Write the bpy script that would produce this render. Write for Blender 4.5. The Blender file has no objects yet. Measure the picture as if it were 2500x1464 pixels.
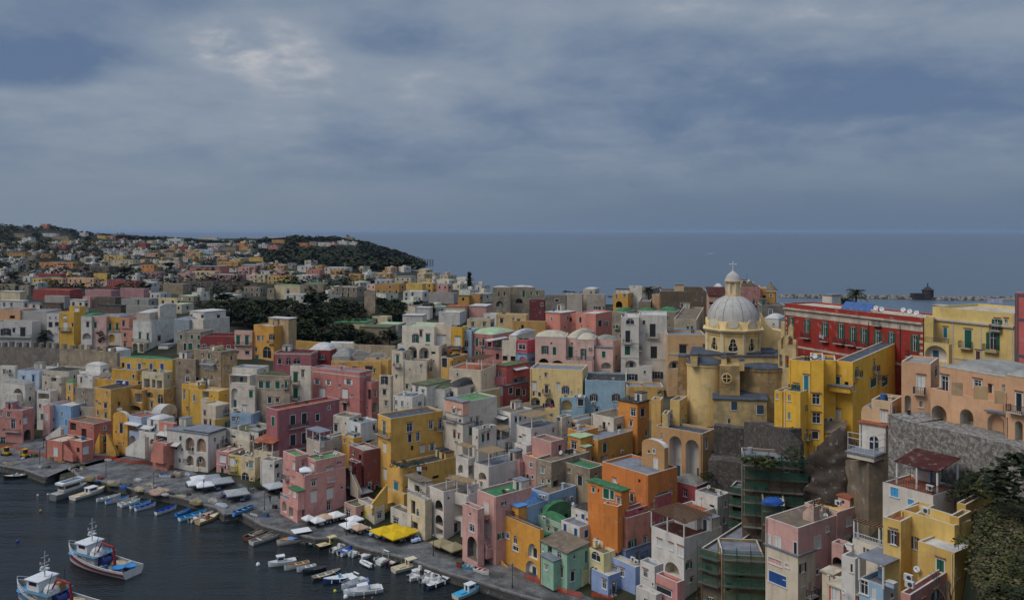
import bpy, math, random
from math import sin, cos, pi, sqrt, radians, atan2, exp, floor
from mathutils import Vector, Euler
from mathutils.geometry import tessellate_polygon
R = random.Random(11)
S = bpy.context.scene
COL = S.collection
# ---------------------------------------------------------------- camera
CH, FP, HV = 65.0, 2000.0, 564.0          # eye height, focal length, horizon row (photo pixels)
cam = bpy.data.cameras.new("camera"); co = bpy.data.objects.new("camera", cam); COL.objects.link(co)
co.location = (0, 0, CH); co.rotation_euler = (pi/2, 0, 0)
cam.sensor_width = 36; cam.lens = 36*FP/2500; cam.shift_y = -(732-HV)/2500
cam.clip_start = 1; cam.clip_end = 120000
S.camera = co
# ---------------------------------------------------------------- light
S.view_settings.view_transform = 'Standard'; S.view_settings.look = 'None'
S.view_settings.exposure = -0.12; S.view_settings.gamma = 1; S.view_settings.use_curve_mapping = False
S.cycles.max_bounces = 5; S.cycles.diffuse_bounces = 3; S.cycles.glossy_bounces = 2; S.cycles.transmission_bounces = 2
S.cycles.use_denoising = True
SUN_EL, SUN_AZ = 50, 245                  # elevation, compass-like azimuth (0 = +Y, clockwise)
sd = bpy.data.lights.new("sun", 'SUN'); so = bpy.data.objects.new("sun", sd); COL.objects.link(so)
sd.energy = 1.95; sd.angle = radians(30); sd.color = (1, 0.93, 0.84)
so.rotation_euler = Euler((radians(90-SUN_EL), 0, radians(-SUN_AZ+180)))
def world():
    w = bpy.data.worlds.new("World"); S.world = w; w.use_nodes = True
    nt = w.node_tree; nt.nodes.clear(); N = nt.nodes.new; L = nt.links.new
    def mth(op, a, b=None, c=None):
        n = N('ShaderNodeMath'); n.operation = op
        for i, x in enumerate((a, b, c)):
            if x is None: continue
            if isinstance(x, (int, float)): n.inputs[i].default_value = x
            else: L(x, n.inputs[i])
        return n.outputs[0]
    def mix(f, a, b):
        n = N('ShaderNodeMix'); n.data_type = 'RGBA'
        for s, x in ((n.inputs[0], f), (n.inputs[6], a), (n.inputs[7], b)):
            if isinstance(x, (int, float)): s.default_value = x
            elif isinstance(x, tuple): s.default_value = (*x, 1)
            else: L(x, s)
        return n.outputs[2]
    def sstep(x, a, b):
        n = N('ShaderNodeMapRange'); n.interpolation_type = 'SMOOTHSTEP'
        L(x, n.inputs[0]); n.inputs[1].default_value = a; n.inputs[2].default_value = b
        return n.outputs[0]
    tc = N('ShaderNodeTexCoord'); sp = N('ShaderNodeSeparateXYZ'); L(tc.outputs['Generated'], sp.inputs[0])
    x, y, z = sp.outputs
    zz = mth('ADD', mth('MAXIMUM', z, 0.0), 0.24)
    cv = N('ShaderNodeCombineXYZ'); L(mth('DIVIDE', x, zz), cv.inputs[0]); L(mth('DIVIDE', y, zz), cv.inputs[1])
    def noise(sc, det, dist=0.0, off=(0, 0, 0), rough=0.55, sy=1.0):
        m = N('ShaderNodeMapping'); L(cv.outputs[0], m.inputs[0]); m.inputs[1].default_value = off; m.inputs[3].default_value = (1, sy, 1)
        n = N('ShaderNodeTexNoise'); L(m.outputs[0], n.inputs[0]); n.inputs['Scale'].default_value = sc
        n.inputs['Detail'].default_value = det; n.inputs['Roughness'].default_value = rough; n.inputs['Distortion'].default_value = dist
        return n.outputs[0]
    # bank(u, v): soft lobe of cloud round a direction given by slopes x/y and z/y
    def lobe(cx, cz, rx, rz):
        a = mth('DIVIDE', mth('SUBTRACT', mth('DIVIDE', x, mth('MAXIMUM', y, 0.05)), cx), rx)
        b = mth('DIVIDE', mth('SUBTRACT', mth('DIVIDE', z, mth('MAXIMUM', y, 0.05)), cz), rz)
        d = mth('ADD', mth('MULTIPLY', a, a), mth('MULTIPLY', b, b))
        return mth('POWER', 2.718, mth('MULTIPLY', d, -1.0))
    n1 = noise(1.15, 7, 0.3, (3.1, 1.7, 0), 0.58)
    n2 = noise(3.4, 6, 0.2, (8.0, 2.0, 0), 0.55)
    n3 = noise(7.0, 6, 0.2, (2.0, 5.0, 0), 0.55)
    dens = mth('ADD', mth('MULTIPLY', n1, 0.66), mth('MULTIPLY', n2, 0.34))
    for cx, cz, rx, rz, k in LOBES:
        dens = mth('ADD', dens, mth('MULTIPLY', mth('MULTIPLY', lobe(cx, cz, rx, rz), k), mth('MULTIPLY_ADD', n3, 2.6, -0.35)))
    lo = sstep(dens, 0.31, 0.68)
    c = mix(lo, (0.118, 0.183, 0.308), (0.290, 0.345, 0.425))
    c = mix(sstep(dens, 0.62, 0.86), c, (0.60, 0.59, 0.61))
    hz = mix(sstep(x, -0.45, 0.35), (0.215, 0.275, 0.360), (0.138, 0.202, 0.305))
    c = mix(sstep(z, 0.005, 0.14), hz, c)
    sky = N('ShaderNodeTexSky'); sky.sky_type = 'NISHITA'; sky.sun_disc = False
    sky.sun_elevation = radians(SUN_EL); sky.sun_rotation = radians(SUN_AZ); sky.air_density = 1.0; sky.dust_density = 2.0
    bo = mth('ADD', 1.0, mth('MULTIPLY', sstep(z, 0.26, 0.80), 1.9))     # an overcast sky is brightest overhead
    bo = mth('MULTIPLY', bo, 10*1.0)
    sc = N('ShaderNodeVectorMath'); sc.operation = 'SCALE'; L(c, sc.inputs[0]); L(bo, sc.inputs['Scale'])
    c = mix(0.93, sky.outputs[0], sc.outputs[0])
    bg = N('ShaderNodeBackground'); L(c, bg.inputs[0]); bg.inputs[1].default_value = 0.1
    out = N('ShaderNodeOutputWorld'); L(bg.outputs[0], out.inputs[0])
# cloud banks (slope x/y, slope z/y, widths, weight): light rims and dark bellies
LOBES = [(-0.56, 0.205, 0.17, 0.034, -0.34), (-0.34, 0.228, 0.13, 0.03, 0.34), (-0.28, 0.185, 0.22, 0.03, 0.08), (-0.60, 0.169, 0.16, 0.010, 0.13), (-0.48, 0.19, 0.06, 0.02, 0.20),
         (-0.16, 0.235, 0.13, 0.03, -0.16), (0.22, 0.270, 0.30, 0.02, 0.10), (0.45, 0.17, 0.30, 0.05, -0.12), (-0.3, 0.13, 0.30, 0.04, 0.06), (0.5, 0.25, 0.2, 0.03, 0.10),
         (-0.05, 0.14, 0.14, 0.03, -0.05)]
world()
# ---------------------------------------------------------------- pixels of the photograph -> directions
FR = [0, 0, 1.0]                           # current crop: origin and scale
def F(ox, oy, sc): FR[:] = [ox, oy, sc]
def cu(x): return FR[0] + x/FR[2]
def cvv(y): return FR[1] + y/FR[2]
def tu(u): return (u-1250)/FP
def tv(v): return (v-HV)/FP
def pt(u, v, Y): return Vector((tu(u)*Y, Y, CH-tv(v)*Y))
def ptz(u, v, z):
    Y = (CH-z)/tv(v); return Vector((tu(u)*Y, Y, z))
def lerp(a, b, t): return a+(b-a)*t
def sst(a, b, x):
    t = min(1, max(0, (x-a)/(b-a))); return t*t*(3-2*t)
def interp(P, x):
    if x <= P[0][0]: return P[0][1]
    for (a, b), (c, d) in zip(P, P[1:]):
        if x <= c: return b+(d-b)*(x-a)/(c-a)
    return P[-1][1]
def hsh(i, j):
    h = (i*374761393 + j*668265263) & 0xffffffff; h = ((h ^ (h >> 13))*1274126177) & 0xffffffff
    return ((h ^ (h >> 16)) & 0xffff)/65535.0
def vn(x, y):
    i, j = floor(x), floor(y); fx, fy = x-i, y-j; fx = fx*fx*(3-2*fx); fy = fy*fy*(3-2*fy)
    return lerp(lerp(hsh(i, j), hsh(i+1, j), fx), lerp(hsh(i, j+1), hsh(i+1, j+1), fx), fy)*2-1
# ---------------------------------------------------------------- terrain
QUAY = [(-420, 378), (-139, 222), (-67, 189), (-48, 175), (-20, 157.6), (0, 144), (10, 133), (20, 113), (27, 88), (33, 60), (40, 10)]
def shore(x, y):
    best, sg = 1e9, 1
    for (ax, ay), (bx, by) in zip(QUAY, QUAY[1:]):
        dx, dy = bx-ax, by-ay; t = ((x-ax)*dx+(y-ay)*dy)/(dx*dx+dy*dy); t = min(1, max(0, t))
        px, py = ax+dx*t, ay+dy*t; d = (x-px)**2+(y-py)**2
        if d < best: best = d; sg = 1 if dx*(y-ay)-dy*(x-ax) > 0 else -1
    return sg*sqrt(best)
COAST = [(-1.2, 3000), (-0.19, 3000), (-0.185, 1010), (-0.15, 930), (-0.10, 780), (-0.07, 640), (-0.03, 540), (0.12, 460), (0.33, 420), (0.63, 300), (1.2, 200)]
RIDGE = [(-1200, 82), (-980, 73), (-850, 67), (-750, 55), (-640, 46), (-540, 42), (-410, 43), (-310, 44), (-275, 38), (-240, 26), (-205, 15), (-180, 7), (-160, 3), (-135, 2), (-118, -2)]
PLAT = [(33, 240), (37, 176), (40.5, 160), (43.5, 148), (46.5, 139), (49, 133.5), (54, 127), (59, 119), (66, 108)]
def side_of(P, x, y):
    best, sg = 1e9, 1
    for (ax, ay), (bx, by) in zip(P, P[1:]):
        dx, dy = bx-ax, by-ay; t = min(1, max(0, ((x-ax)*dx+(y-ay)*dy)/(dx*dx+dy*dy))); d = (x-ax-dx*t)**2+(y-ay-dy*t)**2
        if d < best: best = d; sg = 1 if dx*(y-ay)-dy*(x-ax) > 0 else -1
    return sg*sqrt(best)
def zg(x, y):
    s = shore(x, y) if y < 420 else 150.0
    if s < 0.6: return -4.0
    s0 = interp([(-139, 26), (-67, 14), (-40, 8.5), (0, 9.5), (15, 8)], x)
    z = interp([(s0, 1.45), (s0+22, 7.0), (62, 15.5), (85, 21.5), (112, 25.5)], s)
    if x > 18 and y < 165:                                               # the steep flank of the castle hill
        zr = 12+1.02*(x-43)+0.12*(115-y); t = x/max(y, 1)
        zr = min(zr, 26 if y > 128 else lerp(35, 26, sst(104, 128, y)))
        zr = lerp(zr, max(zr, 33.4+0.5*vn(x/4, y/4)-0.12*max(0, y-88)), sst(0.535, 0.575, t)*sst(108, 96, y))
        z = max(z, lerp(zr, z, sst(148, 165, y)))
    if x > 30 and y < 185:                                               # level ground held up by the church walls
        z = lerp(z, max(z, 25.0), sst(-1.2, 1.2, side_of(PLAT, x, y)))
    if x/y > -0.105 and y > 700: return -4.0
    if y > 250:
        z += 0.8*vn(x/60, y/60)
        z -= 4*exp(-((x+75)/60)**2-((y-330)/45)**2)                      # the orchard hollow
        z = lerp(z, 27+2*vn(x/90, y/120), sst(600, 800, y))
        t = x/y
        cst = interp(COAST, t); d = cst-y
        town = lerp(-3, z, sst(-4, 14, d)) if d < 14 else z
        if y > 850:
            rr = interp(RIDGE, x*1500/max(y, 1200) if y > 1200 else x*1.25)
            hill = lerp(min(z, rr+4), rr + 4*vn(x/70, y/70), sst(950, 1480, y)) * (1 if rr > 3 else 1)
            if y > 1560: hill = lerp(hill, -4, sst(1560, 2000, y)) if x > -420 else hill
            if t > -0.21:
                # the headland: a cliff above the bay, facing the town
                front = interp([(-420, 1150), (-330, 1240), (-270, 1330), (-205, 1400), (-130, 1440), (-118, 1450)], x)
                hill = lerp(-4, hill, sst(front-30, front+55, y))
                z = max(town, hill) if d > 0 else hill
            else: z = hill
        else: z = town
    return z
def solve(u, v, h):
    """walk along the ray of pixel (u, v) until it is h above the ground"""
    y = 70.0; a, b = tu(u), tv(v); py = y
    while y < 2400:
        if CH-b*y-h <= zg(a*y, y):
            lo, hi = py, y
            for _ in range(22):
                m = (lo+hi)/2
                if CH-b*m-h <= zg(a*m, m): hi = m
                else: lo = m
            return hi
        py = y; y *= 1.018
    return 1500.0
# ---------------------------------------------------------------- colours and materials
def lin(h):
    f = lambda c: c/12.92 if c <= 0.04045 else ((c+0.055)/1.055)**2.4
    return tuple(f(int(h[i:i+2], 16)/255) for i in (0, 2, 4))
PAL = dict(Y='dca52e', y='dcb863', O='d29a48', o='c9964f', C='dfcfae', W='dedad3', w='cfcac2', P='d8a49c', p='dcb9ae', S='c87d6c', R='9c2f22', r='b04a48',
           L='93b7d2', B='839bcb', G='95c2ab', N='d6ab80', T='ab9f88', t='9a8c74', K='5c5349', k='75695b', M='a2626a', E='d97d30', e='d89a78', D='8a3a34', J='cfa0a6', Z='a9aab2', V='b48b70', H='e0c27e')
MAT = {}
def mat(key, rgb, rough=0.85, var=0.0, scale=0.4, metal=0.0, stain=None, wear=0.0, streak=True, alpha=1.0, spec=0.3, bump=0.0, emit=None):
    if key in MAT: return MAT[key]
    m = bpy.data.materials.new(key); m.use_nodes = True; MAT[key] = m
    nt = m.node_tree; N = nt.nodes.new; L = nt.links.new; b = nt.nodes['Principled BSDF']
    b.inputs['Base Color'].default_value = (*rgb, 1); b.inputs['Roughness'].default_value = rough; b.inputs['Metallic'].default_value = metal
    b.inputs['Specular IOR Level'].default_value = spec; b.inputs['Alpha'].default_value = alpha
    if var or wear:
        g = N('ShaderNodeNewGeometry')
        def nz(sc, det, mp=None):
            n = N('ShaderNodeTexNoise'); n.inputs['Scale'].default_value = sc; n.inputs['Detail'].default_value = det; n.inputs['Roughness'].default_value = 0.65
            if mp:
                k = N('ShaderNodeMapping'); k.inputs[3].default_value = mp; L(g.outputs['Position'], k.inputs[0]); L(k.outputs[0], n.inputs[0])
            else: L(g.outputs['Position'], n.inputs[0])
            return n.outputs[0]
        def mr(s, a, b_, c, d):
            n = N('ShaderNodeMapRange'); L(s, n.inputs[0])
            for i, q in enumerate((a, b_, c, d)): n.inputs[i+1].default_value = q
            return n.outputs[0]
        def mx(f, a, c, mode='MIX'):
            n = N('ShaderNodeMix'); n.data_type = 'RGBA'; n.blend_type = mode
            for s_, q in ((n.inputs[0], f), (n.inputs[6], a), (n.inputs[7], c)):
                if isinstance(q, (int, float)): s_.default_value = q
                elif isinstance(q, tuple): s_.default_value = (*q, 1)
                else: L(q, s_)
            return n.outputs[2]
        col = mx(mr(nz(scale, 6), 0.3, 0.7, 0, 1), tuple(c*(1-var) for c in rgb), tuple(min(0.9, c*(1+var*0.7)) for c in rgb))
        if wear:
            st = stain or tuple(c*0.30+0.045 for c in rgb)
            if streak: col = mx(mr(nz(1.1, 5, (1.0, 1.0, 0.13)), 0.56-0.16*wear, 0.76, 0, 0.30+0.6*wear), col, st)
            col = mx(mr(nz(scale*0.9+0.1, 9), 0.60-0.24*wear, 0.70-0.14*wear, 0, 0.16+0.70*wear), col, st)
            if wear > 0.18: col = mx(mr(nz(scale*1.7+0.2, 7), 0.57, 0.64, 0, 0.15+0.5*wear), col, tuple(min(0.75, c*0.5+0.27) for c in rgb))
        L(col, b.inputs['Base Color'])
        if bump:
            bp = N('ShaderNodeBump'); bp.inputs['Strength'].default_value = bump; bp.inputs['Distance'].default_value = 0.25
            L(nz(scale*3.0, 8), bp.inputs['Height']); L(bp.outputs[0], b.inputs['Normal'])
    if emit:
        b.inputs['Emission Color'].default_value = (*emit, 1); b.inputs['Emission Strength'].default_value = 1
    return m
def hexof(c): return PAL.get(c, c)
def plaster(c, wear=0.2):
    h = hexof(c); k = 'plaster_%s_%d' % (h, int(wear*10)); r, g, b = lin(h); l = .3*r+.59*g+.11*b; q = 0.08 if max(r, g, b) > 1.6*min(r, g, b) else 0.03
    return mat(k, tuple((v*(1-q)+l*q)*t_ for v, t_ in ((r, 1.0), (g, .955), (b, .88))), 0.92, 0.17, 0.30, wear=min(.95, wear+0.13), bump=0.15)
ROOF = dict(g='5a7d50', G='3f6e4a', s='787a80', w='b9b5ae', b='746655', d='403d3a', t='96583e', m='5c6140', l='9db08a', r='4c2a24', c='b9ac95', u='5c87b4', k='4c5058', y='c9a75c', v='8b8880')
def roofm(c):
    return mat('roof_'+c, lin(ROOF[c]), 0.9, 0.28, 0.5, wear=0.45 if c in 'bdmvc' else 0.28, streak=False, bump=0.2, spec=0.1)
def flat(h, rough=0.6, **k): return mat('paint_%s_%d' % (h, int(rough*100)), lin(h), rough, **k)
SHUT = dict(g='1f5540', b='2a4c86', n='57382a', v='cfcdc4', k='2c2d30', t='2c7480', l='4596c4', y='6c8a86', r='7a3a34', m='2f6e52')
GLASS = mat('window_glass', (0.022, 0.027, 0.034), 0.12, spec=0.6)
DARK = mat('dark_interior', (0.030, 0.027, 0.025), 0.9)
FRAME = mat('white_frame', lin('cdcac4'), 0.6, var=0.08)
HOOD = mat('window_hood', lin('8a6248'), 0.9, 0.2, 2.0)
IRON = mat('iron_railing', lin('3a3a3c'), 0.6)
IRONW = mat('white_railing', lin('c4c6c8'), 0.6)
COPE = mat('coping', lin('b9b2a6'), 0.9, 0.12, 0.8, wear=0.35)
ACM = mat('appliance_white', lin('bdbbb4'), 0.5, var=0.05)
DISH = mat('dish_white', lin('c4c4c2'), 0.45)
WOOD = mat('old_wood', lin('6d5139'), 0.85, 0.25, 2.0)
REED = mat('reed_mat', lin('8e7656'), 0.95, 0.35, 2.5)
# ---------------------------------------------------------------- mesh builder
class MB:
    def __init__(s): s.v = []; s.f = []; s.m = []
    def add(s, vs, fs, mi=0):
        o = len(s.v); s.v += [tuple(p) for p in vs]
        for f in fs: s.f.append([i+o for i in f]); s.m.append(mi)
    def quad(s, a, b, c, d, mi=0): s.add((a, b, c, d), ((0, 1, 2, 3),), mi)
    def para(s, o, a, b, c, mi=0):
        o, a, b, c = Vector(o), Vector(a), Vector(b), Vector(c)
        s.add((o, o+a, o+a+b, o+b, o+c, o+a+c, o+a+b+c, o+b+c), ((0, 3, 2, 1), (4, 5, 6, 7), (0, 1, 5, 4), (1, 2, 6, 5), (2, 3, 7, 6), (3, 0, 4, 7)), mi)
    def box(s, c, sx, sy, sz, mi=0, e1=(1, 0, 0)):
        e1 = Vector(e1); e2 = Vector((-e1.y, e1.x, 0)); c = Vector(c)
        s.para(c-e1*sx/2-e2*sy/2, e1*sx, e2*sy, Vector((0, 0, sz)), mi)
    def prism(s, poly, n, mi=0, caps=True):
        k = len(poly); n = Vector(n); q = [Vector(p) for p in poly]
        vs = q+[p+n for p in q]; fs = [(i, (i+1) % k, k+(i+1) % k, k+i) for i in range(k)]
        if caps: fs += [tuple(range(k-1, -1, -1)), tuple(range(k, 2*k))]
        s.add(vs, fs, mi)
    def cyl(s, a, b, r0, r1=None, n=8, mi=0, caps=True):
        a, b = Vector(a), Vector(b); r1 = r0 if r1 is None else r1; d = (b-a)
        if d.length < 1e-6: return
        d.normalize(); u = d.orthogonal().normalized(); w = d.cross(u)
        vs = [a+(u*cos(2*pi*i/n)+w*sin(2*pi*i/n))*r0 for i in range(n)]+[b+(u*cos(2*pi*i/n)+w*sin(2*pi*i/n))*r1 for i in range(n)]
        fs = [(i, (i+1) % n, n+(i+1) % n, n+i) for i in range(n)]
        if caps: fs += [tuple(range(n-1, -1, -1)), tuple(range(n, 2*n))]
        s.add(vs, fs, mi)
    def lathe(s, c, prof, n=16, mi=0, a0=0.0, a1=2*pi, sx=1.0, sy=1.0, rot=0.0):
        c = Vector(c); full = abs(a1-a0-2*pi) < 1e-6; k = n if full else n+1
        vs = []
        for r, z in prof:
            for i in range(k):
                a = a0+(a1-a0)*i/n+rot; vs.append(c+Vector((r*cos(a)*sx, r*sin(a)*sy, z)))
        fs = []
        for j in range(len(prof)-1):
            for i in range(n):
                i2 = (i+1) % k; fs.append((j*k+i, j*k+i2, (j+1)*k+i2, (j+1)*k+i))
        s.add(vs, fs, mi)
    def blob(s, c, rx, ry, rz, mi=0, n=8, m=5, jit=0.0, rnd=R, half=False):
        c = Vector(c); vs = []; fs = []
        for j in range(m+1):
            ph = (pi/2 if half else pi)*j/m
            for i in range(n):
                a = 2*pi*i/n; q = 1+jit*(rnd.random()-0.5)
                vs.append(c+Vector((rx*sin(ph)*cos(a)*q, ry*sin(ph)*sin(a)*q, rz*cos(ph)*q)))
        for j in range(m):
            for i in range(n): fs.append((j*n+i, j*n+(i+1) % n, (j+1)*n+(i+1) % n, (j+1)*n+i))
        s.add(vs, fs, mi)
    def obj(s, name, mats, parent=None, org=None, smooth=False):
        me = bpy.data.meshes.new(name)
        if org is None: org = parent_org(parent)
        ox, oy, oz = org
        me.from_pydata([(x-ox, y-oy, z-oz) for x, y, z in s.v], [], s.f)
        if not isinstance(mats, (list, tuple)): mats = [mats]
        for m in mats: me.materials.append(m)
        if len(mats) > 1: me.polygons.foreach_set('material_index', s.m)
        if smooth: me.polygons.foreach_set('use_smooth', [True]*len(me.polygons))
        me.update()
        o = bpy.data.objects.new(name, me); COL.objects.link(o)
        if parent: o.parent = parent
        else: o.location = org
        return o
def parent_org(p):
    while p and p.parent: p = p.parent
    return tuple(p.location) if p else (0, 0, 0)
def tag(o, label=None, cat=None, group=None, kind=None):
    if label: o['label'] = label
    if cat: o['category'] = cat
    if group: o['group'] = group
    if kind: o['kind'] = kind
    return o
def empty(name, loc, label=None, cat=None, group=None):
    o = bpy.data.objects.new(name, None); COL.objects.link(o); o.location = loc; o.empty_display_size = 0.3
    return tag(o, label, cat, group)
def copy_tree(o, parent=None):
    c = o.copy(); COL.objects.link(c)
    if parent: c.parent = parent
    for ch in list(o.children): copy_tree(ch, c)
    return c
# ---------------------------------------------------------------- ground, sea, quay
def grid_ground():
    us = [-260+11*i for i in range(278)]; ys = []; y = 48.0
    while y < 2300: ys.append(y); y *= 1.0165
    vs = []; fs = []; n = len(us)
    for y in ys:
        for u in us:
            x = tu(u)*y; z = zg(x, y)
            vs.append((x, y, z + (0.25*vn(x/5, y/5) if z > 1.6 and y > 60 else 0)))
    for j in range(len(ys)-1):
        for i in range(n-1): fs.append((j*n+i, j*n+i+1, (j+1)*n+i+1, (j+1)*n+i))
    me = bpy.data.meshes.new("terrain"); me.from_pydata(vs, [], fs); me.polygons.foreach_set('use_smooth', [True]*len(fs))
    m = bpy.data.materials.new("ground"); m.use_nodes = True; nt = m.node_tree; N = nt.nodes.new; L = nt.links.new
    b = nt.nodes['Principled BSDF']; b.inputs['Roughness'].default_value = 0.95; b.inputs['Specular IOR Level'].default_value = 0.1
    g = N('ShaderNodeNewGeometry')
    def nz(sc, d):
        k = N('ShaderNodeTexNoise'); k.inputs['Scale'].default_value = sc; k.inputs['Detail'].default_value = d; L(g.outputs['Position'], k.inputs[0]); return k.outputs[0]
    r = N('ShaderNodeValToRGB'); L(nz(0.06, 9), r.inputs[0])
    e = r.color_ramp.elements; e[0].position = 0.38; e[0].color = (0.018, 0.024, 0.011, 1); e[1].position = 0.66; e[1].color = (0.085, 0.075, 0.06, 1)
    k = e.new(0.5); k.color = (0.038, 0.038, 0.022, 1)
    sp = N('ShaderNodeSeparateXYZ'); L(g.outputs['Position'], sp.inputs[0]); q = N('ShaderNodeMapRange'); L(sp.outputs[1], q.inputs[0]); q.inputs[1].default_value = 240; q.inputs[2].default_value = 330
    mx = N('ShaderNodeMix'); mx.data_type = 'RGBA'; L(q.outputs[0], mx.inputs[0]); L(r.outputs[0], mx.inputs[6]); r2 = N('ShaderNodeValToRGB'); L(nz(0.05, 8), r2.inputs[0]); e = r2.color_ramp.elements
    e[0].position = .4; e[0].color = (0.010, 0.015, 0.007, 1); e[1].position = .66; e[1].color = (0.055, 0.052, 0.035, 1); L(r2.outputs[0], mx.inputs[7]); L(mx.outputs[2], b.inputs[0]); me.materials.append(m)
    o = bpy.data.objects.new("terrain", me); COL.objects.link(o); tag(o, kind='structure')
def sea():
    m = bpy.data.materials.new("sea_water"); m.use_nodes = True; nt = m.node_tree; N = nt.nodes.new; L = nt.links.new
    b = nt.nodes['Principled BSDF']; b.inputs['IOR'].default_value = 1.33
    g = N('ShaderNodeNewGeometry'); sp = N('ShaderNodeSeparateXYZ'); L(g.outputs['Position'], sp.inputs[0])
    def rng(s, a, c, p, q):
        k = N('ShaderNodeMapRange'); k.interpolation_type = 'SMOOTHSTEP'; L(s, k.inputs[0])
        for i, x in enumerate((a, c, p, q)): k.inputs[i+1].default_value = x
        return k.outputs[0]
    def nz(sc, d, mp=(1, 1, 1), rot=0):
        k = N('ShaderNodeTexNoise'); k.inputs['Scale'].default_value = sc; k.inputs['Detail'].default_value = d; k.inputs['Roughness'].default_value = 0.6
        q = N('ShaderNodeMapping'); q.inputs[3].default_value = mp; q.inputs[2].default_value = (0, 0, rot); L(g.outputs['Position'], q.inputs[0]); L(q.outputs[0], k.inputs[0]); return k.outputs[0]
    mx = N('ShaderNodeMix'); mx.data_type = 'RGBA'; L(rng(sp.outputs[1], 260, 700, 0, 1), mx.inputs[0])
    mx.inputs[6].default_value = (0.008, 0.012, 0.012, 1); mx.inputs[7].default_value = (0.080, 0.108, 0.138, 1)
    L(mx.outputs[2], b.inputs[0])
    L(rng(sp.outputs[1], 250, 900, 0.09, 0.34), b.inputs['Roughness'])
    L(rng(sp.outputs[1], 250, 900, 0.5, 0.5), b.inputs['Specular IOR Level'])
    ad = N('ShaderNodeMath'); ad.operation = 'ADD'; L(nz(0.9, 4, (1, 1.8, 1), 0.5), ad.inputs[0])
    m2 = N('ShaderNodeMath'); m2.operation = 'MULTIPLY'; L(nz(0.10, 3, (0.5, 2.0, 1), -0.1), m2.inputs[0]); m2.inputs[1].default_value = 2.0; L(m2.outputs[0], ad.inputs[1])
    ad3 = N('ShaderNodeMath'); ad3.operation = 'ADD'; L(ad.outputs[0], ad3.inputs[0])
    m3 = N('ShaderNodeMath'); m3.operation = 'MULTIPLY'; L(nz(0.012, 4, (0.25, 2.4, 1), 0.04), m3.inputs[0]); m3.inputs[1].default_value = 14.0; L(m3.outputs[0], ad3.inputs[1])
    bp = N('ShaderNodeBump'); bp.inputs['Strength'].default_value = 0.55; bp.inputs['Distance'].default_value = 0.42
    L(ad3.outputs[0], bp.inputs['Height']); L(bp.outputs[0], b.inputs['Normal'])
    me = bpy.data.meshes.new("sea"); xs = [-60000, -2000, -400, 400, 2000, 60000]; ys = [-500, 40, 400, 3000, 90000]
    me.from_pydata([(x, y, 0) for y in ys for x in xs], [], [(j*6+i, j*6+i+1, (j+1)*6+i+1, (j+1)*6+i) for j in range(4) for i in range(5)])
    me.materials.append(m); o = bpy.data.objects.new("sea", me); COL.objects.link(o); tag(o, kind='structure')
def paving(key, c1, c2, sc):
    m = bpy.data.materials.new(key); m.use_nodes = True; nt = m.node_tree; N = nt.nodes.new; L = nt.links.new; b = nt.nodes['Principled BSDF']; b.inputs['Roughness'].default_value = 0.85
    g = N('ShaderNodeNewGeometry'); mp = N('ShaderNodeMapping'); mp.inputs[2].default_value = (0, 0, 0.5); L(g.outputs['Position'], mp.inputs[0])
    br = N('ShaderNodeTexBrick'); L(mp.outputs[0], br.inputs[0]); br.inputs['Scale'].default_value = sc; br.inputs['Mortar Size'].default_value = 0.03
    br.inputs['Color1'].default_value = (*c1, 1); br.inputs['Color2'].default_value = (*c2, 1); br.inputs['Mortar'].default_value = (0.035, 0.034, 0.03, 1)
    n = N('ShaderNodeTexNoise'); n.inputs['Scale'].default_value = 0.35; n.inputs['Detail'].default_value = 8; L(g.outputs['Position'], n.inputs[0])
    r = N('ShaderNodeMapRange'); L(n.outputs[0], r.inputs[0]); r.inputs[1].default_value = 0.35; r.inputs[2].default_value = 0.65; r.inputs[3].default_value = 0.42; r.inputs[4].default_value = 1.3
    mx = N('ShaderNodeMix'); mx.data_type = 'RGBA'; mx.blend_type = 'MULTIPLY'; mx.inputs[0].default_value = 1; L(br.outputs[0], mx.inputs[6]); L(r.outputs[0], mx.inputs[7])
    L(mx.outputs[2], b.inputs[0]); MAT[key] = m; return m
PAVE = paving('quay_stone', (0.185, 0.183, 0.176), (0.115, 0.113, 0.108), 0.9)
QWALL = mat('quay_wall', (0.075, 0.068, 0.058), 0.9, 0.3, 0.6, wear=0.5, bump=0.4)
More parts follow.
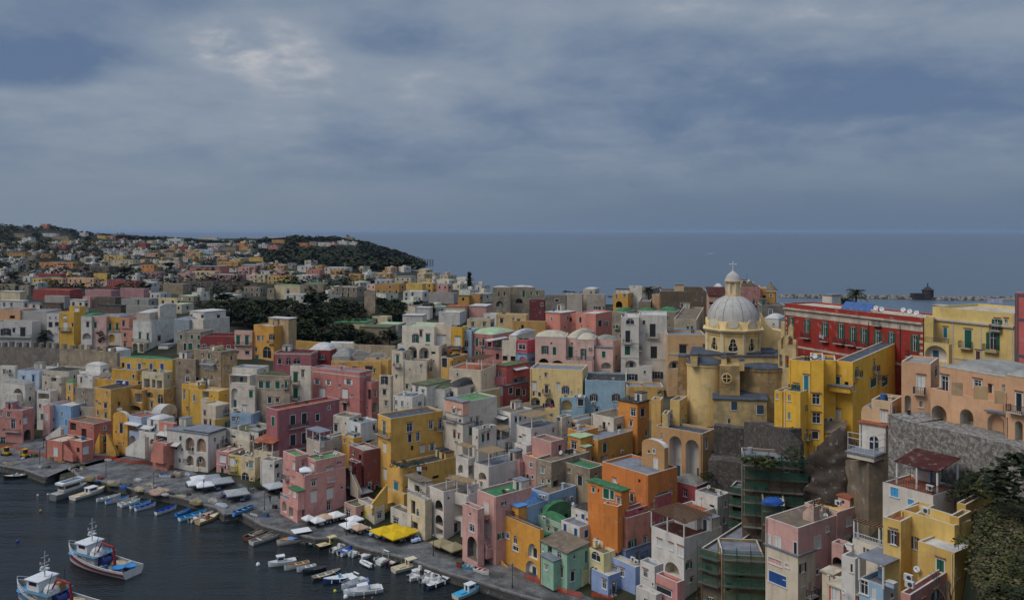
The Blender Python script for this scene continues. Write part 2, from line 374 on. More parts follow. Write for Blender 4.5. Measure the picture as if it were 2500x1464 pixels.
def quay():
    edge = [(ptz(u, v, 1.6).x, ptz(u, v, 1.6).y) for u, v in ((-120, 1118), (0, 1136), (60, 1146), (112, 1165), (165, 1143), (195, 1163), (262, 1178), (330, 1195), (440, 1214), (530, 1240), (548, 1256), (585, 1250), (640, 1282),
        (700, 1298), (770, 1314), (828, 1312), (870, 1332), (1000, 1364), (1060, 1386), (1110, 1403), (1180, 1423), (1250, 1446), (1330, 1469), (1420, 1496), (1560, 1560))]
    mb = MB(); back = []
    for i, (x, y) in enumerate(edge):
        w = interp([(-139, 34), (-67, 21), (-48, 16), (0, 17), (20, 14)], x); back.append((x+w*0.49, y+w*0.87))
    k = len(edge)
    mb.add([(x, y, 1.6) for x, y in edge]+[(x, y, 1.6) for x, y in back], [(i, i+1, k+i+1, k+i) for i in range(k-1)], 0)
    # stone edge course a little proud, then the wall down into the water
    for i in range(k-1):
        (a, b), (c, d) = edge[i], edge[i+1]
        mb.add([(a, b, 1.6), (c, d, 1.6), (c, d, -3), (a, b, -3)], ((0, 1, 2, 3),), 1)
        ln = sqrt((c-a)**2+(d-b)**2); nx, ny = -(d-b)/ln, (c-a)/ln
        mb.para((a-nx*0.12, b-ny*0.12, 1.35), (c-a, d-b, 0), (nx*0.62, ny*0.62, 0), (0, 0, 0.33), 2)
        mb.para((a-nx*0.25, b-ny*0.25, -0.6), (c-a, d-b, 0), (nx*0.3, ny*0.3, 0), (0, 0, 0.95), 1)
    o = mb.obj("quay", [PAVE, QWALL, mat('quay_kerb', (0.17, 0.16, 0.145), 0.9, 0.25, 0.7, wear=0.4, bump=0.3)]); tag(o, kind='structure')
grid_ground(); sea(); quay()
# ---------------------------------------------------------------- houses
CUR = {}; R2 = random.Random(77)
class Blk: pass
def face_point(B, side, u, v):
    e = B.ef if side == 'F' else B.es; t = tu(u)
    s = (t*B.P.y-B.P.x)/(e.x-t*e.y); Y = B.P.y+e.y*s
    return s, CH-tv(v)*Y, Y
def arc(s0, s1, z0, z1, n=10, pointed=False):
    r = (s1-s0)/2; rise = min(r*(1.7 if pointed else 1.0), (z1-z0)*0.62); zc = z1-rise; c = (s0+s1)/2
    return [(s0, z0), (s1, z0)]+[(c+r*cos(pi*i/n), zc+rise*sin(pi*i/n)) for i in range(n+1)]
def railing(mb, pts, z, h=0.95, mi=0, gap=0.22, t=0.035):
    for (ax, ay), (bx, by) in zip(pts, pts[1:]):
        a, b = Vector((ax, ay, z)), Vector((bx, by, z)); L = (b-a).length
        if L < 0.05: continue
        e = (b-a)/L; n = Vector((-e.y, e.x, 0))
        mb.para(a+Vector((0, 0, h))-n*t, b-a, n*2*t, Vector((0, 0, 0.05)), mi)
        mb.para(a+Vector((0, 0, 0.08))-n*t*0.6, b-a, n*1.2*t, Vector((0, 0, 0.04)), mi)
        k = max(1, int(L/gap))
        for i in range(k+1):
            p = a+e*(L*i/k); w = t*(1.0 if i in (0, k) else 0.5)
            mb.para(p-n*w-e*w, e*2*w, n*2*w, Vector((0, 0, h)), mi)
def make_dish(mb, c, r, aim, mi=0, mp=1):
    aim = Vector(aim).normalized(); u = aim.orthogonal().normalized(); w = aim.cross(u); n = 12; vs = []; fs = []
    prof = [(0.0, -0.22), (0.5, -0.165), (0.85, -0.06), (1.0, 0.0), (1.0, 0.04), (0.8, -0.02), (0.4, -0.12), (0.0, -0.16)]
    for q, z in prof:
        for i in range(n): vs.append(Vector(c)+(u*cos(2*pi*i/n)+w*sin(2*pi*i/n))*q*r+aim*z*r)
    for j in range(len(prof)-1):
        for i in range(n): fs.append((j*n+i, j*n+(i+1) % n, (j+1)*n+(i+1) % n, (j+1)*n+i))
    mb.add(vs, fs, mi); c = Vector(c)
    mb.cyl(c-aim*0.2*r+Vector((0, 0, 0)), c+Vector((0, 0, -r*1.5))-aim*0.35*r, 0.04, n=5, mi=mp)
    mb.cyl(c-w*r*0.9*(1 if w.z > 0 else -1), c+aim*r*0.9, 0.02, n=4, mi=mp); mb.box(c+aim*r*0.85, 0.1, 0.1, 0.12, mp)
def ac_unit(mb, c, e, n):
    e, n = Vector(e), Vector(n); c = Vector(c)
    mb.para(c-e*0.45, e*0.9, n*0.36, Vector((0, 0, 0.66)), 0)
    q = c+n*0.365-e*0.1+Vector((0, 0, 0.33)); u = Vector((0, 0, 1)); k = 10
    mb.add([q+(e*cos(2*pi*i/k)+u*sin(2*pi*i/k))*0.25 for i in range(k)], [tuple(range(k))], 1)
def block(root, xl, xc, xr, yt, col, roof, feats='', h=None, b=None, a=28, Y=None, D=9.0, wear=0.2, par=0.45, zb=None, cope=True, dy=None, inn='cfc8bd', base=None, th=None, auto=True):
    B = Blk(); ul, uc, vt = cu(xl), cu(xc), cvv(yt)
    if Y is None:
        if dy is not None: Y = CUR['B0'].P.y+dy
        elif b is not None: Y = solve(uc, cvv(b), 0)
        else: Y = solve(uc, vt, h or 7)
    B.P = pt(uc, vt, Y); B.P.z = 0; zt = CH-tv(vt)*Y
    al = radians(a); B.ef = Vector((-cos(al), sin(al), 0)); B.es = Vector((sin(al), cos(al), 0))
    tl = tu(ul); B.w = max(1.0, (B.P.x-tl*Y)/(cos(al)+tl*sin(al)))
    if xr is not None:
        tr = tu(cu(xr)); q = sin(al)-tr*cos(al)
        B.d = (tr*Y-B.P.x)/q if abs(q) > 0.03 else D
        if B.d < 0.8 or B.d > 45: B.d = D
    else: B.d = D
    B.nf = Vector((-sin(al), -cos(al), 0)); B.ns = Vector((cos(al), -sin(al), 0))
    w, d = B.w, B.d; c = [B.P, B.P+B.ef*w, B.P+B.ef*w+B.es*d, B.P+B.es*d]
    if zb is None: zb = min(min(zg(p.x, p.y) for p in c)-1.0, zt-2.2)
    if th: zb = zt-th
    elif zb > zt-0.8: zb = zt-3.0
    B.zt, B.zb, B.uc = zt, zb, uc
    if root is None:
        ctr = (c[0]+c[2])/2; root = empty(CUR['name'], (ctr.x, ctr.y, max(zb, zg(ctr.x, ctr.y))), CUR['label'], CUR['cat'], CUR.get('group'))
        CUR['root'] = root; CUR['B0'] = B; CUR['ac'] = MB(); CUR['hood'] = R.random() < 0.6
    CUR['B'] = B; wm = plaster(col, wear)
    # features -> holes and parts
    holes = {'F': [], 'S': []}; parts = []
    for tok in feats.split():
        i = 0
        while tok[i].isalpha(): i += 1
        k = tok[:i]; nums = [float(q) for q in tok[i:].split(',')]
        if k[0] == 'h': parts.append((k, nums)); continue
        x, y, pw, ph = (nums+[10, 10])[:4]
        if k[0] in 'sCm': parts.append((k, nums)); continue
        side = 'F' if cu(x) <= uc else 'S'; W = w if side == 'F' else d
        sa, _, Yc = face_point(B, side, cu(x-pw/2), cvv(y)); sb, _, _ = face_point(B, side, cu(x+pw/2), cvv(y)); sm, zm, Ym = face_point(B, side, cu(x), cvv(y))
        s0, s1 = min(sa, sb), max(sa, sb); hh = ph/FR[2]/FP*Ym; z0, z1 = zm-hh/2, zm+hh/2
        if k[0] in 'BKc': parts.append((k, (side, s0, s1, z0, z1))); continue
        s0, s1 = max(0.12, s0), min(W-0.12, s1); z1 = min(z1, zt-0.12); z0 = max(z0, zb+0.1)
        if s1-s0 < 0.15 or z1-z0 < 0.2: continue
        if any(s0 < q[1]+0.06 and s1 > q[0]-0.06 and z0 < q[3]+0.06 and z1 > q[2]-0.06 for q in holes[side]): continue
        shape = arc(s0, s1, z0, z1, pointed='p' in k) if k[0] in 'ao' else [(s0, z0), (s1, z0), (s1, z1), (s0, z1)]
        holes[side].append((s0, s1, z0, z1, shape)); parts.append((k, (side, s0, s1, z0, z1, shape)))
    near_ = Y < 280 and not CUR.get('group') and auto and not th
    if near_:                                                            # the odd small window on bare stretches of wall
        for side, W in (('F', w), ('S', d)):
            zlo = max(zb+1.2, zt-11); area = W*(zt-zlo)
            if W < 3.2 or zt-zlo < 2.6: continue
            for _ in range(min(4, int(area/12)-len(holes[side]))):
                ww, hh = R2.choice(((.55, .7), (.75, 1.15), (.8, 1.3), (.9, 1.9), (.5, .5))); s0 = R2.uniform(.5, W-ww-.5); z0 = zt-1.0-hh-2.9*R2.randrange(0, max(1, int((zt-zlo-1)/2.9)))-R2.uniform(.1, .5); q = (s0, s0+ww, z0, z0+hh)
                if z0 < zlo or any(q[0] < o[1]+.7 and q[1] > o[0]-.7 and q[2] < o[3]+.5 and q[3] > o[2]-.5 for o in holes[side]): continue
                sh = [(s0, z0), (s0+ww, z0), (s0+ww, z0+hh), (s0, z0+hh)]; holes[side].append((*q, sh)); k = R2.choice(('w', 'k', 'k', 'wf', 'd', 'g', 'go', 'n')); parts.append((k, (side, *q, sh)))
                if hh > 1.25 and R2.random() < .35: parts.append(('B', (side, s0-.5, s0+ww+.5, z0, z0+.95)))
    mb = MB(); Z = Vector((0, 0, 1))
    for side, e, W in (('F', B.ef, w), ('S', B.es, d)):
        loops = [[Vector((0, zb, 0)), Vector((W, zb, 0)), Vector((W, zt, 0)), Vector((0, zt, 0))]]+[[Vector((p, q, 0)) for p, q in hh[4]] for hh in holes[side]]
        pts = [B.P+e*p.x+Z*p.y for lp in loops for p in lp]
        mb.add(pts, tessellate_polygon(loops) if len(loops) > 1 else ((0, 1, 2, 3),), 0)
    mb.quad(c[1]+Z*zb, c[2]+Z*zb, c[2]+Z*zt, c[1]+Z*zt); mb.quad(c[2]+Z*zb, c[3]+Z*zb, c[3]+Z*zt, c[2]+Z*zt)
    rt, rc = roof[0], (roof[1:] or 's'); rb = MB()
    if rt == 'f':
        t = min(0.24, w/5, d/5); i_ = [c[0]+B.ef*t+B.es*t, c[1]-B.ef*t+B.es*t, c[2]-B.ef*t-B.es*t, c[3]+B.ef*t-B.es*t]
        for j in range(4):
            k = (j+1) % 4
            mb.quad(c[j]+Z*zt, c[k]+Z*zt, i_[k]+Z*zt, i_[j]+Z*zt, 1); mb.quad(i_[j]+Z*zt, i_[k]+Z*zt, i_[k]+Z*(zt-par), i_[j]+Z*(zt-par), 0)
        rb.quad(*[p+Z*(zt-par) for p in i_])
    elif rt == 'n':
        o_ = 0.22; q = B.P-B.ef*o_-B.es*o_+Z*(zt+0.004); rb.para(q, B.ef*(w+2*o_), B.es*(d+2*o_), Z*0.2)
    elif rt in 'vbB':
        n = 14; hgt = par if par > 0.5 else 1.2; vs = []; fs = []
        for j in range(n+1):
            for i in range(n+1):
                p, q = i/n, j/n; fp = 1-abs(2*p-1)**2.3; fq = 1-abs(2*q-1)**2.3
                zz = hgt*(min(fp, fq)**0.75*0.5+0.5*fp*fq if rt == 'v' else (sqrt(max(0, 1-(2*p-1)**2)) if rt == 'b' else sqrt(max(0, 1-(2*q-1)**2))))
                vs.append(B.P+B.ef*w*p+B.es*d*q+Z*(zt+0.003+zz))
        for j in range(n):
            for i in range(n): fs.append((j*(n+1)+i, j*(n+1)+i+1, (j+1)*(n+1)+i+1, (j+1)*(n+1)+i))
        rb.add(vs, fs)
        if rt == 'b':
            for q in (0, 1): mb.add([B.P+B.ef*w*(i/n)+B.es*d*q+Z*(zt+hgt*sqrt(max(0, 1-(2*i/n-1)**2))) for i in range(n+1)], [tuple(range(n+1))], 0)
        if rt == 'B':
            for p in (0, 1): mb.add([B.P+B.ef*w*p+B.es*d*(i/n)+Z*(zt+hgt*sqrt(max(0, 1-(2*i/n-1)**2))) for i in range(n+1)], [tuple(range(n+1))], 0)
        if rt == 'v':
            t = 0.25
            for (p, e1, L1, e2) in ((c[0], B.ef, w, B.es), (c[0], B.es, d, B.ef), (c[1], B.es, d, -B.ef), (c[3], B.ef, w, -B.es)): mb.para(p+Z*zt-e2*0.04, e1*L1, e2*t, Z*0.16, 1)
    elif rt in 'hS':
        o_ = 0.3; z0 = zt+0.004; q = [c[0]-B.ef*o_-B.es*o_, c[1]+B.ef*o_-B.es*o_, c[2]+B.ef*o_+B.es*o_, c[3]-B.ef*o_+B.es*o_]; hgt = par if par > 0.5 else 1.6
        if rt == 'h':
            m_ = min(w, d)/2
            if w > d: r0, r1 = (c[0]+c[3])/2+B.ef*m_, (c[1]+c[2])/2-B.ef*m_
            else: r0, r1 = (c[0]+c[1])/2+B.es*m_, (c[3]+c[2])/2-B.es*m_
            vs = [p+Z*z0 for p in q]+[r0+Z*(z0+hgt), r1+Z*(z0+hgt)]
            rb.add(vs, ((0, 1, 5, 4), (1, 2, 5), (2, 3, 4, 5), (3, 0, 4)) if w > d else ((0, 1, 4), (1, 2, 5, 4), (2, 3, 5), (3, 0, 4, 5)))
        else:                                                            # mono-pitch, rising to the back
            rb.add([q[0]+Z*z0, q[1]+Z*z0, q[2]+Z*(z0+hgt), q[3]+Z*(z0+hgt), q[0]+Z*(z0-.15), q[1]+Z*(z0-.15), q[2]+Z*(z0+hgt-.15), q[3]+Z*(z0+hgt-.15)],
                   ((0, 1, 2, 3), (4, 5, 1, 0), (5, 6, 2, 1), (6, 7, 3, 2), (7, 4, 0, 3)))
            mb.add([c[1]+Z*(zt-.2), c[2]+Z*(zt-.2), c[2]+Z*(zt+hgt-.02), c[1]+Z*(zt-.1)], ((0, 1, 2, 3),)); mb.add([c[0]+Z*(zt-.2), c[3]+Z*(zt-.2), c[3]+Z*(zt+hgt-.02), c[0]+Z*(zt-.1)], ((0, 1, 2, 3),)); mb.quad(c[3]+Z*(zt-.2), c[2]+Z*(zt-.2), c[2]+Z*(zt+hgt-.02), c[3]+Z*(zt+hgt-.02))
    for k, q in parts:
        if k[0] == 'h':                                                  # string courses stay in the wall mesh
            _, z, _ = face_point(B, 'F', uc, cvv(q[0])); hh = (q[1] if len(q) > 1 else 0.28); mi = 2
            for e, n_, W in ((B.ef, B.nf, w), (B.es, B.ns, d)): mb.para(B.P+Z*(z-hh/2)-e*0.0, e*W, n_*0.07, Z*hh, mi)
    wall = mb.obj('wall', [wm, COPE if cope else wm, flat(base or 'c2b9aa', 0.9, var=0.1, wear=0.25)], root)
    if rb.v: rb.obj('roof', roofm(rc), root, smooth=rt in 'vbB')
    if near_ and rt in 'fn' and w > 2.6 and d > 2.6:                     # aerials, flues, tanks and pipes on the flat roofs
        zf = zt-par if rt == 'f' else zt+.2
        for _ in range(R2.choice((0, 1, 1, 2, 3))):
            p = B.P+B.ef*w*R2.uniform(.12, .88)+B.es*d*R2.uniform(.15, .85)+Z*zf; k = R2.choice('aaacctdprr'); m2 = MB()
            if k == 'a':
                h_ = R2.uniform(1.6, 3.0); m2.cyl(p, p+Z*h_, .03, n=4); t_ = Vector((cos(h_*9), sin(h_*9), 0)); n_ = Vector((-t_.y, t_.x, 0)); m2.cyl(p+Z*(h_-.1)-t_*.6, p+Z*(h_-.1)+t_*.6, .02, n=4)
                for j in range(4): c_ = p+Z*(h_-.1)+t_*(.36*j-.5); m2.cyl(c_-n_*.28, c_+n_*.28, .015, n=3)
                m2.obj('antenna', IRON, root)
            elif k == 'c': hh = R2.uniform(.6, 1.3); m2.box(p, .55, .5, hh, 0, B.ef); m2.box(p+Z*hh, .75, .68, .09, 1, B.ef); m2.obj('chimney', [wm, COPE], root)
            elif k == 'r' and w > 4.5 and d > 4:
                a_, b_, h_ = R2.uniform(1.8, min(3.4, w*.5)), R2.uniform(1.6, 2.6), R2.uniform(1.5, 2.3); p = B.P+B.ef*(w-a_-.3 if R2.random() < .5 else .3)+B.es*(d-b_-.3)+Z*zf; m2.para(p, B.ef*a_, B.es*b_, Z*h_, 0); m2.para(p+Z*(h_+.003)-B.ef*.12-B.es*.12, B.ef*(a_+.24), B.es*(b_+.24), Z*.12, 1); rr_ = m2.obj('roof_room', [plaster(R2.choice((col, 'd6d0c6', 'cfc3ae')), .35), roofm(rc if rc in 'sbcd' else 's')], root)
                m3 = MB(); m3.para(p+B.ef*a_*.3+B.nf*.02, B.ef*.75, B.es*.05, Z*min(1.9, h_-.25)); m3.obj('door', flat(R2.choice(('2c3e4c', '4a3a2e', '25282a', '1f5540', '8f9a9c')), .6), rr_)
            elif k == 't': m2.cyl(p, p+Z*1.0, .45, .45, 12); m2.obj('water_tank', flat(R2.choice(('8a8d90', 'b5b4ae', '3f5f8a', '6a6660')), .5), root)
            elif k == 'd': make_dish(m2, p+Z*.8, R2.uniform(.35, .5), (-.5+R2.uniform(-.3, .3), -.7, .45)); m2.obj('satellite_dish', [DISH, IRON], root, smooth=True)
            else:
                for j in range(R2.randrange(2, 4)): c_ = p+B.ef*.5*j; m2.cyl(c_, c_+Z*.32, .16, .2, 8, 0); m2.blob(c_+Z*.5, .28, .28, .3, 1, 7, 4, .5, R2)
                m2.obj('flower_pots', [HOOD, flat('39472a', .9)], root)
        if zt-max(zb, 2) > 4 and R2.random() < .55:
            s_ = R2.choice((.25, w-.3)); m2 = MB(); p = B.P+B.ef*s_+B.nf*.08; m2.cyl(p+Z*max(zb, zt-9), p+Z*(zt-.2), .05, n=5); m2.obj('drainpipe', R2.choice((HOOD, IRONW, IRON, wm)), root)
    im = plaster(inn, 0.15)
    for k, q in parts:
        k0 = k[0]
        if k0 == 'h': continue
        if k0 in 'sCm':
            u, v = cu(q[0]), cvv(q[1]); zr = zt+0.35; Yr = (CH-zr)/tv(v) if v > HV+5 else 1e9
            if not (B.P.y-3 < Yr < B.P.y+32): Yr = B.P.y+max(1.0, min(B.d, 10)*0.5)
            p = pt(u, v, Yr); sz = (q[2] if len(q) > 2 else 22)/FR[2]/FP*Yr
            if k0 == 's':
                m2 = MB(); make_dish(m2, p, max(0.3, sz/2), (-0.55+R.uniform(-.25, .25), -0.75, 0.45)); m2.obj('satellite_dish', [DISH, IRON], root, smooth=True)
            elif k0 == 'C':
                m2 = MB(); ac_unit(m2, p+Vector((0, 0, -0.3)), B.ef, B.nf); m2.obj('air_conditioner', [ACM, IRON], root)
            else:
                m2 = MB(); hz = (q[3] if len(q) > 3 else q[2])/FR[2]/FP*Yr; m2.box((p.x, p.y, p.z-hz/2), sz, sz*0.8, hz, 0, B.ef); m2.box((p.x, p.y, p.z+hz/2), sz*1.15, sz*0.95, 0.1, 1, B.ef); m2.obj('chimney', [wm, COPE], root)
            continue
        side, s0, s1, z0, z1 = q[:5]; e, n = (B.ef, B.nf) if side == 'F' else (B.es, B.ns); W = w if side == 'F' else d
        O = lambda s, z, out=0.0: B.P+e*s+Z*z+n*out
        if k0 == 'B':
            s0, s1 = max(0.02, s0), min(W-0.02, s1); dp = 0.85; zz = z0; m2 = MB(); m2.para(O(s0, zz-0.14), e*(s1-s0), n*dp, Z*0.14, 0)
            if 'u' in k: m2.para(O(s0, zz-0.5), e*(s1-s0), n*dp*0.6, Z*0.36, 0)
            bal = m2.obj('balcony', COPE if 's' not in k else wm, root); m3 = MB(); hr = min(1.15, max(0.75, z1-z0))
            P3 = [O(s0+.05, 0, 0.02), O(s0+.05, 0, dp-.05), O(s1-.05, 0, dp-.05), O(s1-.05, 0, 0.02)]
            if 's' in k:
                for p1, p2 in zip(P3, P3[1:]):
                    t_ = (p2-p1).normalized(); nn = Vector((-t_.y, t_.x, 0)); m3.para(p1+Z*zz-nn*.06, p2-p1, nn*.12, Z*hr)
                m3.obj('parapet', wm, bal)
            else:
                railing(m3, [(p.x, p.y) for p in P3], zz, hr); m3.obj('railing', IRONW if 'w' in k else IRON, bal)
        elif k0 == 'K':
            cc = ROOF.get(k[1:2] or 'w', 'cfcdc9'); dp = 1.5 if 'x' not in k else 2.6; m2 = MB()
            m2.add([O(s0, z1, .02), O(s1, z1, .02), O(s1, z0+.1, dp), O(s0, z0+.1, dp), O(s0, z1-.08, .02), O(s1, z1-.08, .02), O(s1, z0-.05, dp), O(s0, z0-.05, dp)], ((0, 1, 2, 3), (4, 7, 6, 5), (3, 2, 6, 7), (0, 3, 7, 4), (1, 5, 6, 2)), 0)
            for s_ in (s0+.06, s1-.06): m2.cyl(O(s_, z0, dp-.1), O(s_, z0-0.9, 0.02), 0.025, n=4, mi=1)
            m2.obj('awning', [flat(cc, 0.85, var=0.1), IRON], root)
        elif k0 == 'c':
            m2 = MB(); ac_unit(m2, O((s0+s1)/2, z0, 0.08), e, n); m2.obj('air_conditioner', [ACM, IRON], root)
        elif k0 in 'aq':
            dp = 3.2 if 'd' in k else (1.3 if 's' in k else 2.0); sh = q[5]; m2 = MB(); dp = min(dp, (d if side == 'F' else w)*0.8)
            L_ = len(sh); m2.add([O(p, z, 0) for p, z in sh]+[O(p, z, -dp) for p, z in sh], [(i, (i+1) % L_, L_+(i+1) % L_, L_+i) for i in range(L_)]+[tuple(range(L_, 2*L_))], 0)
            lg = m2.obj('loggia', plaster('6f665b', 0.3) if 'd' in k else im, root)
            if s1-s0 > 1.3 and 'x' not in k:
                dw = min(0.95, (s1-s0)*0.38); dh = min(2.1, (z1-z0)*0.62); sc_ = lerp(s0, s1, R.uniform(0.3, 0.7)); m3 = MB()
                m3.para(O(sc_-dw/2, z0+.01, -dp+.01), e*dw, n*.06, Z*dh); m3.obj('door', flat(R.choice(('2c3e4c', '4a3a2e', '25282a', '8f9a9c', '2a4c60')), 0.6), lg)
            if 'r' in k:
                m3 = MB(); railing(m3, [(O(s0, 0, -.08).x, O(s0, 0, -.08).y), (O(s1, 0, -.08).x, O(s1, 0, -.08).y)], z0, 0.9); m3.obj('railing', IRON, lg)
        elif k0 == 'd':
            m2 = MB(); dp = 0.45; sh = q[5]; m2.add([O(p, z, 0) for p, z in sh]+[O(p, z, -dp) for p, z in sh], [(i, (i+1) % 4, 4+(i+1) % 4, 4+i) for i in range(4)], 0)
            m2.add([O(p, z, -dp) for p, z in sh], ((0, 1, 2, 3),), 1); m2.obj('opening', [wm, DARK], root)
        else:
            sh = q[5]; L_ = len(sh); rec = 0.16; m2 = MB(); fw = min(0.10, (s1-s0)*0.14); big = (s1-s0) > 0.5
            m2.add([O(p, z, 0) for p, z in sh]+[O(p, z, -rec) for p, z in sh], [(i, (i+1) % L_, L_+(i+1) % L_, L_+i) for i in range(L_)], 1)
            m2.add([O(p, z, -rec) for p, z in sh], [tuple(range(L_))], 0)
            op = 'o' in k[1:]; closed = k0 in SHUT and not op
            if not closed or k0 == 'o':                                  # glazing bars
                zc = z1-(z1-z0)*0.33
                m2.para(O((s0+s1)/2-.035, z0, -rec+.004), e*.07, n*.05, Z*(z1-z0-.02), 1)
                if z1-z0 > 1.0: m2.para(O(s0, zc, -rec+.004), e*(s1-s0), n*.04, Z*.06, 1)
                if k0 != 'o':
                    for s_ in (s0, s1-.06): m2.para(O(s_, z0, -rec+.004), e*.06, n*.06, Z*(z1-z0-.004), 1)
            if k0 != 'o' and 'f' not in k and big:                        # plaster surround
                t = 0.13
                for (p, z, ww, hh) in ((s0-t, z0-.02, t, z1-z0+t), (s1, z0-.02, t, z1-z0+t), (s0, z1, s1-s0, t)): m2.para(O(p, z, .001), e*ww, n*.035, Z*hh, 1)
            if z1-z0 < 2.0: m2.para(O(s0-.16, z0-.1, .001), e*(s1-s0+.32), n*.12, Z*.1, 1)
            if CUR['hood'] and k0 != 'o' and big: m2.para(O(s0-.2, z1+.28, .001), e*(s1-s0+.4), n*.22, Z*.09, 2)
            tall = z1-z0 > 1.75
            wo = m2.obj('door' if (tall and closed and k0 in 'vnk') else 'window', [GLASS, FRAME, HOOD], root)
            if k0 in SHUT and k0 != 'o':
                sm = flat(SHUT[k0], 0.65, var=0.12, scale=2.0); hw = (s1-s0)/2
                for sd_ in (0, 1):
                    m3 = MB()
                    if op: p0 = s0-hw*0.95-.02 if sd_ == 0 else s1+.02; m3.para(O(p0, z0+.02, .045), e*hw*0.95, n*.05, Z*(z1-z0-.04))
                    else: m3.para(O(s0+.02+sd_*hw, z0+.02, -0.09), e*(hw-.04), n*.06, Z*(z1-z0-.04))
                    m3.obj('shutter', sm, wo)
    return root
def H(label, *a, cat='house', name='house', group=None, **k):
    CUR.clear(); CUR.update(label=label, cat=cat, name=name, group=group)
    return block(None, *a, **k)
def A(*a, **k): return block(CUR['root'], *a, **k)
def stair(x0, y0, x1, y1, wd=1.1, out=0.0, side='F', rail=True, steps=12, col=None, wear=0.25):
    """outside stair on the current block: foot at (x0, y0), head at (x1, y1)"""
    B = CUR['B']; e, n = (B.ef, B.nf) if side == 'F' else (B.es, B.ns); Z = Vector((0, 0, 1))
    s0, z0, _ = face_point(B, side, cu(x0), cvv(y0)); s1, z1, _ = face_point(B, side, cu(x1), cvv(y1))
    O = lambda s, z, o_=0: B.P+e*s+Z*z+n*(out+o_)
    prof = [(s0, z0-1.2)]
    for i in range(steps):
        a_ = lerp(s0, s1, i/steps); b_ = lerp(s0, s1, (i+1)/steps); zz = lerp(z0, z1, (i+1)/steps); prof += [(a_, zz), (b_, zz)]
    prof += [(s1, z0-1.2)]
    mb = MB(); mb.prism([O(s, z, 0.003) for s, z in prof], n*wd)
    m = plaster(col or 'c9b9a6', wear); st = mb.obj('staircase', m, CUR['root'])
    if rail:
        m2 = MB(); m2.prism([O(s0, z0-1.2, wd), O(s0, z0+.85, wd), O(s1, z1+.85, wd), O(s1, z1-.2, wd), O(s1, z0-1.2, wd)], n*0.2); m2.obj('parapet', m, st)
def pergola(f0, f1, g0, g1, hgt=2.3, kind='reed', posts=True, zoff=0.0, slope=0.0):
    """a roof on posts over part of the current block's terrace; fractions along front and depth"""
    B = CUR['B']; Z = Vector((0, 0, 1)); z = B.zt+zoff; P = lambda f, g, h: B.P+B.ef*B.w*f+B.es*B.d*g+Z*(z+h)
    root = CUR['root']; mb = MB(); a, b = P(f0, g0, 0)-P(0, 0, 0), 0
    pg = MB()
    if posts:
        k = max(2, int(B.w*(f1-f0)/2.6)+1)
        for i in range(k):
            for g in (g0, g1):
                p = P(lerp(f0, f1, i/(k-1)), g, -0.3); pg.cyl(p, p+Z*(hgt+0.3), 0.13, n=7, mi=1)
    o = P(f0, g0, hgt)-B.ef*0.25-B.es*0.25; ww = B.w*(f1-f0)+.5; dd = B.d*(g1-g0)+.5
    m = {'reed': REED, 'wood': WOOD}.get(kind) or roofm(kind)
    if kind == 'wood':
        n = max(4, int(ww/0.42))
        for i in range(n): pg.para(o+B.ef*(ww*i/n), B.ef*0.2, B.es*dd, Z*0.1, 0)
        for g in (0.1, 0.9): pg.para(o+B.es*dd*g-Z*.12, B.ef*ww, B.es*.12, Z*.115, 0)
    elif kind == 'reed':
        n = max(4, int(ww/0.35))
        for i in range(n):
            q = R.uniform(-.15, .15); pg.para(o+B.ef*(ww*i/n)-B.es*q, B.ef*(ww/n*0.93), B.es*(dd+q*2), Z*R.uniform(.05, .09), 0)
    else:
        q = Z*slope; pg.add([o, o+B.ef*ww, o+B.ef*ww+B.es*dd+q, o+B.es*dd+q, o+Z*.1, o+B.ef*ww+Z*.1, o+B.ef*ww+B.es*dd+q+Z*.1, o+B.es*dd+q+Z*.1], ((0, 3, 2, 1), (4, 5, 6, 7), (0, 1, 5, 4), (1, 2, 6, 5), (2, 3, 7, 6), (3, 0, 4, 7)), 0)
    pg.obj('pergola', [m, FRAME], root)
def roofrail(sides='FS', white=True, zoff=0.0, h=0.9):
    B = CUR['B']; t = 0.1; a = B.P+B.ef*t+B.es*t; l = B.P+B.ef*(B.w-t)+B.es*t; r = B.P+B.ef*t+B.es*(B.d-t); bk = l+B.es*(B.d-2*t)
    pts = {'FS': [l, a, r], 'F': [l, a], 'S': [a, r], 'LFS': [bk, l, a, r]}[sides]; mb = MB(); railing(mb, [(p.x, p.y) for p in pts], B.zt+zoff, h); mb.obj('railing', IRONW if white else IRON, CUR['root'])
# ================================================================ houses along the quay and up the slope (crop pixels, see F)
Q5 = (0,1260,6.25); Q1, Q2, Q3, Q4, Q6, Q7, Q8 = (0,1060,6.1), (380,1040,6.1), (640,1000,6.1), (560,1200,5), (900,1200,5), (900,980,5), (1300,1000,5)
F1, F2, F3, F4, F5, F6, F7, F8 = (0,500,3.853), (600,500,3.853), (1200,600,3.571), (1860,600,3.659), (0,840,4.88), (460,840,4.88), (900,780,4.88), (1300,780,4.88)
Z1, Z2, Z3, Z4, Z5, Z6, Z7, Z8 = (1160,1200,5.545), (1480,1180,5.155), (1840,1140,4.5175), (2140,1060,3.625), (1600,620,3.05), (1860,820,4.576), (2060,680,3.182), (1700,980,5.229)
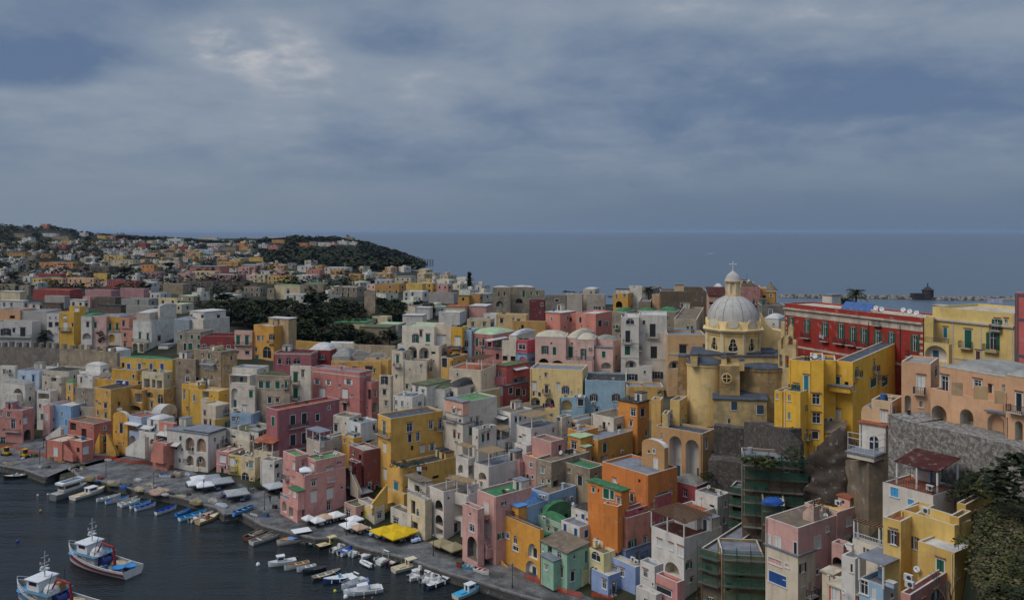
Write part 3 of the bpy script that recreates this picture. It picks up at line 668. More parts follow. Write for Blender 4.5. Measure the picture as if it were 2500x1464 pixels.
# ---- quay front, middle
F(*Q4); H('salmon pink corner house with arcade and stepped white-edged terraces', 620,830,1425,165,'d0948c','fs','a670,180,55,135 a752,240,56,150 a920,262,66,140 a1085,225,140,115 ad1305,235,120,90',b=390,a=48,par=0.15,wear=.15)
roofrail('FS')
F(*Q3); A(305,635,1245,985,'d0948c','fw','v478,840,26,90 w460,1035,44,60 w768,1090,62,75 v768,1295,74,165 v1010,1245,84,150 w1010,1130,1,1',dy=1.0,a=48,wear=.15,par=.9)
A(310,495,690,690,'d0948c','fg','v475,830,28,100',dy=4.2,a=48,wear=.15)
A(640,800,1245,755,'d0948c','fg','wf620,840,70,50 v750,860,40,120 v1010,960,95,190 Bw1010,1025,115,70 s1070,640,34 s1100,655,34 C840,640 C800,620',dy=3.2,a=48,wear=.15)
A(400,535,632,1225,'d0948c','nG','v485,1250,36,95 v412,1205,20,80',dy=-0.6,a=48,zb=4.5)
F(*Q3); H('dark maroon narrow house with outside stair between pink and yellow houses', 1300,1515,1750,610,'8a4a44','fc','d1458,710,36,85 d1465,880,38,120 k1590,1185,55,100 c1595,1090,50,40 k1710,1160,55,80',Y=189,a=50,wear=.3)
roofrail('FS')
A(1290,1405,1480,790,'7a302e','fb','v1318,860,34,80 d1388,905,34,130 C1350,745 ad1330,1100,60,120',dy=-2.0,a=50,wear=.3)
stair(1490,1225,1375,960,wd=.9,side='F')
A(1270,1475,1640,1260,'5c2422','n','l1405,1440,64,150',dy=-4.5,a=50,wear=.4)
F(*Q7); H('tall mustard yellow house with grey flat roof and white-edged balcony', 105,272,905,208,'d6a648','fk','w190,325,36,160 B188,378,165,60 v196,565,36,110 v200,885,36,125 w500,312,70,100 w760,285,45,90 v655,575,50,80 vo775,555,46,80 w872,275,42,120 B850,325,100,50',Y=188,a=52,wear=.08)
CUR['hood']=True
F(*Q7); H('yellow terrace house with potted plants, arched doorway and long quay stair', 265,415,1065,815,'d8aa4e','fd','t335,1030,54,95 d820,920,80,40 c985,905,70,45 s550,960,34',Y=181,a=50,wear=.2)
roofrail('F',False)
F(*Q6); A(180,430,470,30,'d8aa4e','fs','aps305,250,120,240 w372,190,1,1',dy=-2.5,a=40,wear=.15,b=None)
F(*Q4); A(1610,1745,2140,200,'d9c85e','fw','',dy=-3.5,a=42,wear=.2,zb=1.2)
B_=CUR['B']; stair(1700,180,1890,-60,wd=1.0,side='S',col='d8b050')
F(*Q6); H('low cream house with awning terrace and grey side stair beside yellow umbrellas', 470,690,770,105,'d2c4a4','fs','o600,250,34,95 d545,190,50,170 d565,410,70,90',b=595,a=50,wear=.2)
roofrail('FS'); A(480,700,780,-110,'cfc8bb','nb','d590,-40,60,80 l560,-10,30,60',dy=4.5,a=50,zb=9); pergola(0.1,.95,-.5,.1,zoff=-1.2,hgt=1.4,kind='b',posts=False)
# white arcaded terraces (two-house stack)
F(*Q6); H('white house with arched loggias and wide reed-roofed upper terrace', 735,915,930,0,'d3cac0','fb','ad860,160,90,120 ad862,340,90,115 q862,490,90,90',b=600,a=50,wear=.12)
A(925,1215,1330,40,'d6cfc8','fb','w960,195,30,60 q1085,230,140,160 qr1030,430,190,190 qr1035,525,190,60',dy=-0.4,a=36,wear=.12); pergola(.05,.95,.1,.95,kind='reed')
F(*Q7); H('white twin-arched terrace house with dark reed pergolas above the plant terrace', 1065,1215,1300,700,'d3cdc6','fs','a1130,825,74,110 q1238,840,85,120',Y=177,a=46,wear=.12); pergola(.0,1.0,.1,1.0,kind='reed',hgt=2.4)
A(1285,1465,1900,795,'d0c9c2','fs','a1390,915,96,105',dy=-3.2,a=48,wear=.15); pergola(.1,.95,.05,.5,kind='reed',hgt=2.6)
F(*Q6); H('pale pink house on the quay with green roof and long outside stair', 1325,1550,1990,60,'cf9d95','fG','v1435,220,60,160 v1450,470,50,160 Bs1432,285,80,40',b=905,a=50,wear=.15)
stair(1520,720,1290,230,wd=1.3,out=.0,col='c9968e',rail=True)
A(1145,1330,1345,215,'cf9d95','fb','ad1275,690,140,280 w1262,440,60,90 l1290,540,60,60',dy=-1.2,a=50,wear=.25,D=1.6)
F(*Z1); H('amber yellow quay house with arched loggias and buttresses', 280,880,930,515,'d6982f','fs','w440,590,46,75 o545,645,46,110 ap780,800,130,200 a765,1055,160,240 d305,860,90,200 w548,765,76,60',b=1190,a=50,wear=.12,par=.25)
roofrail('F',False); stair(600,1165,420,960,wd=1.1,col='d6982f')
A(275,585,700,215,'d6982f','nu','qx430,290,210,130',dy=7.0,a=50,zb=6)
A(840,935,1000,600,'d6982f','nG','ko980,510,46,100',dy=1.6,a=50)
B_=CUR['B']
F(*Z1); H('light blue house with sky blue vaulted roof above amber house', 430,690,990,215,'8fb0d2','vu','m600,170,30,30',Y=159,a=46,wear=.1,par=2.0)
A(760,1000,1370,30,'8fb0d2','fb','w1210,115,34,44 k1195,200,50,40 c1290,85,50,30 c915,65,80,40 C890,55 C940,65',dy=5.5,a=46,wear=.1)
F(*Z1); H('green roofed small house with satellite dishes behind amber house', 840,1160,1300,440,'9cc4b0','vG','s1235,195,44 s1325,160,44 C945,350 s975,330,34',Y=156,a=50,wear=.2,par=1.2)
A(900,960,1300,290,'4d7a55','BG','',dy=4,a=50,par=1.5)
F(*Z1); H('mint green house on the quay with brown window frames', 893,1245,1530,820,'93bca4','Sb','w920,780,20,45 dh1010,800,60,130 w1140,858,60,100 n1005,1030,95,140 n1140,1070,100,140 k1345,880,20,45 d1510,880,40,170 k1318,1140,50,130',b=1385,a=53,wear=.22,par=.7)
A(893,1060,1240,945,'93bca4','n','',dy=.2,a=53,zb=2)
F(*Z1); H('white square house with blue shutters above mint house', 1165,1415,1600,480,'d6d2cc','fs','b1218,490,40,115 b1362,552,40,120 b1505,565,50,100 s1290,660,44',Y=151,a=50,wear=.15)
A(1300,1580,1735,300,'d8d4ce','vd','b1372,340,24,80 b1458,360,36,120 b1520,405,40,100 C1660,275',dy=4.0,a=46,wear=.2,par=1.0)
F(*Z1); H('pale yellow small house with arched window between mint and blue houses', 1535,1740,1900,840,'dbcf96','fb','o1635,870,120,120 as1610,1140,110,250',b=1330,a=52,wear=.15)
stair(1400,1290,1530,1050,wd=1.2,col='dbcf96'); A(1600,1830,1920,720,'dbcf96','fs','s1670,675,50 m1625,705,50,90',dy=4.0,a=50)
F(*Z1); H('periwinkle blue house at the foot of the salmon tower', 1800,2170,2270,1020,'8aa2d0','fc','w1880,1055,85,100 w1990,1090,48,100 w1870,1310,38,90 C2145,905 C2190,940',Y=140,a=52,wear=.1,par=.15)
A(1575,1800,1990,1140,'8aa2d0','fw','w1750,1250,50,120',dy=.8,a=52,wear=.1)
F(*Z2); H('salmon and blue tapered tower house with green shutters', 150,265,560,435,'cf8a74','fs','k175,590,20,30 go325,755,52,100 w505,370,1,1',Y=146,a=52,wear=.3)
A(128,245,560,845,'8aa2d0','n','',dy=-.6,a=52,zb=4,cope=False); 
A(165,265,640,345,'c05a62','fb','w500,370,75,50 v575,275,55,80 d435,300,60,80',dy=.8,a=52,wear=.2); A(285,630,820,170,'b85c62','vd','c595,205,55,50',dy=5,a=50,wear=.2,par=1.7); A(830,1140,1290,40,'b4545a','vv','',dy=10,a=46,par=1.4,wear=.2)
F(*Z2); H('white house with brown pergola terrace and conical columns', 570,980,1460,690,'d5d2ce','fr','v672,750,50,90 v815,795,50,80 v940,855,75,120 ap830,1080,180,180 w1290,585,20,40',Y=136,a=54,wear=.15); pergola(.0,1.0,.0,.7,kind='wood',hgt=2.6)
A(850,1140,1370,380,'d2cfcc','ft','d1190,560,1,1',dy=5,a=52,wear=.25); 
F(*Z2); H('small pink house with green arched awning below white pergola house', 625,895,990,1245,'cf8f8c','ft','k720,1345,200,70 as700,1290,130,90',Y=124,a=52,wear=.15)
F(*Z2); H('narrow white house between blue house and white pergola house', 425,610,720,1040,'d2cecb','fs','w495,1130,50,90 b585,1265,16,36',Y=133,a=52,wear=.15)
A(375,625,700,1400,'cfcac4','fw','',dy=-8,a=52,zb=4)
# ---- orange, tan and church foot
F(*Q8); H('orange house with grey roof terrace below the tan arched building', 850,1410,1770,795,'d07c33','fs','v1000,880,30,80 c1030,905,50,40',Y=150,a=50,wear=.12,par=.5)
A(675,1085,1180,1000,'d57f2c','nG','g745,975,30,60 g900,1020,70,120 g972,1035,44,110 w1052,1150,44,160 d805,985,18,44',dy=-3.5,a=50,wear=.1)
A(860,1040,1100,1180,'cf7a28','f','',dy=-5.0,a=40,wear=.12,zb=8)
F(*Q8); H('tan curved house with barrel roof in front of the two tall arches', 1335,1610,1660,470,'b98f5e','bw','w1483,505,28,50 v1505,675,44,150',Y=154,a=50,wear=.08,par=1.1)
F(*Q8); H('tan building with two tall white-lined arches under the church', 1500,2075,2225,290,'bb9160','fk','w1578,320,22,75 a1745,580,150,520 a1950,615,160,500',Y=158,a=40,wear=.08,inn='c9c6c2',D=7)
F(*Q8); H('pale stone ruinous house with green roof and dark window', 220,700,880,720,'9c8c74','fG','v195,875,1,1 d285,900,60,100 d390,920,60,100 k580,860,56,120',Y=168,a=46,wear=.5)
A(35,230,700,640,'a08f78','fb','y125,735,34,70 g200,870,34,40 d285,905,66,90',dy=2,a=46,wear=.5)
F(*Q8); H('small dusty pink cube house on the slope', 0,230,385,390,'c2908a','fb','',Y=176,a=48,wear=.15)
F(*Q8); H('orange and ochre house with rooftop deck and white canopy frame', 560,800,1225,370,'cc9440','fs','g882,465,46,110 c1082,505,44,40',Y=181,a=46,wear=.1); roofrail('FS')
A(430,590,800,265,'d89228','fs','d745,310,1,1',dy=3,a=46); A(440,590,740,350,'cf922f','nl','w505,430,66,90',dy=-1.2,a=46,zb=14); A(580,655,720,460,'b98f58','nl','w630,475,16,30',dy=-2.5,a=46,zb=14)
F(*Q8); H('cream house with brown window and small stairway to roof', 430,555,1060,130,'cfc6b6','fs','n485,215,80,100 g803,150,52,90',Y=194,a=46,wear=.15)
A(720,990,1300,100,'d0c8ba','fb','g1058,255,54,130 d1370,245,22,100',dy=-4,a=46,wear=.15); A(1100,1290,1500,180,'d3cec6','fb','k1372,245,24,95',dy=-3,a=40,wear=.1)
F(*F8); H('small orange cube house with dark flat roof below the square', 1020,1250,1390,1000,'d58a34','nd','w1200,1105,56,80 k1310,1105,44,95',Y=190,a=44,wear=.1)
F(*F8); H('light blue house with dark shutters under the square', 625,1120,1135,730,'8fb0c4','fd','ko728,930,46,70 ko992,930,46,75 c718,990,40,30',Y=203,a=8,wear=.1,D=12)
A(475,620,640,930,'8fb0c4','fs','k575,985,70,80',dy=-2,a=12); F(*F8); H('yellow wall house with faded bright patch beside the round apse', 1125,1560,1570,800,'d3a95c','fs','',Y=200,a=4,wear=.3,D=6)
F(*F8); H('yellow house with arches and laundry balcony above white vault', -30,595,940,600,'e0c486','fs','w90,685,18,30 v20,790,40,90 v50,800,40,100 bo392,840,44,80 v303,810,26,100 w465,865,20,26 C410,740 C445,740 ash35,985,110,120 a205,990,110,120',Y=206,a=14,wear=.1,par=.5)
roofrail('F',False,zoff=-30)if 0 else None
A(320,505,530,930,'8fb0c4','fs','a405,1020,130,130',dy=-1.2,a=10,zb=14)
F(*F3); H('pale pink house with domed roofs, green shutters and twin outside stairs', 380,648,745,800,'dab4a8','vc','go465,905,30,70 g548,915,30,70 ad455,1025,90,90 ad575,1045,120,95',Y=226,a=8,wear=.08,par=1.4,D=10)
A(640,742,900,808,'dab4a8','vc','gf690,925,40,95',dy=.6,a=22,par=1.6); A(735,893,1060,822,'dab4a8','vc','go800,940,24,90 c855,890,28,22',dy=-.4,a=12,par=1.4,D=9); A(890,1060,1125,830,'d3a89c','vv','',dy=2.5,a=40,par=1.4,D=8)
A(900,1058,1075,890,'dab4a8','n','g978,945,32,55 as1000,1045,90,60',dy=-1.5,a=20,D=3)
A(640,890,900,1000,'d6ada2','fs','',dy=-3,a=10,D=3,par=.2); roofrail('FS',False); stair(800,1095,700,1005,wd=1.3,side='F')
F(*F7); H('crimson pink cube with blue arched lower floor', 1762,1890,1985,245,'b85064','nP' if 0 else 'fw','w1828,322,84,60',Y=232,a=34,wear=.12); A(1760,1888,1980,410,'7ea6d6','n','as1840,480,90,80',dy=-.15,a=34,zb=18)
F(*F7); H('cream terrace house left of the crimson cube', 1590,1755,1770,255,'cfc6b4','fs','d1625,460,60,60 d1720,465,60,60',Y=234,a=20,wear=.2); A(1670,1760,1990,195,'d4cbbb','vw','v1735,265,60,60',dy=4,a=24,par=1.2)
F(*F7); H('dusty brick pink house with pale green roof', 1195,1475,1750,185,'b5766c','vl','g1290,270,38,95 g1290,415,34,80 w1550,285,56,80 d1440,295,44,60 d1535,440,40,70 K1500,225,230,16',Y=238,a=34,wear=.12,par=1.4)
A(1370,1588,1600,350,'b5766c','n','d1535,440,40,70',dy=-2,a=30,zb=18,D=3)
F(*F7); H('white house with green shutters over three tall arches', 398,780,790,85,'dad2c2','fl','go558,225,40,95 g706,220,50,90 hs1,1' if 0 else 'go558,225,40,95 g706,220,50,90',Y=243,a=14,wear=.1,D=11)
A(790,985,1000,60,'d4c8b4','fb','v865,245,100,110',dy=.8,a=10,wear=.2,D=11); A(345,850,860,310,'d5cbb9','fs','a400,370,80,70 a520,390,110,150 a660,400,120,140 d770,395,50,30',dy=-4,a=14,wear=.15,par=.9,D=6)
A(275,410,560,375,'d3c9b6','fs','g345,470,34,95 B345,540,80,30',dy=-6,a=20,wear=.2); A(410,690,860,490,'d0c5b2','fb','d490,590,12,24 d628,618,10,20',dy=-8,a=12,wear=.3)
F(*F7); H('bright yellow slim house beside white arched terraces', 990,1115,1180,90,'d4a422','fb','v1060,260,60,110 B1020,320,150,30',Y=240,a=20,wear=.1); A(940,1110,1120,330,'8a5a3c','n','ad1030,400,130,70',dy=-.3,a=20,zb=18)
F(*F7); H('slim light blue house with arched window next to brick pink house', 1118,1225,1310,120,'a4b6c8','fl','l1140,150,36,50 k1238,155,14,30 o1165,285,44,80 k1160,400,40,70',Y=241,a=20,wear=.15)
F(*F7); H('yellow balcony house above the rooftop pergola', 860,1000,1180,455,'cfa24e','fd','k905,510,60,110 ko1000,520,32,60 d1120,560,50,60',Y=231,a=26,wear=.2)
F(*F7); H('pink house with red top storey and sun shade deck', 1510,1638,1915,560,'bf5c56','nm','w1568,640,36,60 q1800,735,160,110 K1790,575,150,20',Y=222,a=42,wear=.15)
A(1400,1632,1640,690,'cf7a7c','nr' if 0 else 'fs','v1488,810,44,60 v1570,850,50,110 hx0' if 0 else 'v1488,810,44,60 v1570,850,50,110',dy=-.5,a=20,zb=15,wear=.1)
A(1600,1640,1900,790,'9c4a46','n','k1693,845,44,75 k1780,862,60,90 k1850,865,30,70 ad1870,1010,70,60',dy=-1.2,a=42,zb=14,wear=.2)
F(*F7); H('long low terrace house with white pergola poles and closed parasol', 960,1350,1520,600,'cdbfa8','ft','c1200,690,44,30 d1250,640,1,1',Y=214,a=20,wear=.2); pergola(.05,.5,.1,.9,kind='wood',hgt=2.5)
F(*F7); H('white house with green mossy flat roof and graffiti wall', 522,690,975,790,'d4d2cc','nm','w575,840,30,80',Y=206,a=36,wear=.08); A(690,905,1065,840,'d4d2cd','vm','d990,870,20,30 C935,880',dy=1,a=20,wear=.1,par=.9); A(910,1060,1400,820,'cfc9bf','vd','w1235,850,40,60',dy=3,a=34,wear=.15,par=1.8)
A(1265,1275,1565,870,'b8a376','fd','',dy=-1,a=44,wear=.2)
F(*F7); H('white low house with terracotta recess and small windows', 293,520,660,920,'d5d2cc','fs','w328,985,26,56 w400,1000,26,66 w330,1080,24,40 w465,1005,12,44 w610,1000,40,50',Y=200,a=22,wear=.1)
A(470,525,540,900,'c87a50','n','',dy=4,a=22); pergola(0,.1,0,.1,kind='w',posts=False)if 0 else None
F(*F7); H('tall pale house with peach upper front, green roof and blank side wall', 905,1125,1530,985,'cbc4ba','fg','',Y=192,a=46,wear=.1,par=.3)
A(905,1123,1135,990,'d9a890','n','w1015,1105,36,90 v1080,1110,28,66 B985,1180,130,44 s1020,1040,36',dy=-.35,a=46,zb=26,D=2)
F(*Q7); A(925,1150,1290,275,'d0c7ba','n','n1048,400,32,90 n1100,425,22,60',dy=-.5,a=46,zb=9,wear=.1); A(1265,1340,1560,335,'cfc8be','fs','c1400,300,36,36 c1485,300,36,36 d1320,440,20,40',dy=-4,a=44,wear=.12)
F(*Q7); H('white house with railed balcony and reed awning beside tall pale house', 1545,1735,2000,135,'d6d3cf','fb','q1640,215,130,110 Bw1640,310,150,60 K1630,180,160,20 s1825,50,44 w1700,430,1,1',Y=197,a=48,wear=.08); A(1430,1585,1735,475,'d4d0cb','fs','q1690,420,60,90',dy=-5,a=48,wear=.08); pergola(0,1,.2,.9,kind='reed',hgt=2.3); A(1735,1790,1920,500,'d4d0cb','fs','',dy=-3,a=46)
F(*Q7); H('white stepped terrace house with brown reed canopy', 1800,1985,2310,330,'d5d1cc','fs','d1850,430,40,30 v1895,470,30,110 k1910,475,44,100 s1990,240,24',Y=188,a=48,wear=.1); pergola(.05,.95,.05,.8,kind='reed',hgt=2.4); A(1785,1925,2000,540,'d5d1cc','fs','v1840,640,60,120 k1770,690,40,120 v1850,690,50,120',dy=-4,a=48,wear=.1)
F(*Q7); H('pale weathered house with peeling plaster by the reed canopy house', 2290,2360,2480,190,'cdc4b4','fb','w2320,215,40,50 C2240,160',Y=193,a=46,wear=.45)
F(*Q7); H('dusty pink blank house with ragged roof edge and outside stair', 1995,2235,2385,490,'c5938c','fm','',Y=179,a=46,wear=.12); A(1880,2060,2200,690,'c5938c','fy','w1985,770,36,60',dy=-2.5,a=46,wear=.12); stair(1700,1000,1900,720,wd=1,out=.2,col='c5938c')
F(*F7); H('flat white house with solar panels and tall dish', 1505,1690,2250,1110,'d5d3d0','nb','q1640,1200,1,1' if 0 else 's1780,1035,60 C2190,1130',Y=201,a=48,wear=.08)
# ---- left half: mauve, salmon, stone and white houses
F(*F6); H('big mauve pink house with white pilasters and crumbling cornice', 930,1070,1800,785,'a5656c','ft','g1010,915,38,110 k1243,900,60,110 k1380,885,60,130 k1538,870,44,80 k1245,1140,64,130 k1380,1115,60,130 w1678,755,26,46 B1305,960,220,50 B1310,1210,210,60',Y=209,a=42,wear=.14,par=.7)
F(*F6); H('salmon house with roof terrace, cream string course and white windows', 1462,2040,2180,335,'bf7a74','fs','vo1535,450,40,50 vo1670,460,34,50 vo1910,452,50,56 v1595,575,60,100 v1865,590,60,110 B1865,660,90,40 w1947,620,24,24 k1865,745,44,90 h388',Y=228,a=30,wear=.1,D=11)
A(2030,2185,2270,450,'bf7a74','fs','q2050,590,50,100 d2170,600,60,120 w2225,590,26,70 a2200,760,110,130',dy=.3,a=34,D=8); roofrail('F',False)
F(*F6); H('slender cream house with two green shuttered doors', 1212,1455,1475,265,'d5ccbe','fb','g1277,395,54,115 B1277,450,100,40 g1277,580,54,120 B1277,635,100,40',Y=233,a=14,wear=.15,D=9)
F(*F6); H('weathered stone house with moss green roof and three green shutters', 800,1205,1225,385,'b09f89','vm','g865,480,56,80 g945,485,54,80 g1062,488,54,80 k968,665,44,70 n1060,665,44,50 d905,665,1,1',Y=230,a=14,wear=.55,par=1.2,D=9)
F(*F6); H('pale cream terraced house with tall blind arch and green shutter', 490,790,810,500,'cfc5b8','fs','a545,600,90,150 g745,595,44,80 v665,775,44,90' if 0 else 'as550,640,80,230 g745,595,44,80 v665,775,44,90',Y=231,a=16,wear=.25,D=9)
A(490,730,800,375,'d0c7ba','fs','q600,415,200,90',dy=3,a=16,wear=.25); A(520,830,960,290,'d2cabd','fs','',dy=6,a=14,wear=.3); A(500,760,775,830,'8aa6c4','fs','',dy=-3.5,a=16,D=4)
F(*F6); H('tall peeling ochre stone house with green shutter and enclosed balcony', 65,390,575,90,'a08c6e','fb','g245,145,30,60 v245,270,110,60 Ks250,230,160,20 d85,425,54,80 vo205,455,50,90 a275,395,30,60 c185,190,30,24 c340,190,30,24',Y=246,a=30,wear=.6)
A(355,400,580,110,'c2a06a','n','',dy=.15,a=30,wear=.35); A(300,305,420,30,'cfbf88','f','',dy=4,a=30)
F(*F6); H('bright yellow house with hanging laundry below peeling stone house', 0,360,495,560,'d4a838','fc','w70,640,26,80 q205,600,80,80 v35,620,1,1',Y=240,a=24,wear=.15)
F(*F6); H('plain beige cube house with two brown windows and terrace', 155,325,500,735,'c6baa8','fc','n195,820,28,56 n202,945,40,90',Y=231,a=36,wear=.15)
A(310,318,520,900,'cfa750','fc','',dy=-1.5,a=36); 
F(*Q2); H('white crumbling house with iron balcony and glazed rooftop veranda', 1055,1400,1830,100,'d0c9bc','fm','m1345,30,20,40 kh1160,210,66,150 B1140,270,200,60 d1262,255,18,40 n1335,265,36,90 n1425,295,34,70',Y=216,a=34,wear=.4); 
A(1390,1530,1740,80,'c9c6c0','nv','w1440,170,60,80 w1570,115,70,60 w1640,100,60,60 w1705,90,50,60',dy=-1.5,a=34,zb=12); F(*Q2); A(1030,1400,1840,225,'c8bda8','fv','s1765,165,40',dy=-.6,a=34,zb=4,wear=.3)
F(*Q2); H('cream roof hut house with orange tiled canopy', 1455,1740,1760,390,'d0bfa2','fc','w1685,465,40,50 g1512,605,34,70 d1360,570,1,1',Y=207,a=26,wear=.25,D=6); pergola(.0,1,.0,1,kind='E' if 0 else 't',hgt=2.2,slope=1.0)
A(1270,1480,1560,470,'d3bf9a','fd','n1362,575,26,50 y1420,575,56,90 s1345,380,36 s1430,410,36 s1250,380,36 o1335,760,110,150',dy=-1,a=26,wear=.25)
F(*Q2); H('narrow pink and red house with green door next to yellow sliver', 905,1085,1100,385,'cf8d8c','fc','v1000,485,80,100 k995,670,44,100 h590',Y=212,a=24,wear=.15,D=7); F(*Q2); H('narrow yellow house with white shutters and black balcony', 1085,1270,1280,440,'d8bf66','fd','v1135,530,70,120 w1205,540,26,40 B1155,620,130,60',Y=210,a=24,wear=.15,D=7)
F(*Q2); H('low white shopfront house with laundry behind grey umbrellas', 1560,1765,1900,520,'d2cec8','fb','w1720,590,34,50 k1805,590,60,60 d1830,730,44,80',Y=202,a=24,wear=.15)
F(*Q2); H('white house with four big arched loggias and steep plank roof', 170,780,1050,130,'cfcac3','n','a510,270,130,210 a680,285,140,210 d280,310,90,60 K305,255,150,40 a515,510,100,150 a675,530,140,170 w925,300,40,80',b=690,a=24,wear=.25)
A(420,800,1050,100,'9c7f66','n','w925,300,40,80',dy=.6,a=24,wear=.45)
F(*F5); H('small salmon house with white canopy left of arched white house', 1895,2065,2110,945,'c67f6e','fw','v1970,1000,26,70 K1985,1060,150,36 k2020,1110,40,60 d1935,1100,60,50',Y=222,a=26,wear=.12); A(1820,1990,2000,1180,'c67f6e','fs','',dy=-5,a=26,zb=1); stair(1840,1330,1990,1200,wd=1.0,col='c67f6e')
F(*F5); H('pale blue quay house with recessed arch and white side stair', 1520,1680,1910,870,'a9bcd8','ft','q1585,990,110,90 as1580,1170,80,170 Kw1610,940,170,20',b=1330,a=30,wear=.2)
F(*F5); H('white quay house with long outside stair', 1750,1895,2080,910,'d3cfc9','vw','b1812,940,26,60 d1715,1040,60,80 K1760,980,170,30 k1810,1030,30,80',b=1350,a=28,wear=.15,par=1.0); A(1655,1850,1860,1060,'d0ccc6','fs','a1815,1160,60,70 w1605,1300,1,1',dy=-4,a=26,zb=1); stair(1600,1240,1830,1080,wd=1.1,out=1.5,col='d6d2cb')
F(*F5); H('golden yellow house with splayed twin staircase', 1345,1520,1560,880,'d39c35','bw','k1445,1000,38,115 d1380,1240,50,80',b=1310,a=26,wear=.18,par=1.6,D=12); stair(1480,1300,1370,1060,wd=1.0,out=1.6,col='d0a03c'); stair(1210,1260,1290,1060,wd=1.0,out=1.6,col='d0a03c')
F(*F5); H('big ochre yellow house with courtyard arches and hanging sheets', 1125,1320,1340,540,'cf9f48','fd','k1258,730,36,60 g1260,850,30,60',Y=246,a=28,wear=.3,D=12); A(1320,1700,1710,545,'cb9a45','fd','d1532,660,56,80 q1650,640,90,110 ad1660,565,70,60 ad1610,760,130,60 w1495,620,26,20',dy=4,a=20,wear=.3,D=9)
A(1690,1950,2105,300+235,'cfa24e','fs','o1910,650,66,110 w2030,650,18,34 ad1790,600,70,60',dy=3,a=22,wear=.4); A(1690,1950,2060,340,'cfc2a0','fs','q1750,465,70,110 q1830,470,40,100 q1900,480,60,100',dy=4.5,a=20,wear=.2)
F(*F5); H('long ochre yellow house with four blue doors and green roof', 1435,2055,2110,190,'d2a83e','vG','b1533,270,40,80 b1662,275,36,100 b1800,280,36,100 b1930,285,40,110 d1465,250,34,60',Y=258,a=16,wear=.15,par=.8,D=10); A(1590,1690,1700,345,'d2a83e','n','',dy=-1.2,a=16,zb=30)
A(1135,1640,1650,440,'cf9d33','fs','b1430,455,90,80 b1515,460,40,70 w1355,495,20,60 b1658,450,30,80',dy=-3,a=18,wear=.2); A(1330,1640,1650,310,'c99a34','f','',dy=-1.5,a=18)
F(*F5); H('yellow ochre house under the stone tower with arched door', 2165,2360,2440,490,'cf9f2c','fc','w2195,600,24,110 w2310,640,24,60',Y=244,a=26,wear=.25)
F(*F5); H('brown peeling stone house with blue window frame', 2090,2330,2440,180,'9a8770','fb','w2235,415,50,60 k2335,430,60,80 k2085,285,24,50 d2140,225,14,34 as2230,330,60,60',Y=250,a=20,wear=.5,D=9)
F(*F5); H('white barrel vaulted chapel-like house below ochre courtyard', 1800,1905,2110,840,'cfc8b8','BC' if 0 else 'Bw','',Y=240,a=14,par=2.2,wear=.3,D=8)
F(*F5); H('salmon quay house with planted terrace and corner stair', 810,1120,1330,950,'bd7262','fb','d870,980,70,90 d1000,1060,60,110 d880,860,50,50',b=1300,a=28,wear=.2); A(545,740,990,1160,'c07666','fc','v662,1285,46,100',dy=-9,a=24,zb=.8,wear=.12); A(800,975,1110,1160,'c07666','fc','v1020,1265,60,80 d930,1260,34,60',dy=-10,a=30,zb=.8,wear=.12); stair(940,1330,790,1160,wd=1.0,out=.6,col='c07666')
F(*F5); H('sky blue quay house with white corner stair', 590,860,880,735,'86abd0','fw','y738,830,26,60 l640,930,50,120 l790,930,36,80 h985',b=1120,a=18,wear=.12,D=9); A(515,592,600,730,'cf9d98','f','v553,870,30,80',dy=.4,a=16,D=8); stair(600,1120,780,990,wd=1.1,out=.5,col='d6d2cb')
F(*F5); H('long pink quay house with pale balcony and arched passage', 0,270,405,785,'c08078','fs','w10,830,30,60 w102,840,40,50 w155,950,50,110 v300,910,40,70 d240,930,14,60 ad325,1080,80,130 w35,1150,60,80 B150,1020,190,30',b=1180,a=14,wear=.15)
F(*F5); H('white arched house behind the pink quay house', 0,300,420,480,'d2cdc6','vv','a215,610,110,170 v98,570,26,60',Y=262,a=20,wear=.2,par=1.2); A(0,200,260,600,'d0cbc4','fs','',dy=-3,a=16)
F(*F5); H('white and pale blue house front with two tall blue windows', 210,475,490,320,'b3c5da','fs','b280,430,28,90 b398,420,30,100',Y=270,a=12,wear=.1); A(0,180,210,260,'d2ccc3','fw','',dy=6,a=10)
F(*F5); H('grey cream house with little windows and awning terrace', 500,740,830,395,'bfb5a6','fd','d545,460,20,34 q640,420,60,50 d740,480,60,24 n630,610,20,110',Y=262,a=20,wear=.3); A(500,820,830,325,'bdb4a6','fd','d670,430,40,60',dy=4,a=16)
A(440,600,690,560,'d0ccc5','fs','q520,620,130,70',dy=-3.5,a=18)
F(*F5); H('little yellow turret house with green mossy dome', 785,870,920,470,'d2a550','vg','w830,520,22,70 w885,550,30,80',Y=258,a=26,wear=.2,par=1.3)
F(*F5); H('bare grey rendered house wall left of ochre courtyard', 900,1125,1150,530,'94897a','fb','w1022,700,24,60 d975,620,10,10',Y=254,a=16,wear=.4); A(870,1130,1140,750,'a99e90','fb','',dy=-3,a=14)
F(*F5); H('white house with vaulted roof and glazed porch', 670,1030,1180,185,'d8d6d2','vw','w700,255,16,30 v910,280,90,70',Y=278,a=14,wear=.08,par=1.4); A(1140,1180,1190,110,'d8d6d2','f','',dy=.4,a=14); A(545,690,830,270,'d5d3ce','fs','',dy=-2,a=16)
F(*F5); H('white small house with stepped roof above ochre house', 1020,1195,1300,260,'d8d6d2','vw','',Y=268,a=22,wear=.08,par=1.0); A(920,1110,1330,380,'d5d3d0','fs','k968,430,20,60 v1025,430,24,80',dy=-5,a=24); A(910,1200,1310,340,'d8d6d2','fw','',dy=-2.5,a=24)
F(*F5); H('white tall house with lamp and curved buttress near castle wall', 1225,1370,1560,90,'d8d6d3','vw','w1262,160,50,34 w1350,185,30,12',Y=280,a=26,wear=.06,par=1.0)
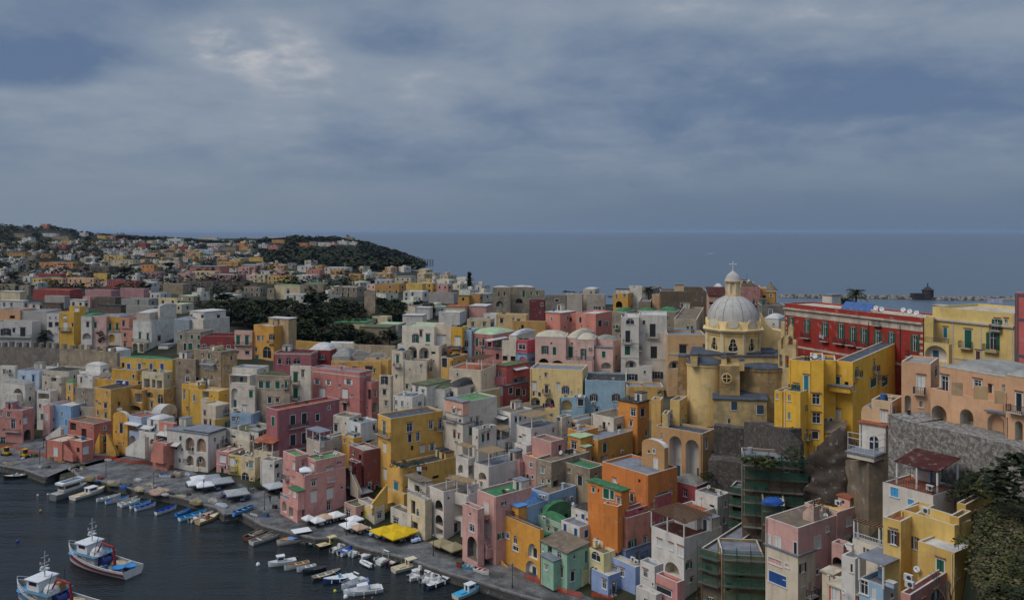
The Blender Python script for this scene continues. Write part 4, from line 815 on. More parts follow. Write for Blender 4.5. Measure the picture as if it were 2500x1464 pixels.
F(*Q3); H('white flat house with red water tank and blue box on roof', 1465,1466,1720,235,'d5d0ca','fw','g1585,430,80,150',Y=198,a=30,wear=.08,D=8); A(1290,1466,1720,200,'c8d2da','fs','',dy=.1,a=40,zb=14); A(1360,1364,1730,560,'cfc8bc','fc','',dy=-3,a=40,zb=8)
A(1270,1370,1470,370,'c9cccf','nv','v1320,400,60,110 g1385,440,30,130',dy=-1,a=40,zb=14); A(1185,1360,1480,420,'d5a23a','fs','w1228,475,24,50 s1322,575,36',dy=-2.5,a=44,zb=8)
F(*Q3); H('peeling white house with dark stair window by mauve house', 1060,1300,1480,110,'cbc3b6','fb','k1100,265,50,110',Y=206,a=30,wear=.45); A(960,1065,1280,400,'bfae98','fv','C950,410',dy=-5,a=36,wear=.35); A(840,940,1180,540,'c0bdb6','Bv','',dy=-7,a=46,par=1.6)
F(*Q3); H('low roof terrace house with grey corrugated shade', 660,860,1060,480,'b5aa9c','fs','v900,520,40,60',Y=194,a=44,wear=.2); pergola(0,1,0,.8,kind='s',hgt=2.2)
# ---- right side: palazzi, hotel, yellow block, lower right
F(*F4); H('long red palazzo with green shutters, balconies and crumbling white cornice', 205,1440,1450,642,'9c2a1a','fc','go263,690,24,110 go408,715,26,120 go565,745,30,120 go708,765,32,130 go815,790,32,130 go915,805,34,130 go1035,825,34,130 go1160,840,34,130 go1370,870,38,140 B263,770,60,50 B402,795,70,50 B570,825,60,50 B697,845,80,50 B805,860,80,50 B905,880,80,50 B1025,900,85,50 B1150,925,80,50 B1360,960,110,60',Y=158,a=64,wear=.3,D=9,par=.35)
B=CUR['B']; mb=MB(); Zv=Vector((0,0,1))
for z_,hh,pr in ((-2.75,1.45,.08),(-1.35,.35,.5),(-9.9,.45,.09)): mb.para(B.P+Zv*(B.zt+z_), B.ef*B.w, B.nf*pr, Zv*hh)
for s_ in (0,B.w-.7):
    for i in range(9): mb.para(B.P+B.ef*s_+Zv*(B.zt-13+i*1.15), B.ef*(.75 if i%2 else .5), B.nf*.06, Zv*.55)
mb.obj('cornice', plaster('c3b7a8',.5), CUR['root'])
mb=MB()
for u_ in (957,1238):
    s_,_,_=face_point(B,'F',cu(u_),cvv(800)); p=B.P+B.ef*s_+B.nf*.12; mb.cyl(p+Zv*(B.zt-2),p+Zv*(B.zt-14),.07,n=6)
mb.obj('drainpipe', IRON, CUR['root'])
for i in range(3): mb=MB(); p=B.P+B.ef*(B.w*.42+i*2.6)+B.es*3.2+Zv*(B.zt-.2); mb.add([p,p+B.ef*2.4,p+B.ef*2.4+B.es*1.6+Zv*1.5,p+B.es*1.6+Zv*1.5,p-Zv*.1,p+B.ef*2.4-Zv*.1,p+B.ef*2.4+B.es*1.6+Zv*1.4,p+B.es*1.6+Zv*1.4],((0,1,2,3),(4,7,6,5),(0,4,5,1),(3,2,6,7),(0,3,7,4),(1,5,6,2))); mb.obj('solar_panel',flat('3a5a8c',.25),CUR['root'])
for i in range(5): mb=MB(); make_dish(mb,B.P+B.ef*(3+i*2.7)+B.es*(2+i%3*1.5)+Zv*(B.zt+.6),.5,(-.6,-.7,.45)); mb.obj('satellite_dish',[DISH,IRON],CUR['root'],smooth=True)
A(540,625,705,445,'cfc9bf','n','v640,490,24,80',dy=34,a=60,D=4)
F(*F4); H('pale yellow palazzo with white pilasters and green balcony doors', 1525,2255,2265,604,'d6bd72','fc','t1640,775,34,90 g1640,800,36,160 g1843,830,64,160 go2065,850,60,150 B1832,880,110,60 B2055,905,130,70',Y=141,a=61,wear=.1,par=.5,D=14)
B=CUR['B']; mb=MB()
for u_ in (1540,1700,1950,2230):
    s_,_,_=face_point(B,'F',cu(u_),cvv(800)); s2,_,_=face_point(B,'F',cu(u_+14),cvv(800)); mb.para(B.P+B.ef*s2+Zv*(B.zt-14),B.ef*(s_-s2),B.nf*.06,Zv*11.4)
mb.para(B.P+Zv*(B.zt-2.5),B.ef*B.w,B.nf*.35,Zv*.35); mb.para(B.P+Zv*(B.zt-9.2),B.ef*B.w,B.nf*.09,Zv*.3); mb.obj('cornice', plaster('b9b6b0',.1), CUR['root'])
A(1450,1530,1540,640,'d3b868','fc','a1500,960,1,1',dy=9,a=30,D=10); A(1450,1670,1700,880,'d6bd72','fc','a1555,960,200,140 ',dy=4,a=48,D=6); roofrail('F',False)
F(*F4); H('coral pink building with grey trim at the edge', 2262,2420,2440,425,'c2605e','fk','',Y=132,a=55,wear=.06,D=12); B=CUR['B']; mb=MB()
for z_ in (-.6,-4.6,-10.5): mb.para(B.P+Zv*(B.zt+z_),B.ef*B.w,B.nf*.06,Zv*.45)
mb.para(B.P+B.ef*(B.w-.55)+Zv*(B.zt-18),B.ef*.55,B.nf*.05,Zv*17.9); mb.obj('cornice', flat('5c5458',.9), CUR['root'])
F(*Z7); H('peach hotel with arched loggias, roof terrace and white parasol niche', 448,675,740,660,'cfa27c','fv','v600,810,54,110 B590,865,90,50 as497,1000,50,190 w600,975,28,46',Y=119,a=36,wear=.06,D=12,par=.3); CUR['hood']=True
A(740,1400,1410,700+40,'cfa27c','vv','w715,810,1,1 wv785,810,54,110 w1040,820,56,60 w1240,850,24,60',dy=-1.5+1.0,a=72,par=1.5,D=12,wear=.06) if 0 else A(745,1260,1270,768,'cfa27c','vv','w785,812,54,112 w1040,818,56,60 w1240,850,26,60',Y=108,a=66,par=1.3,D=10,wear=.06)
A(675,1255,1265,965,'cfa27c','ft','ad1,1,1,1 a740,1065,118,160 a955,1100,105,175',Y=106,a=66,par=.35,D=5.0,wear=.06,zb=28); A(1258,1420,1430,775,'cfa27c','vv','k1362,960,44,140 B1355,1010,120,50 a1195,1150,160,180 a1360,1190,60,170',Y=101,a=66,par=1.2,D=12,wear=.06,zb=27)
A(1110,1256,1266,1060,'cfa27c','n','a1195,1150,158,190',Y=105.2,a=66,D=3.5,zb=27,wear=.06)
F(*Z7)
for x0_,x1_,y_,yy_ in ((836,926,808,105.2),(1008,1120,838,104.2),(1170,1252,872,103.2)): A(x0_,x1_,x1_+8,y_,'b99a70','fc','',Y=yy_,a=30,D=.25,th=1.7,auto=False,par=.05)
F(*Z7); H('small cream house with arched white window beside the hotel', 215,375,460,955,'d3b48c','fd','v312,1070,40,80',Y=121,a=40,wear=.12); A(135,220,230,1050,'cfae88','bs','',dy=2,a=40,par=1.2); A(120,325,340,1150,'d5d0c8','nt','o235,1290,70,140',dy=-.8,a=44,wear=.12,zb=26); A(25,235,320,1390,'cfc7b4','n','',dy=-2.8,a=50,th=.7); 
B=CUR['B']; B.zt+=.2; roofrail('FS'); mb=MB(); c4=[B.P+B.ef*.1+B.es*.1,B.P+B.ef*(B.w-.1)+B.es*.1,B.P+B.es*(B.d-.1)]
for p in c4: mb.cyl(p+Zv*B.zt,p+Zv*(B.zt+2.8),.05,n=5)
for p,q in ((c4[0],c4[1]),(c4[0],c4[2])):
    for z_ in (2.0,2.8): mb.cyl(p+Zv*(B.zt+z_),q+Zv*(B.zt+z_),.045,n=5)
mb.obj('canopy_frame',IRONW,CUR['root'])
F(*Z6); H('bright yellow block house with teal door and bell-shaped balcony', 300,540,690,285,'e4b226','fk','t497,530,52,175',Y=139,a=44,wear=.07,par=.3)
A(540,690,825,272,'e4b226','fk','wf605,705,85,110 wf608,915,90,110 k595,1105,66,80',dy=-.6,a=20,wear=.07,par=.3); A(690,825,830,270,'e4b226','fk','d745,960,1,1 c765,930,50,36 c765,985,50,36',dy=2.2,a=20,D=6)
A(820,1015,1530,290,'e4b226','fk','g850,510,46,110 d945,545,44,70 v850,895,56,140 k840,1175,66,100 g1245,520,64,95 g1373,510,64,90',dy=1.4,a=38,wear=.07,par=.2)
A(750,985,990,580,'e4b226','n','as805,690,90,90 as905,700,60,70',dy=-.2,a=38,zb=37.5,D=1.2); A(690,900,905,1090,'e4b226','Sb','k840,1175,66,95',dy=-1.5,a=30,zb=25,D=3)
A(240,430,545,625,'e4b226','fk','w306,690,30,70 y305,890,30,80',dy=-1.6,a=44,wear=.07,par=.2); A(140,230,245,620,'e4b226','fk','w172,675,22,60',dy=.5,a=44); A(400,690,700,1500,'e4b226','n','',dy=-.7,a=20,zb=18) if 0 else None
# ---- lower right
F(*Z3); H('pale rose house with two roof terraces and tiled canopies', 130,490,1000,670,'cfa09a','fb','v165,805,40,120 v265,840,66,130 v705,830,66,130 k460,890,34,130',Y=116,a=55,wear=.12,par=.1)
A(131,489,500,985,'d3c6b2','n','w235,1040,140,60 w370,1085,36,40 b265,1230,190,120 w470,1250,1,1',dy=-.12,a=55,wear=.2,D=4,zb=8)
A(500,770,1000,1090,'bfae9e','n','d560,1290,50,170',dy=-1.0,a=52,wear=.2,zb=8,D=3) if 0 else None
A(190,525,1000,665,'cfa09a','fy','v705,830,66,130 v905,790,60,130 w1040,600,1,1 s795,530,50',dy=1.2,a=55,wear=.12,par=.9,zb=20)
stair(420,600,540,480,wd=1.2,side='F',out=-4,rail=True,col='c9ab9e')
A(560,920,1430,500,'cfa39c','fy','v1050,600,50,90 v1035,810,60,100 C1130,330 ',dy=5.2,a=55,wear=.12,par=.8); A(715,790,1450,170,'d3b4ae','f','v820,280,46,130',dy=12,a=55,wear=.1,D=.5); A(930,1060,1160,350,'cfa39c','nt','d985,385,30,40 C940,390',dy=8,a=55,zb=20)
A(860,990,1000,860,'cfa09a','fs','ad925,1040,130,100',dy=.5,a=50,zb=12,D=2)
F(*Z3); H('white house with scalloped tile terrace under a slatted canopy', 1090,1440,1500,900,'d0c8bd','ft','d1220,910,24,60 d1260,930,34,60 d1305,925,24,40',Y=105,a=54,wear=.2); roofrail('FS'); pergola(.2,1,.3,1,kind='wood',hgt=2.4)
A(970,1120,1240,1010,'d5d1cb','fs','n1080,1110,24,90 m1065,880,60,60 s1035,860,40',dy=-6,a=50,wear=.15)
F(*Z3); H('cream hut house with bright green shutters and sandy roof', 755,950,970,1180,'cfc3ae','fc','m820,1,1' if 0 else 'm1,1,1',Y=106,a=50,wear=.2) if 0 else H('cream hut house with bright green shutters and sandy roof', 755,880,970,1190,'cfc3ae','nc','m822,1220,30,50 m928,1240,46,50',Y=106,a=50,wear=.2)
F(*Z3); H('terracotta little house with sandy flat roof and white door frame', 830,1150,1165,1410,'bf5f48','nc','v905,1400,80,150 s995,1370,40',Y=99,a=52,wear=.15,D=7)
F(*Z3); H('light blue house with glazed balcony below grey awnings', 1165,1430,1640,1310,'93b4d0','fs','w1215,1320,90,150 v1325,1390,44,130 m1520,1290,90,50',Y=93,a=54,wear=.15); pergola(.0,1,.0,1,kind='s',hgt=2.4)
F(*Z4); H('pink edged house with white roof court at the bottom', 225,300,700,1420,'cf9088','fw','C300,1320 C290,1260',Y=84,a=50,wear=.25,par=1.2)
F(*Z4); H('lemon yellow house with white roof terrace and brown shutters', 215,690,765,800,'d8b660','fw','k265,910,20,40 no345,960,30,110 C440,670',Y=96,a=60,wear=.06,par=1.0,D=10) if 0 else H('lemon yellow house with white roof terrace and brown shutters', 215,690,840,805,'d8b660','fw','k265,910,20,40 no345,960,34,110 C440,670',Y=92,a=58,wear=.06,par=1.1)
A(60,215,240,770,'d8b660','ft','no150,910,50,120',dy=2.5,a=50); A(365,690,700,1045,'d2ac58','fw','n350,1120,16,90 s355,1190,56',dy=-3,a=56,wear=.06,par=.25,D=6); A(705,730,840,735,'c79f48','f','',dy=.3,a=50,zb=20); A(765,790,1080,620,'c79f48','f','',dy=5,a=50,D=.5)
F(*Z4); H('white terrace house with terracotta canopy below the rock wall', 55,500,740,540,'cfc9c2','ft','l160,510,70,80 l305,600,54,50 C480,470',Y=101,a=56,wear=.1,par=.25); roofrail('FS',False); pergola(.05,.85,.25,1.0,kind='r',hgt=2.6,slope=.9); A(330,470,720,330,'cfc6bc','n','l475,390,40,110',dy=6,a=56,zb=27)
# ---------------------------------------------------------------- the domed church
def church():
    K = 1.05; YC = 170.0*K; m = YC/FP; F(*Z5); Zv = Vector((0, 0, 1))
    zy = lambda y, Y=170.0: CH-tv(cvv(y))*Y*K
    c = Vector((tu(cu(578))*YC, YC, 0)); vdir = Vector((-c.x, -c.y, 0)).normalized(); a0 = atan2(vdir.y, vdir.x)
    root = empty('church', (c.x, c.y, 25), 'yellow church with a large grey ribbed dome and cross-topped lantern', 'church')
    ye = plaster('dcbf80', .25); yo = plaster('bf9f62', .6); lt = plaster('e0d0a4', .1); gr = mat('lead_roof', lin('b0aba2'), .95, .14, .8, wear=.2, streak=True, spec=.05); gr2 = roofm('k')
    wht = plaster('cdc8b8', .1)
    def octa(mb, r, z0, z1, mi=0):
        p = [c+Vector((cos(a0+pi/8+pi/4*i), sin(a0+pi/8+pi/4*i), 0))*r/cos(pi/8) for i in range(8)]
        mb.prism([q+Zv*z0 for q in p], Zv*(z1-z0), mi); return p
    # drum with a bell-shaped window in each face
    zd0, zd1 = zy(735), zy(562); r = 5.45; P = [c+Vector((cos(a0+pi/8+pi/4*i), sin(a0+pi/8+pi/4*i), 0))*r/cos(pi/8) for i in range(8)]
    mb = MB(); bell = [(-.5, .0), (-.28, -.06), (.28, -.06), (.5, 0), (.56, .16), (.5, .36), (.34, .56), (.30, .72), (.28, .85), (.16, .97), (0, 1.02), (-.16, .97), (-.28, .85), (-.30, .72), (-.34, .56), (-.5, .36), (-.56, .16)]
    zb_, hb = zy(695), zy(607)-zy(695); wins = []
    for i in range(8):
        p, q = P[i-1], P[i]; e = (q-p).normalized(); W = (q-p).length; n = Vector((e.y, -e.x, 0))
        if n.dot((p+q)/2-c) < 0: n = -n
        hole = [(W/2+x*1.75, zb_+z*hb) for x, z in bell]
        loops = [[Vector((0, zd0, 0)), Vector((W, zd0, 0)), Vector((W, zd1, 0)), Vector((0, zd1, 0))], [Vector((x, z, 0)) for x, z in hole]]
        mb.add([p+e*v.x+Zv*v.y for l in loops for v in l], tessellate_polygon(loops), 0); wins.append((p, e, n, W, hole))
        mb.para(p-e*.35+Zv*zd0, e*.7, n*.16, Zv*(zd1-zd0-.05), 1)
    for zz, hh, pr in ((zd1-.02, .35, .55), (zd1+.33, .22, .85), (zd0-.3, .55, .25), (zd1-.75, .16, .18)): octa(mb, r+pr, zz, zz+hh, 1 if pr > .3 else 0)
    mb.obj('drum', [ye, lt], root)
    for p, e, n, W, hole in wins:
        w = MB(); k = len(hole); w.add([p+e*x+Zv*z for x, z in hole]+[p+e*x+Zv*z-n*.5 for x, z in hole], [(i, (i+1) % k, k+(i+1) % k, k+i) for i in range(k)], 1)
        w.add([p+e*x+Zv*z-n*.45 for x, z in hole], [tuple(range(k))], 0)
        cx = W/2; cz = zb_+hb*.45; ring = [((x-cx)*1.16+cx, (z-cz)*1.12+cz) for x, z in hole]
        w.add([p+e*x+Zv*z+n*.05 for x, z in hole]+[p+e*x+Zv*z+n*.05 for x, z in ring], [(i, (i+1) % k, k+(i+1) % k, k+i) for i in range(k)], 1)
        w.para(p+e*(cx-.05)+Zv*zb_-n*.44, e*.1, n*.06, Zv*hb, 1)
        for f in (.3, .62): w.para(p+e*(cx-.7)+Zv*(zb_+hb*f)-n*.44, e*1.4, n*.05, Zv*.07, 1)
        w.obj('window', [GLASS, lt], root)
    # attic ring with round lucarnes, dome, ribs
    za = zd1+.55; zs = zy(500); mb = MB(); mb.lathe(c, [(5.9, za-.02), (5.75, za+.05), (5.62, zs+.3), (5.4, zs+.5)], 48, 0); mb.obj('attic', ye, root, smooth=True)
    zt = zy(300); R_ = 5.5; hd = zt-zs; prof = [(R_*cos(t), zs+hd*sin(t)) for t in [pi/2*i/14*0.985 for i in range(15)]]
    dm = MB(); dm.lathe(c, prof, 64, 0); dome = dm.obj('dome', gr, root, smooth=True)
    rb = MB()
    for i in range(16):
        a = a0+pi/8+2*pi*i/16; u = Vector((cos(a), sin(a), 0)); w = Vector((-sin(a), cos(a), 0)); big = .075 if i % 2 == 0 else .03
        for (r0, z0), (r1, z1) in zip(prof, prof[1:]):
            q = [c+u*(r0+.05)+Zv*z0, c+u*(r1+.05)+Zv*z1]; rb.add([q[0]-w*big, q[0]+w*big, q[1]+w*big, q[1]-w*big, q[0]-w*big-u*.2, q[0]+w*big-u*.2, q[1]+w*big-u*.2, q[1]-w*big-u*.2], ((0, 1, 2, 3), (0, 3, 7, 4), (1, 5, 6, 2)), 0)
    rb.obj('rib', mat('dome_rib', lin('828486'), .7, .1), dome)
    for i in range(8):
        a = a0+pi/4*i; u = Vector((cos(a), sin(a), 0)); w = Vector((-sin(a), cos(a), 0)); o = c+u*5.72+Zv*(zs-.15); l = MB()
        ell = [(1.15*cos(2*pi*k/20), .82*sin(2*pi*k/20)+.05) for k in range(20)]; out = [(1.55*cos(pi*k/14), 1.5*sin(pi*k/14)-.55) for k in range(15)]+[(-1.55, -1.2), (1.55, -1.2)]
        l.prism([o+w*x+Zv*z-u*1.5 for x, z in out], u*1.55, 0); l.prism([o+w*x+Zv*z+u*.02 for x, z in ell], u*.08, 1)
        l.prism([o+w*x*1.16+Zv*z*1.2+u*.01 for x, z in ell], u*.04, 2); l.obj('lucarne', [ye, wht, lt], root)
    # lantern and cross
    ln = MB(); z0, z1 = zt-.5, zy(200); p8 = lambda rr: [c+Vector((cos(a0+pi/8+pi/4*i), sin(a0+pi/8+pi/4*i), 0))*rr for i in range(8)]
    ln.prism([q+Zv*z0 for q in p8(1.45)], Zv*(z1-z0), 1)
    for q in p8(1.48): ln.cyl(q+Zv*z0, q+Zv*z1, .2, n=8, mi=0)
    for rr, zz, hh in ((1.75, z0, .7), (1.75, z1-.35, .25), (1.95, z1-.1, .2)): ln.prism([q+Zv*zz for q in p8(rr)], Zv*hh, 0)
    lan = ln.obj('lantern', [ye, wht], root)
    zc = zy(118); cp = MB(); hc = zc-z1; cp.lathe(c, [(1.75, z1+.1), (1.62, z1+hc*.15), (1.5, z1+hc*.35), (1.2, z1+hc*.55), (.75, z1+hc*.72), (.38, z1+hc*.85), (.2, z1+hc*.95), (.22, zc), (.0, zc+.3)], 24, 0); cp.obj('cupola', gr, lan, smooth=True)
    x = MB(); zx = zy(58); e = Vector((1, 0, 0)); q = c+Zv*zc; x.cyl(q, q+Zv*(zx-zc), .09, n=6); zm = lerp(zc, zx, .68); x.cyl(c+Zv*zm-e*.7, c+Zv*zm+e*.7, .09, n=6)
    for p in (c+Zv*zm-e*.72, c+Zv*zm+e*.72, q+Zv*(zx-zc)): x.blob(p, .14, .14, .14, n=6, m=4)
    x.obj('cross', mat('cross_paint', lin('d2cfc6'), .5), root)
    # body
    ex = Vector((vdir.y*-1, vdir.x, 0)); ex = ex if ex.x > 0 else -ex; ey = -vdir       # right / away, seen from the harbour
    def PX(x_, Y): Y *= K; return Vector((tu(cu(x_))*Y, Y, 0))
    bd = MB(); zb0 = 20
    def slab(x0, x1, Y, D, ytop, col=0, roof=True, over=.25):
        p, q = PX(x0, Y), PX(x1, Y); zz = zy(ytop, Y); bd.para(p+Zv*zb0, q-p, ey*D, Zv*(zz-zb0), col)
        if roof: bd.para(p+Zv*(zz+.004)-(q-p).normalized()*over-ey*over, (q-p)+(q-p).normalized()*2*over, ey*(D+2*over), Zv*.22, 2)
    slab(395, 785, 165, 14, 742); slab(262, 520, 163, 11, 752); slab(560, 930, 163.2, 16, 765); slab(500, 880, 166, 12, 735)
    bd.obj('nave', [ye, yo, gr2], root)
    def apse(x0, x1, Y, ytop, yroof, nm, mt, zlow):
        p, q = PX(x0, Y), PX(x1, Y); cc = (p+q)/2+ey*((q-p).length/2*.75); rr = (q-p).length/2*1.02; zt_ = zy(ytop, Y-3); zr = zy(yroof, Y)
        w = MB(); w.lathe(cc, [(rr, zlow), (rr, zt_-.5), (rr+.18, zt_-.45), (rr+.18, zt_)], 40, 0); ob = w.obj(nm, mt, root, smooth=False)
        rf = MB(); rf.lathe(cc, [(rr+.3, zt_+.002), (rr+.25, zt_+.2), (rr*.7, lerp(zt_, zr, .55)), (rr*.35, lerp(zt_, zr, .9)), (0.01, zr)], 32, 0); rf.obj('apse_roof', gr2, ob, smooth=True); return cc, rr
    apse(235, 502, 161, 838, 772, 'round_apse', ye, 18); cc, rr = apse(560, 992, 160.5, 868, 822, 'side_apse', yo, 18)
    # lower vestry with mono-pitch roof, round window, lunette, buttresses
    p, q = PX(430, 157), PX(830, 155.5); e = (q-p).normalized(); n = Vector((e.y, -e.x, 0)); zt_ = zy(1072, 157); v = MB(); L = (q-p).length
    v.para(p+Zv*18, q-p, ey*6, Zv*(zt_-18), 0); v.add([p-n*0+Zv*zt_-e*.2+n*.25, q+Zv*zt_+e*.2+n*.25, q+ey*6+Zv*(zt_+1.0), p+ey*6+Zv*(zt_+1.0), p+Zv*(zt_-.2)-e*.2+n*.25, q+Zv*(zt_-.2)+e*.2+n*.25], ((0, 1, 2, 3), (0, 4, 5, 1), (3, 0, 4), (1, 5, 2)), 1)
    ves = v.obj('vestry', [plaster('c9b078', .6), gr2], root)
    for x_, y_, ww, hh in ((587, 1130, 1.15, 1.7), (777, 1152, 1.3, 1.8), (549, 1244, .5, .9)):
        s = (PX(x_, 156.3)-p).dot(e); zz = zy(y_, 156.3); w = MB(); w.para(p+e*(s-ww/2)+Zv*(zz-hh/2)-n*.1, e*ww, n*.13, Zv*hh, 0); w.para(p+e*(s-ww/2-.08)+Zv*(zz-hh/2-.1), e*(ww+.16), n*.12, Zv*.1, 1); w.para(p+e*(s-ww/2-.1)+Zv*(zz-hh/2), e*.1, n*.07, Zv*hh, 1)
        w.obj('window', [flat('3c4a58', .4), FRAME], ves)
    w = MB(); s = PX(530, 157.5)+Zv*zy(922, 157.5); 
    w.prism([s+e*1.05*cos(2*pi*k/20)+Zv*1.05*sin(2*pi*k/20) for k in range(20)], n*.3, 0); w.prism([s+n*.28+e*.8*cos(2*pi*k/20)+Zv*.8*sin(2*pi*k/20) for k in range(20)], n*.06, 1)
    w.para(s+n*.3-e*.08-Zv*.8, e*.16, n*.07, Zv*1.6, 0); w.para(s+n*.3-e*.8-Zv*.08, e*1.6, n*.07, Zv*.16, 0); w.obj('rose_window', [ye, DARK], root)
    s = PX(478, 158.5); bb = MB(); bb.para(s+Zv*18, e*4, ey*5, Zv*(zy(830, 158.5)-18), 0); bb.obj('link_wall', yo, root)
    for x0, x1, Y, yt_, yb_ in ((262, 312, 160, 752, 838), (625, 662, 157.6, 790, 870), (490, 530, 160, 772, 830)):
        b2 = MB(); p0, p1 = PX(x0, Y), PX(x1, Y); zt_, zz = zy(yt_, Y), zy(yb_, Y); b2.prism([p0+Zv*zz, p1+Zv*zz, p1+Zv*(zt_), p0+Zv*(zt_)], ey*3); b2.para(p0+Zv*(zt_+.003)-ey*.15-e*.1, p1-p0+e*.2, ey*3.2, Zv*.15, 1); b2.obj('buttress', [ye, gr2], root)
    # tapered flying buttress on the left, chapel roof and volute right of the dome
    b2 = MB(); p0, p1 = PX(148, 163), PX(236, 163); q0, q1 = PX(172, 165), PX(252, 165); zt_, zz = zy(772, 164), 22
    b2.add([p0+Zv*zz, p1+Zv*zz, p1+ey*5+Zv*zz, p0+ey*5+Zv*zz, q0+Zv*zt_, q1+Zv*zt_, q1+ey*3+Zv*zt_, q0+ey*3+Zv*zt_], ((0, 1, 5, 4), (1, 2, 6, 5), (2, 3, 7, 6), (3, 0, 4, 7))); b2.para(q0+Zv*(zt_+.002)-e*.1, q1-q0+e*.2, ey*3, Zv*.25, 1); b2.obj('buttress', [plaster('a5803c', .6), gr2], root)
    b2 = MB(); p0 = PX(782, 172); b2.prism([p0+e*x+Zv*zy(y, 172) for x, y in ((0, 440), (.6, 470), (1.3, 520), (2.6, 560), (5.6, 578), (5.6, 760), (0, 760))], ey*4); b2.obj('volute', ye, root)
    w = MB(); s = PX(845, 172)+Zv*zy(705, 172); w.para(s-e*.5-ey*.06, e*1.0, ey*.05, Zv*3.6, 0); w.obj('window', [GLASS], root)
    # bell gable with two openings
    g = MB(); Y = 160; p0, p1 = PX(915, Y), PX(1022, Y); eg = Vector((.72, -.69, 0)); W = (p1-p0).length/0.78; zt0, zt1 = zy(605, Y), zy(850, Y); L = [[(0, zt1-6), (W, zt1-6), (W, zt0-.9), (W*.82, zt0-.5), (W*.7, zt0), (W*.35, zt0), (W*.2, zt0-.6), (0, zt0-1.2)], [(W*.16, zt1+4), (W*.36, zt1+4), (W*.36, zt1+9.6), (W*.16, zt1+9.6)], [(W*.56, zt1+5), (W*.82, zt1+5), (W*.82, zt1+8.4), (W*.69, zt1+9.4), (W*.56, zt1+8.4)], [(W*.06, zt1+.4), (W*.24, zt1+.4), (W*.24, zt1+2.9), (W*.06, zt1+2.9)], [(W*.4, zt1+.3), (W*.6, zt1+.3), (W*.6, zt1+2.8), (W*.4, zt1+2.8)]]
    ng = Vector((-.69, -.72, 0)); lo = [[Vector((x, z, 0)) for x, z in l] for l in L]; tri = tessellate_polygon(lo)
    for off in (0, -.7): g.add([p0+eg*v.x+Zv*v.y+ng*off for l in lo for v in l], tri, 0)
    for l in lo:
        k = len(l); g.add([p0+eg*v.x+Zv*v.y for v in l]+[p0+eg*v.x+Zv*v.y-ng*.7 for v in l], [(i, (i+1) % k, k+(i+1) % k, k+i) for i in range(k)], 0)
    gb = g.obj('bell_gable', plaster('cdb27c', .4), root); bl = MB(); bl.lathe(p0+eg*W*.69-ng*.35, [(.05, zt1+7.6), (.25, zt1+7.5), (.32, zt1+7), (.5, zt1+6.4), (.55, zt1+6.3)], 14); bl.obj('bell', mat('bronze', lin('4a4536'), .5, metal=.7), gb, smooth=True)
church()
F(*Z5)
H('yellow rectory wing with white doors below the round apse', 110,180,240,1090,'cfae66','fs','w122,1195,16,70 v138,1240,16,70 ',Y=166,a=30,wear=.12,D=6); A(50,90,112,1190,'d2b26c','fs','v93,1245,22,70',dy=-2,a=20); A(-30,40,60,1085,'cda65e','f','',dy=2,a=20)
# ---- square beside the church and houses behind it
F(*F3); H('white four storey palazzo with dark doors and arched fanlights', 1285,1530,1590,605,'cdc8c0','fw','k1405,735,52,112 B1405,780,110,40 kf1415,930,56,110 ko1445,1125,50,60 y1335,1165,40,60 as1330,1015,1,1 h990,.5',Y=222,a=10,wear=.2,D=12)
A(1128,1285,1300,622,'d0cbc4','fw','o1208,658,70,50 k1188,790,42,105 B1185,830,76,40 g1185,912,46,76 as1215,1030,95,66 ko1222,1143,50,56 h848,.4 h975,.4',dy=-.8,a=10,wear=.2,D=11); A(1285,1400,1410,1050,'cdc8c0','f','',dy=-2.5,a=10,zb=20,D=2)
F(*F3); H('peach house with dark green windows behind the church buttress', 1535,1865,1880,775,'cfa878','fs','kf1668,905,62,80 kf1858,885,30,40 as1600,1035,110,70 h945,.4',Y=216,a=6,wear=.12,D=10)
F(*F3); H('salmon pink cube building with white corner trims and roof laundry', 472,605,735,588,'d68a78','nw','',Y=268,a=40,wear=.05,par=.4); A(735,908,1050,592,'d68a78','fw','k945,675,28,56 w1005,680,24,40 c985,655,28,24',dy=-2,a=34,wear=.05); A(600,740,745,590,'d68a78','fw','',dy=3,a=10)
F(*F3); H('beige house with two dark windows left of the salmon cube', 40,300,325,600,'c9ac78','fw','k88,653,28,38 k235,658,28,36',Y=272,a=16,wear=.12,D=9); A(185,470,480,660,'b98f4a','fw','',dy=-3,a=14,D=5)
F(*F3); H('stone block with green vaulted roofs behind the white palazzo', 1050,1150,1250,580,'968a78','vG','',Y=262,a=36,wear=.4,par=1.2); A(1270,1420,1440,575,'8f8472','vG','',dy=4,a=20,par=1.2,wear=.4); A(1440,1610,1640,578,'8f8472','vG','',dy=3,a=20,par=1.4,wear=.4)
F(*F3); H('low cream house with roof clutter right of the green vaults', 1590,1790,1850,640,'b5a88c','fb','w1700,690,20,20',Y=250,a=16,wear=.3); A(1600,1780,1790,735,'2c5a40','n','',dy=-6,a=10,D=3)
F(*F3); H('big dark brown stone house with one small window', 1475,1880,1890,398,'6b5b48','fb','w1660,515,26,36',Y=300,a=8,wear=.35,D=12); A(1600,1678,1684,338,'c8b08c','n','',dy=6,a=8,D=4); A(1680,1840,1850,362,'6b5b48','f','',dy=5,a=8,D=4)
F(*F3); H('pink red-roofed house behind the church dome', 1895,2045,2050,435,'c09a8c','Sr','d1915,500,40,20',Y=268,a=8,wear=.3,par=2.4,D=8); A(1950,2030,2036,385,'d0ccc4','vw','',dy=9,a=8,par=2.0)
F(*F3); H('peeled pink tall house right of the church dome', 2170,2345,2355,360,'ae7a74','fb','',Y=258,a=14,wear=.4,D=10); A(2180,2290,2300,325,'7d6c58','f','',dy=4,a=14)
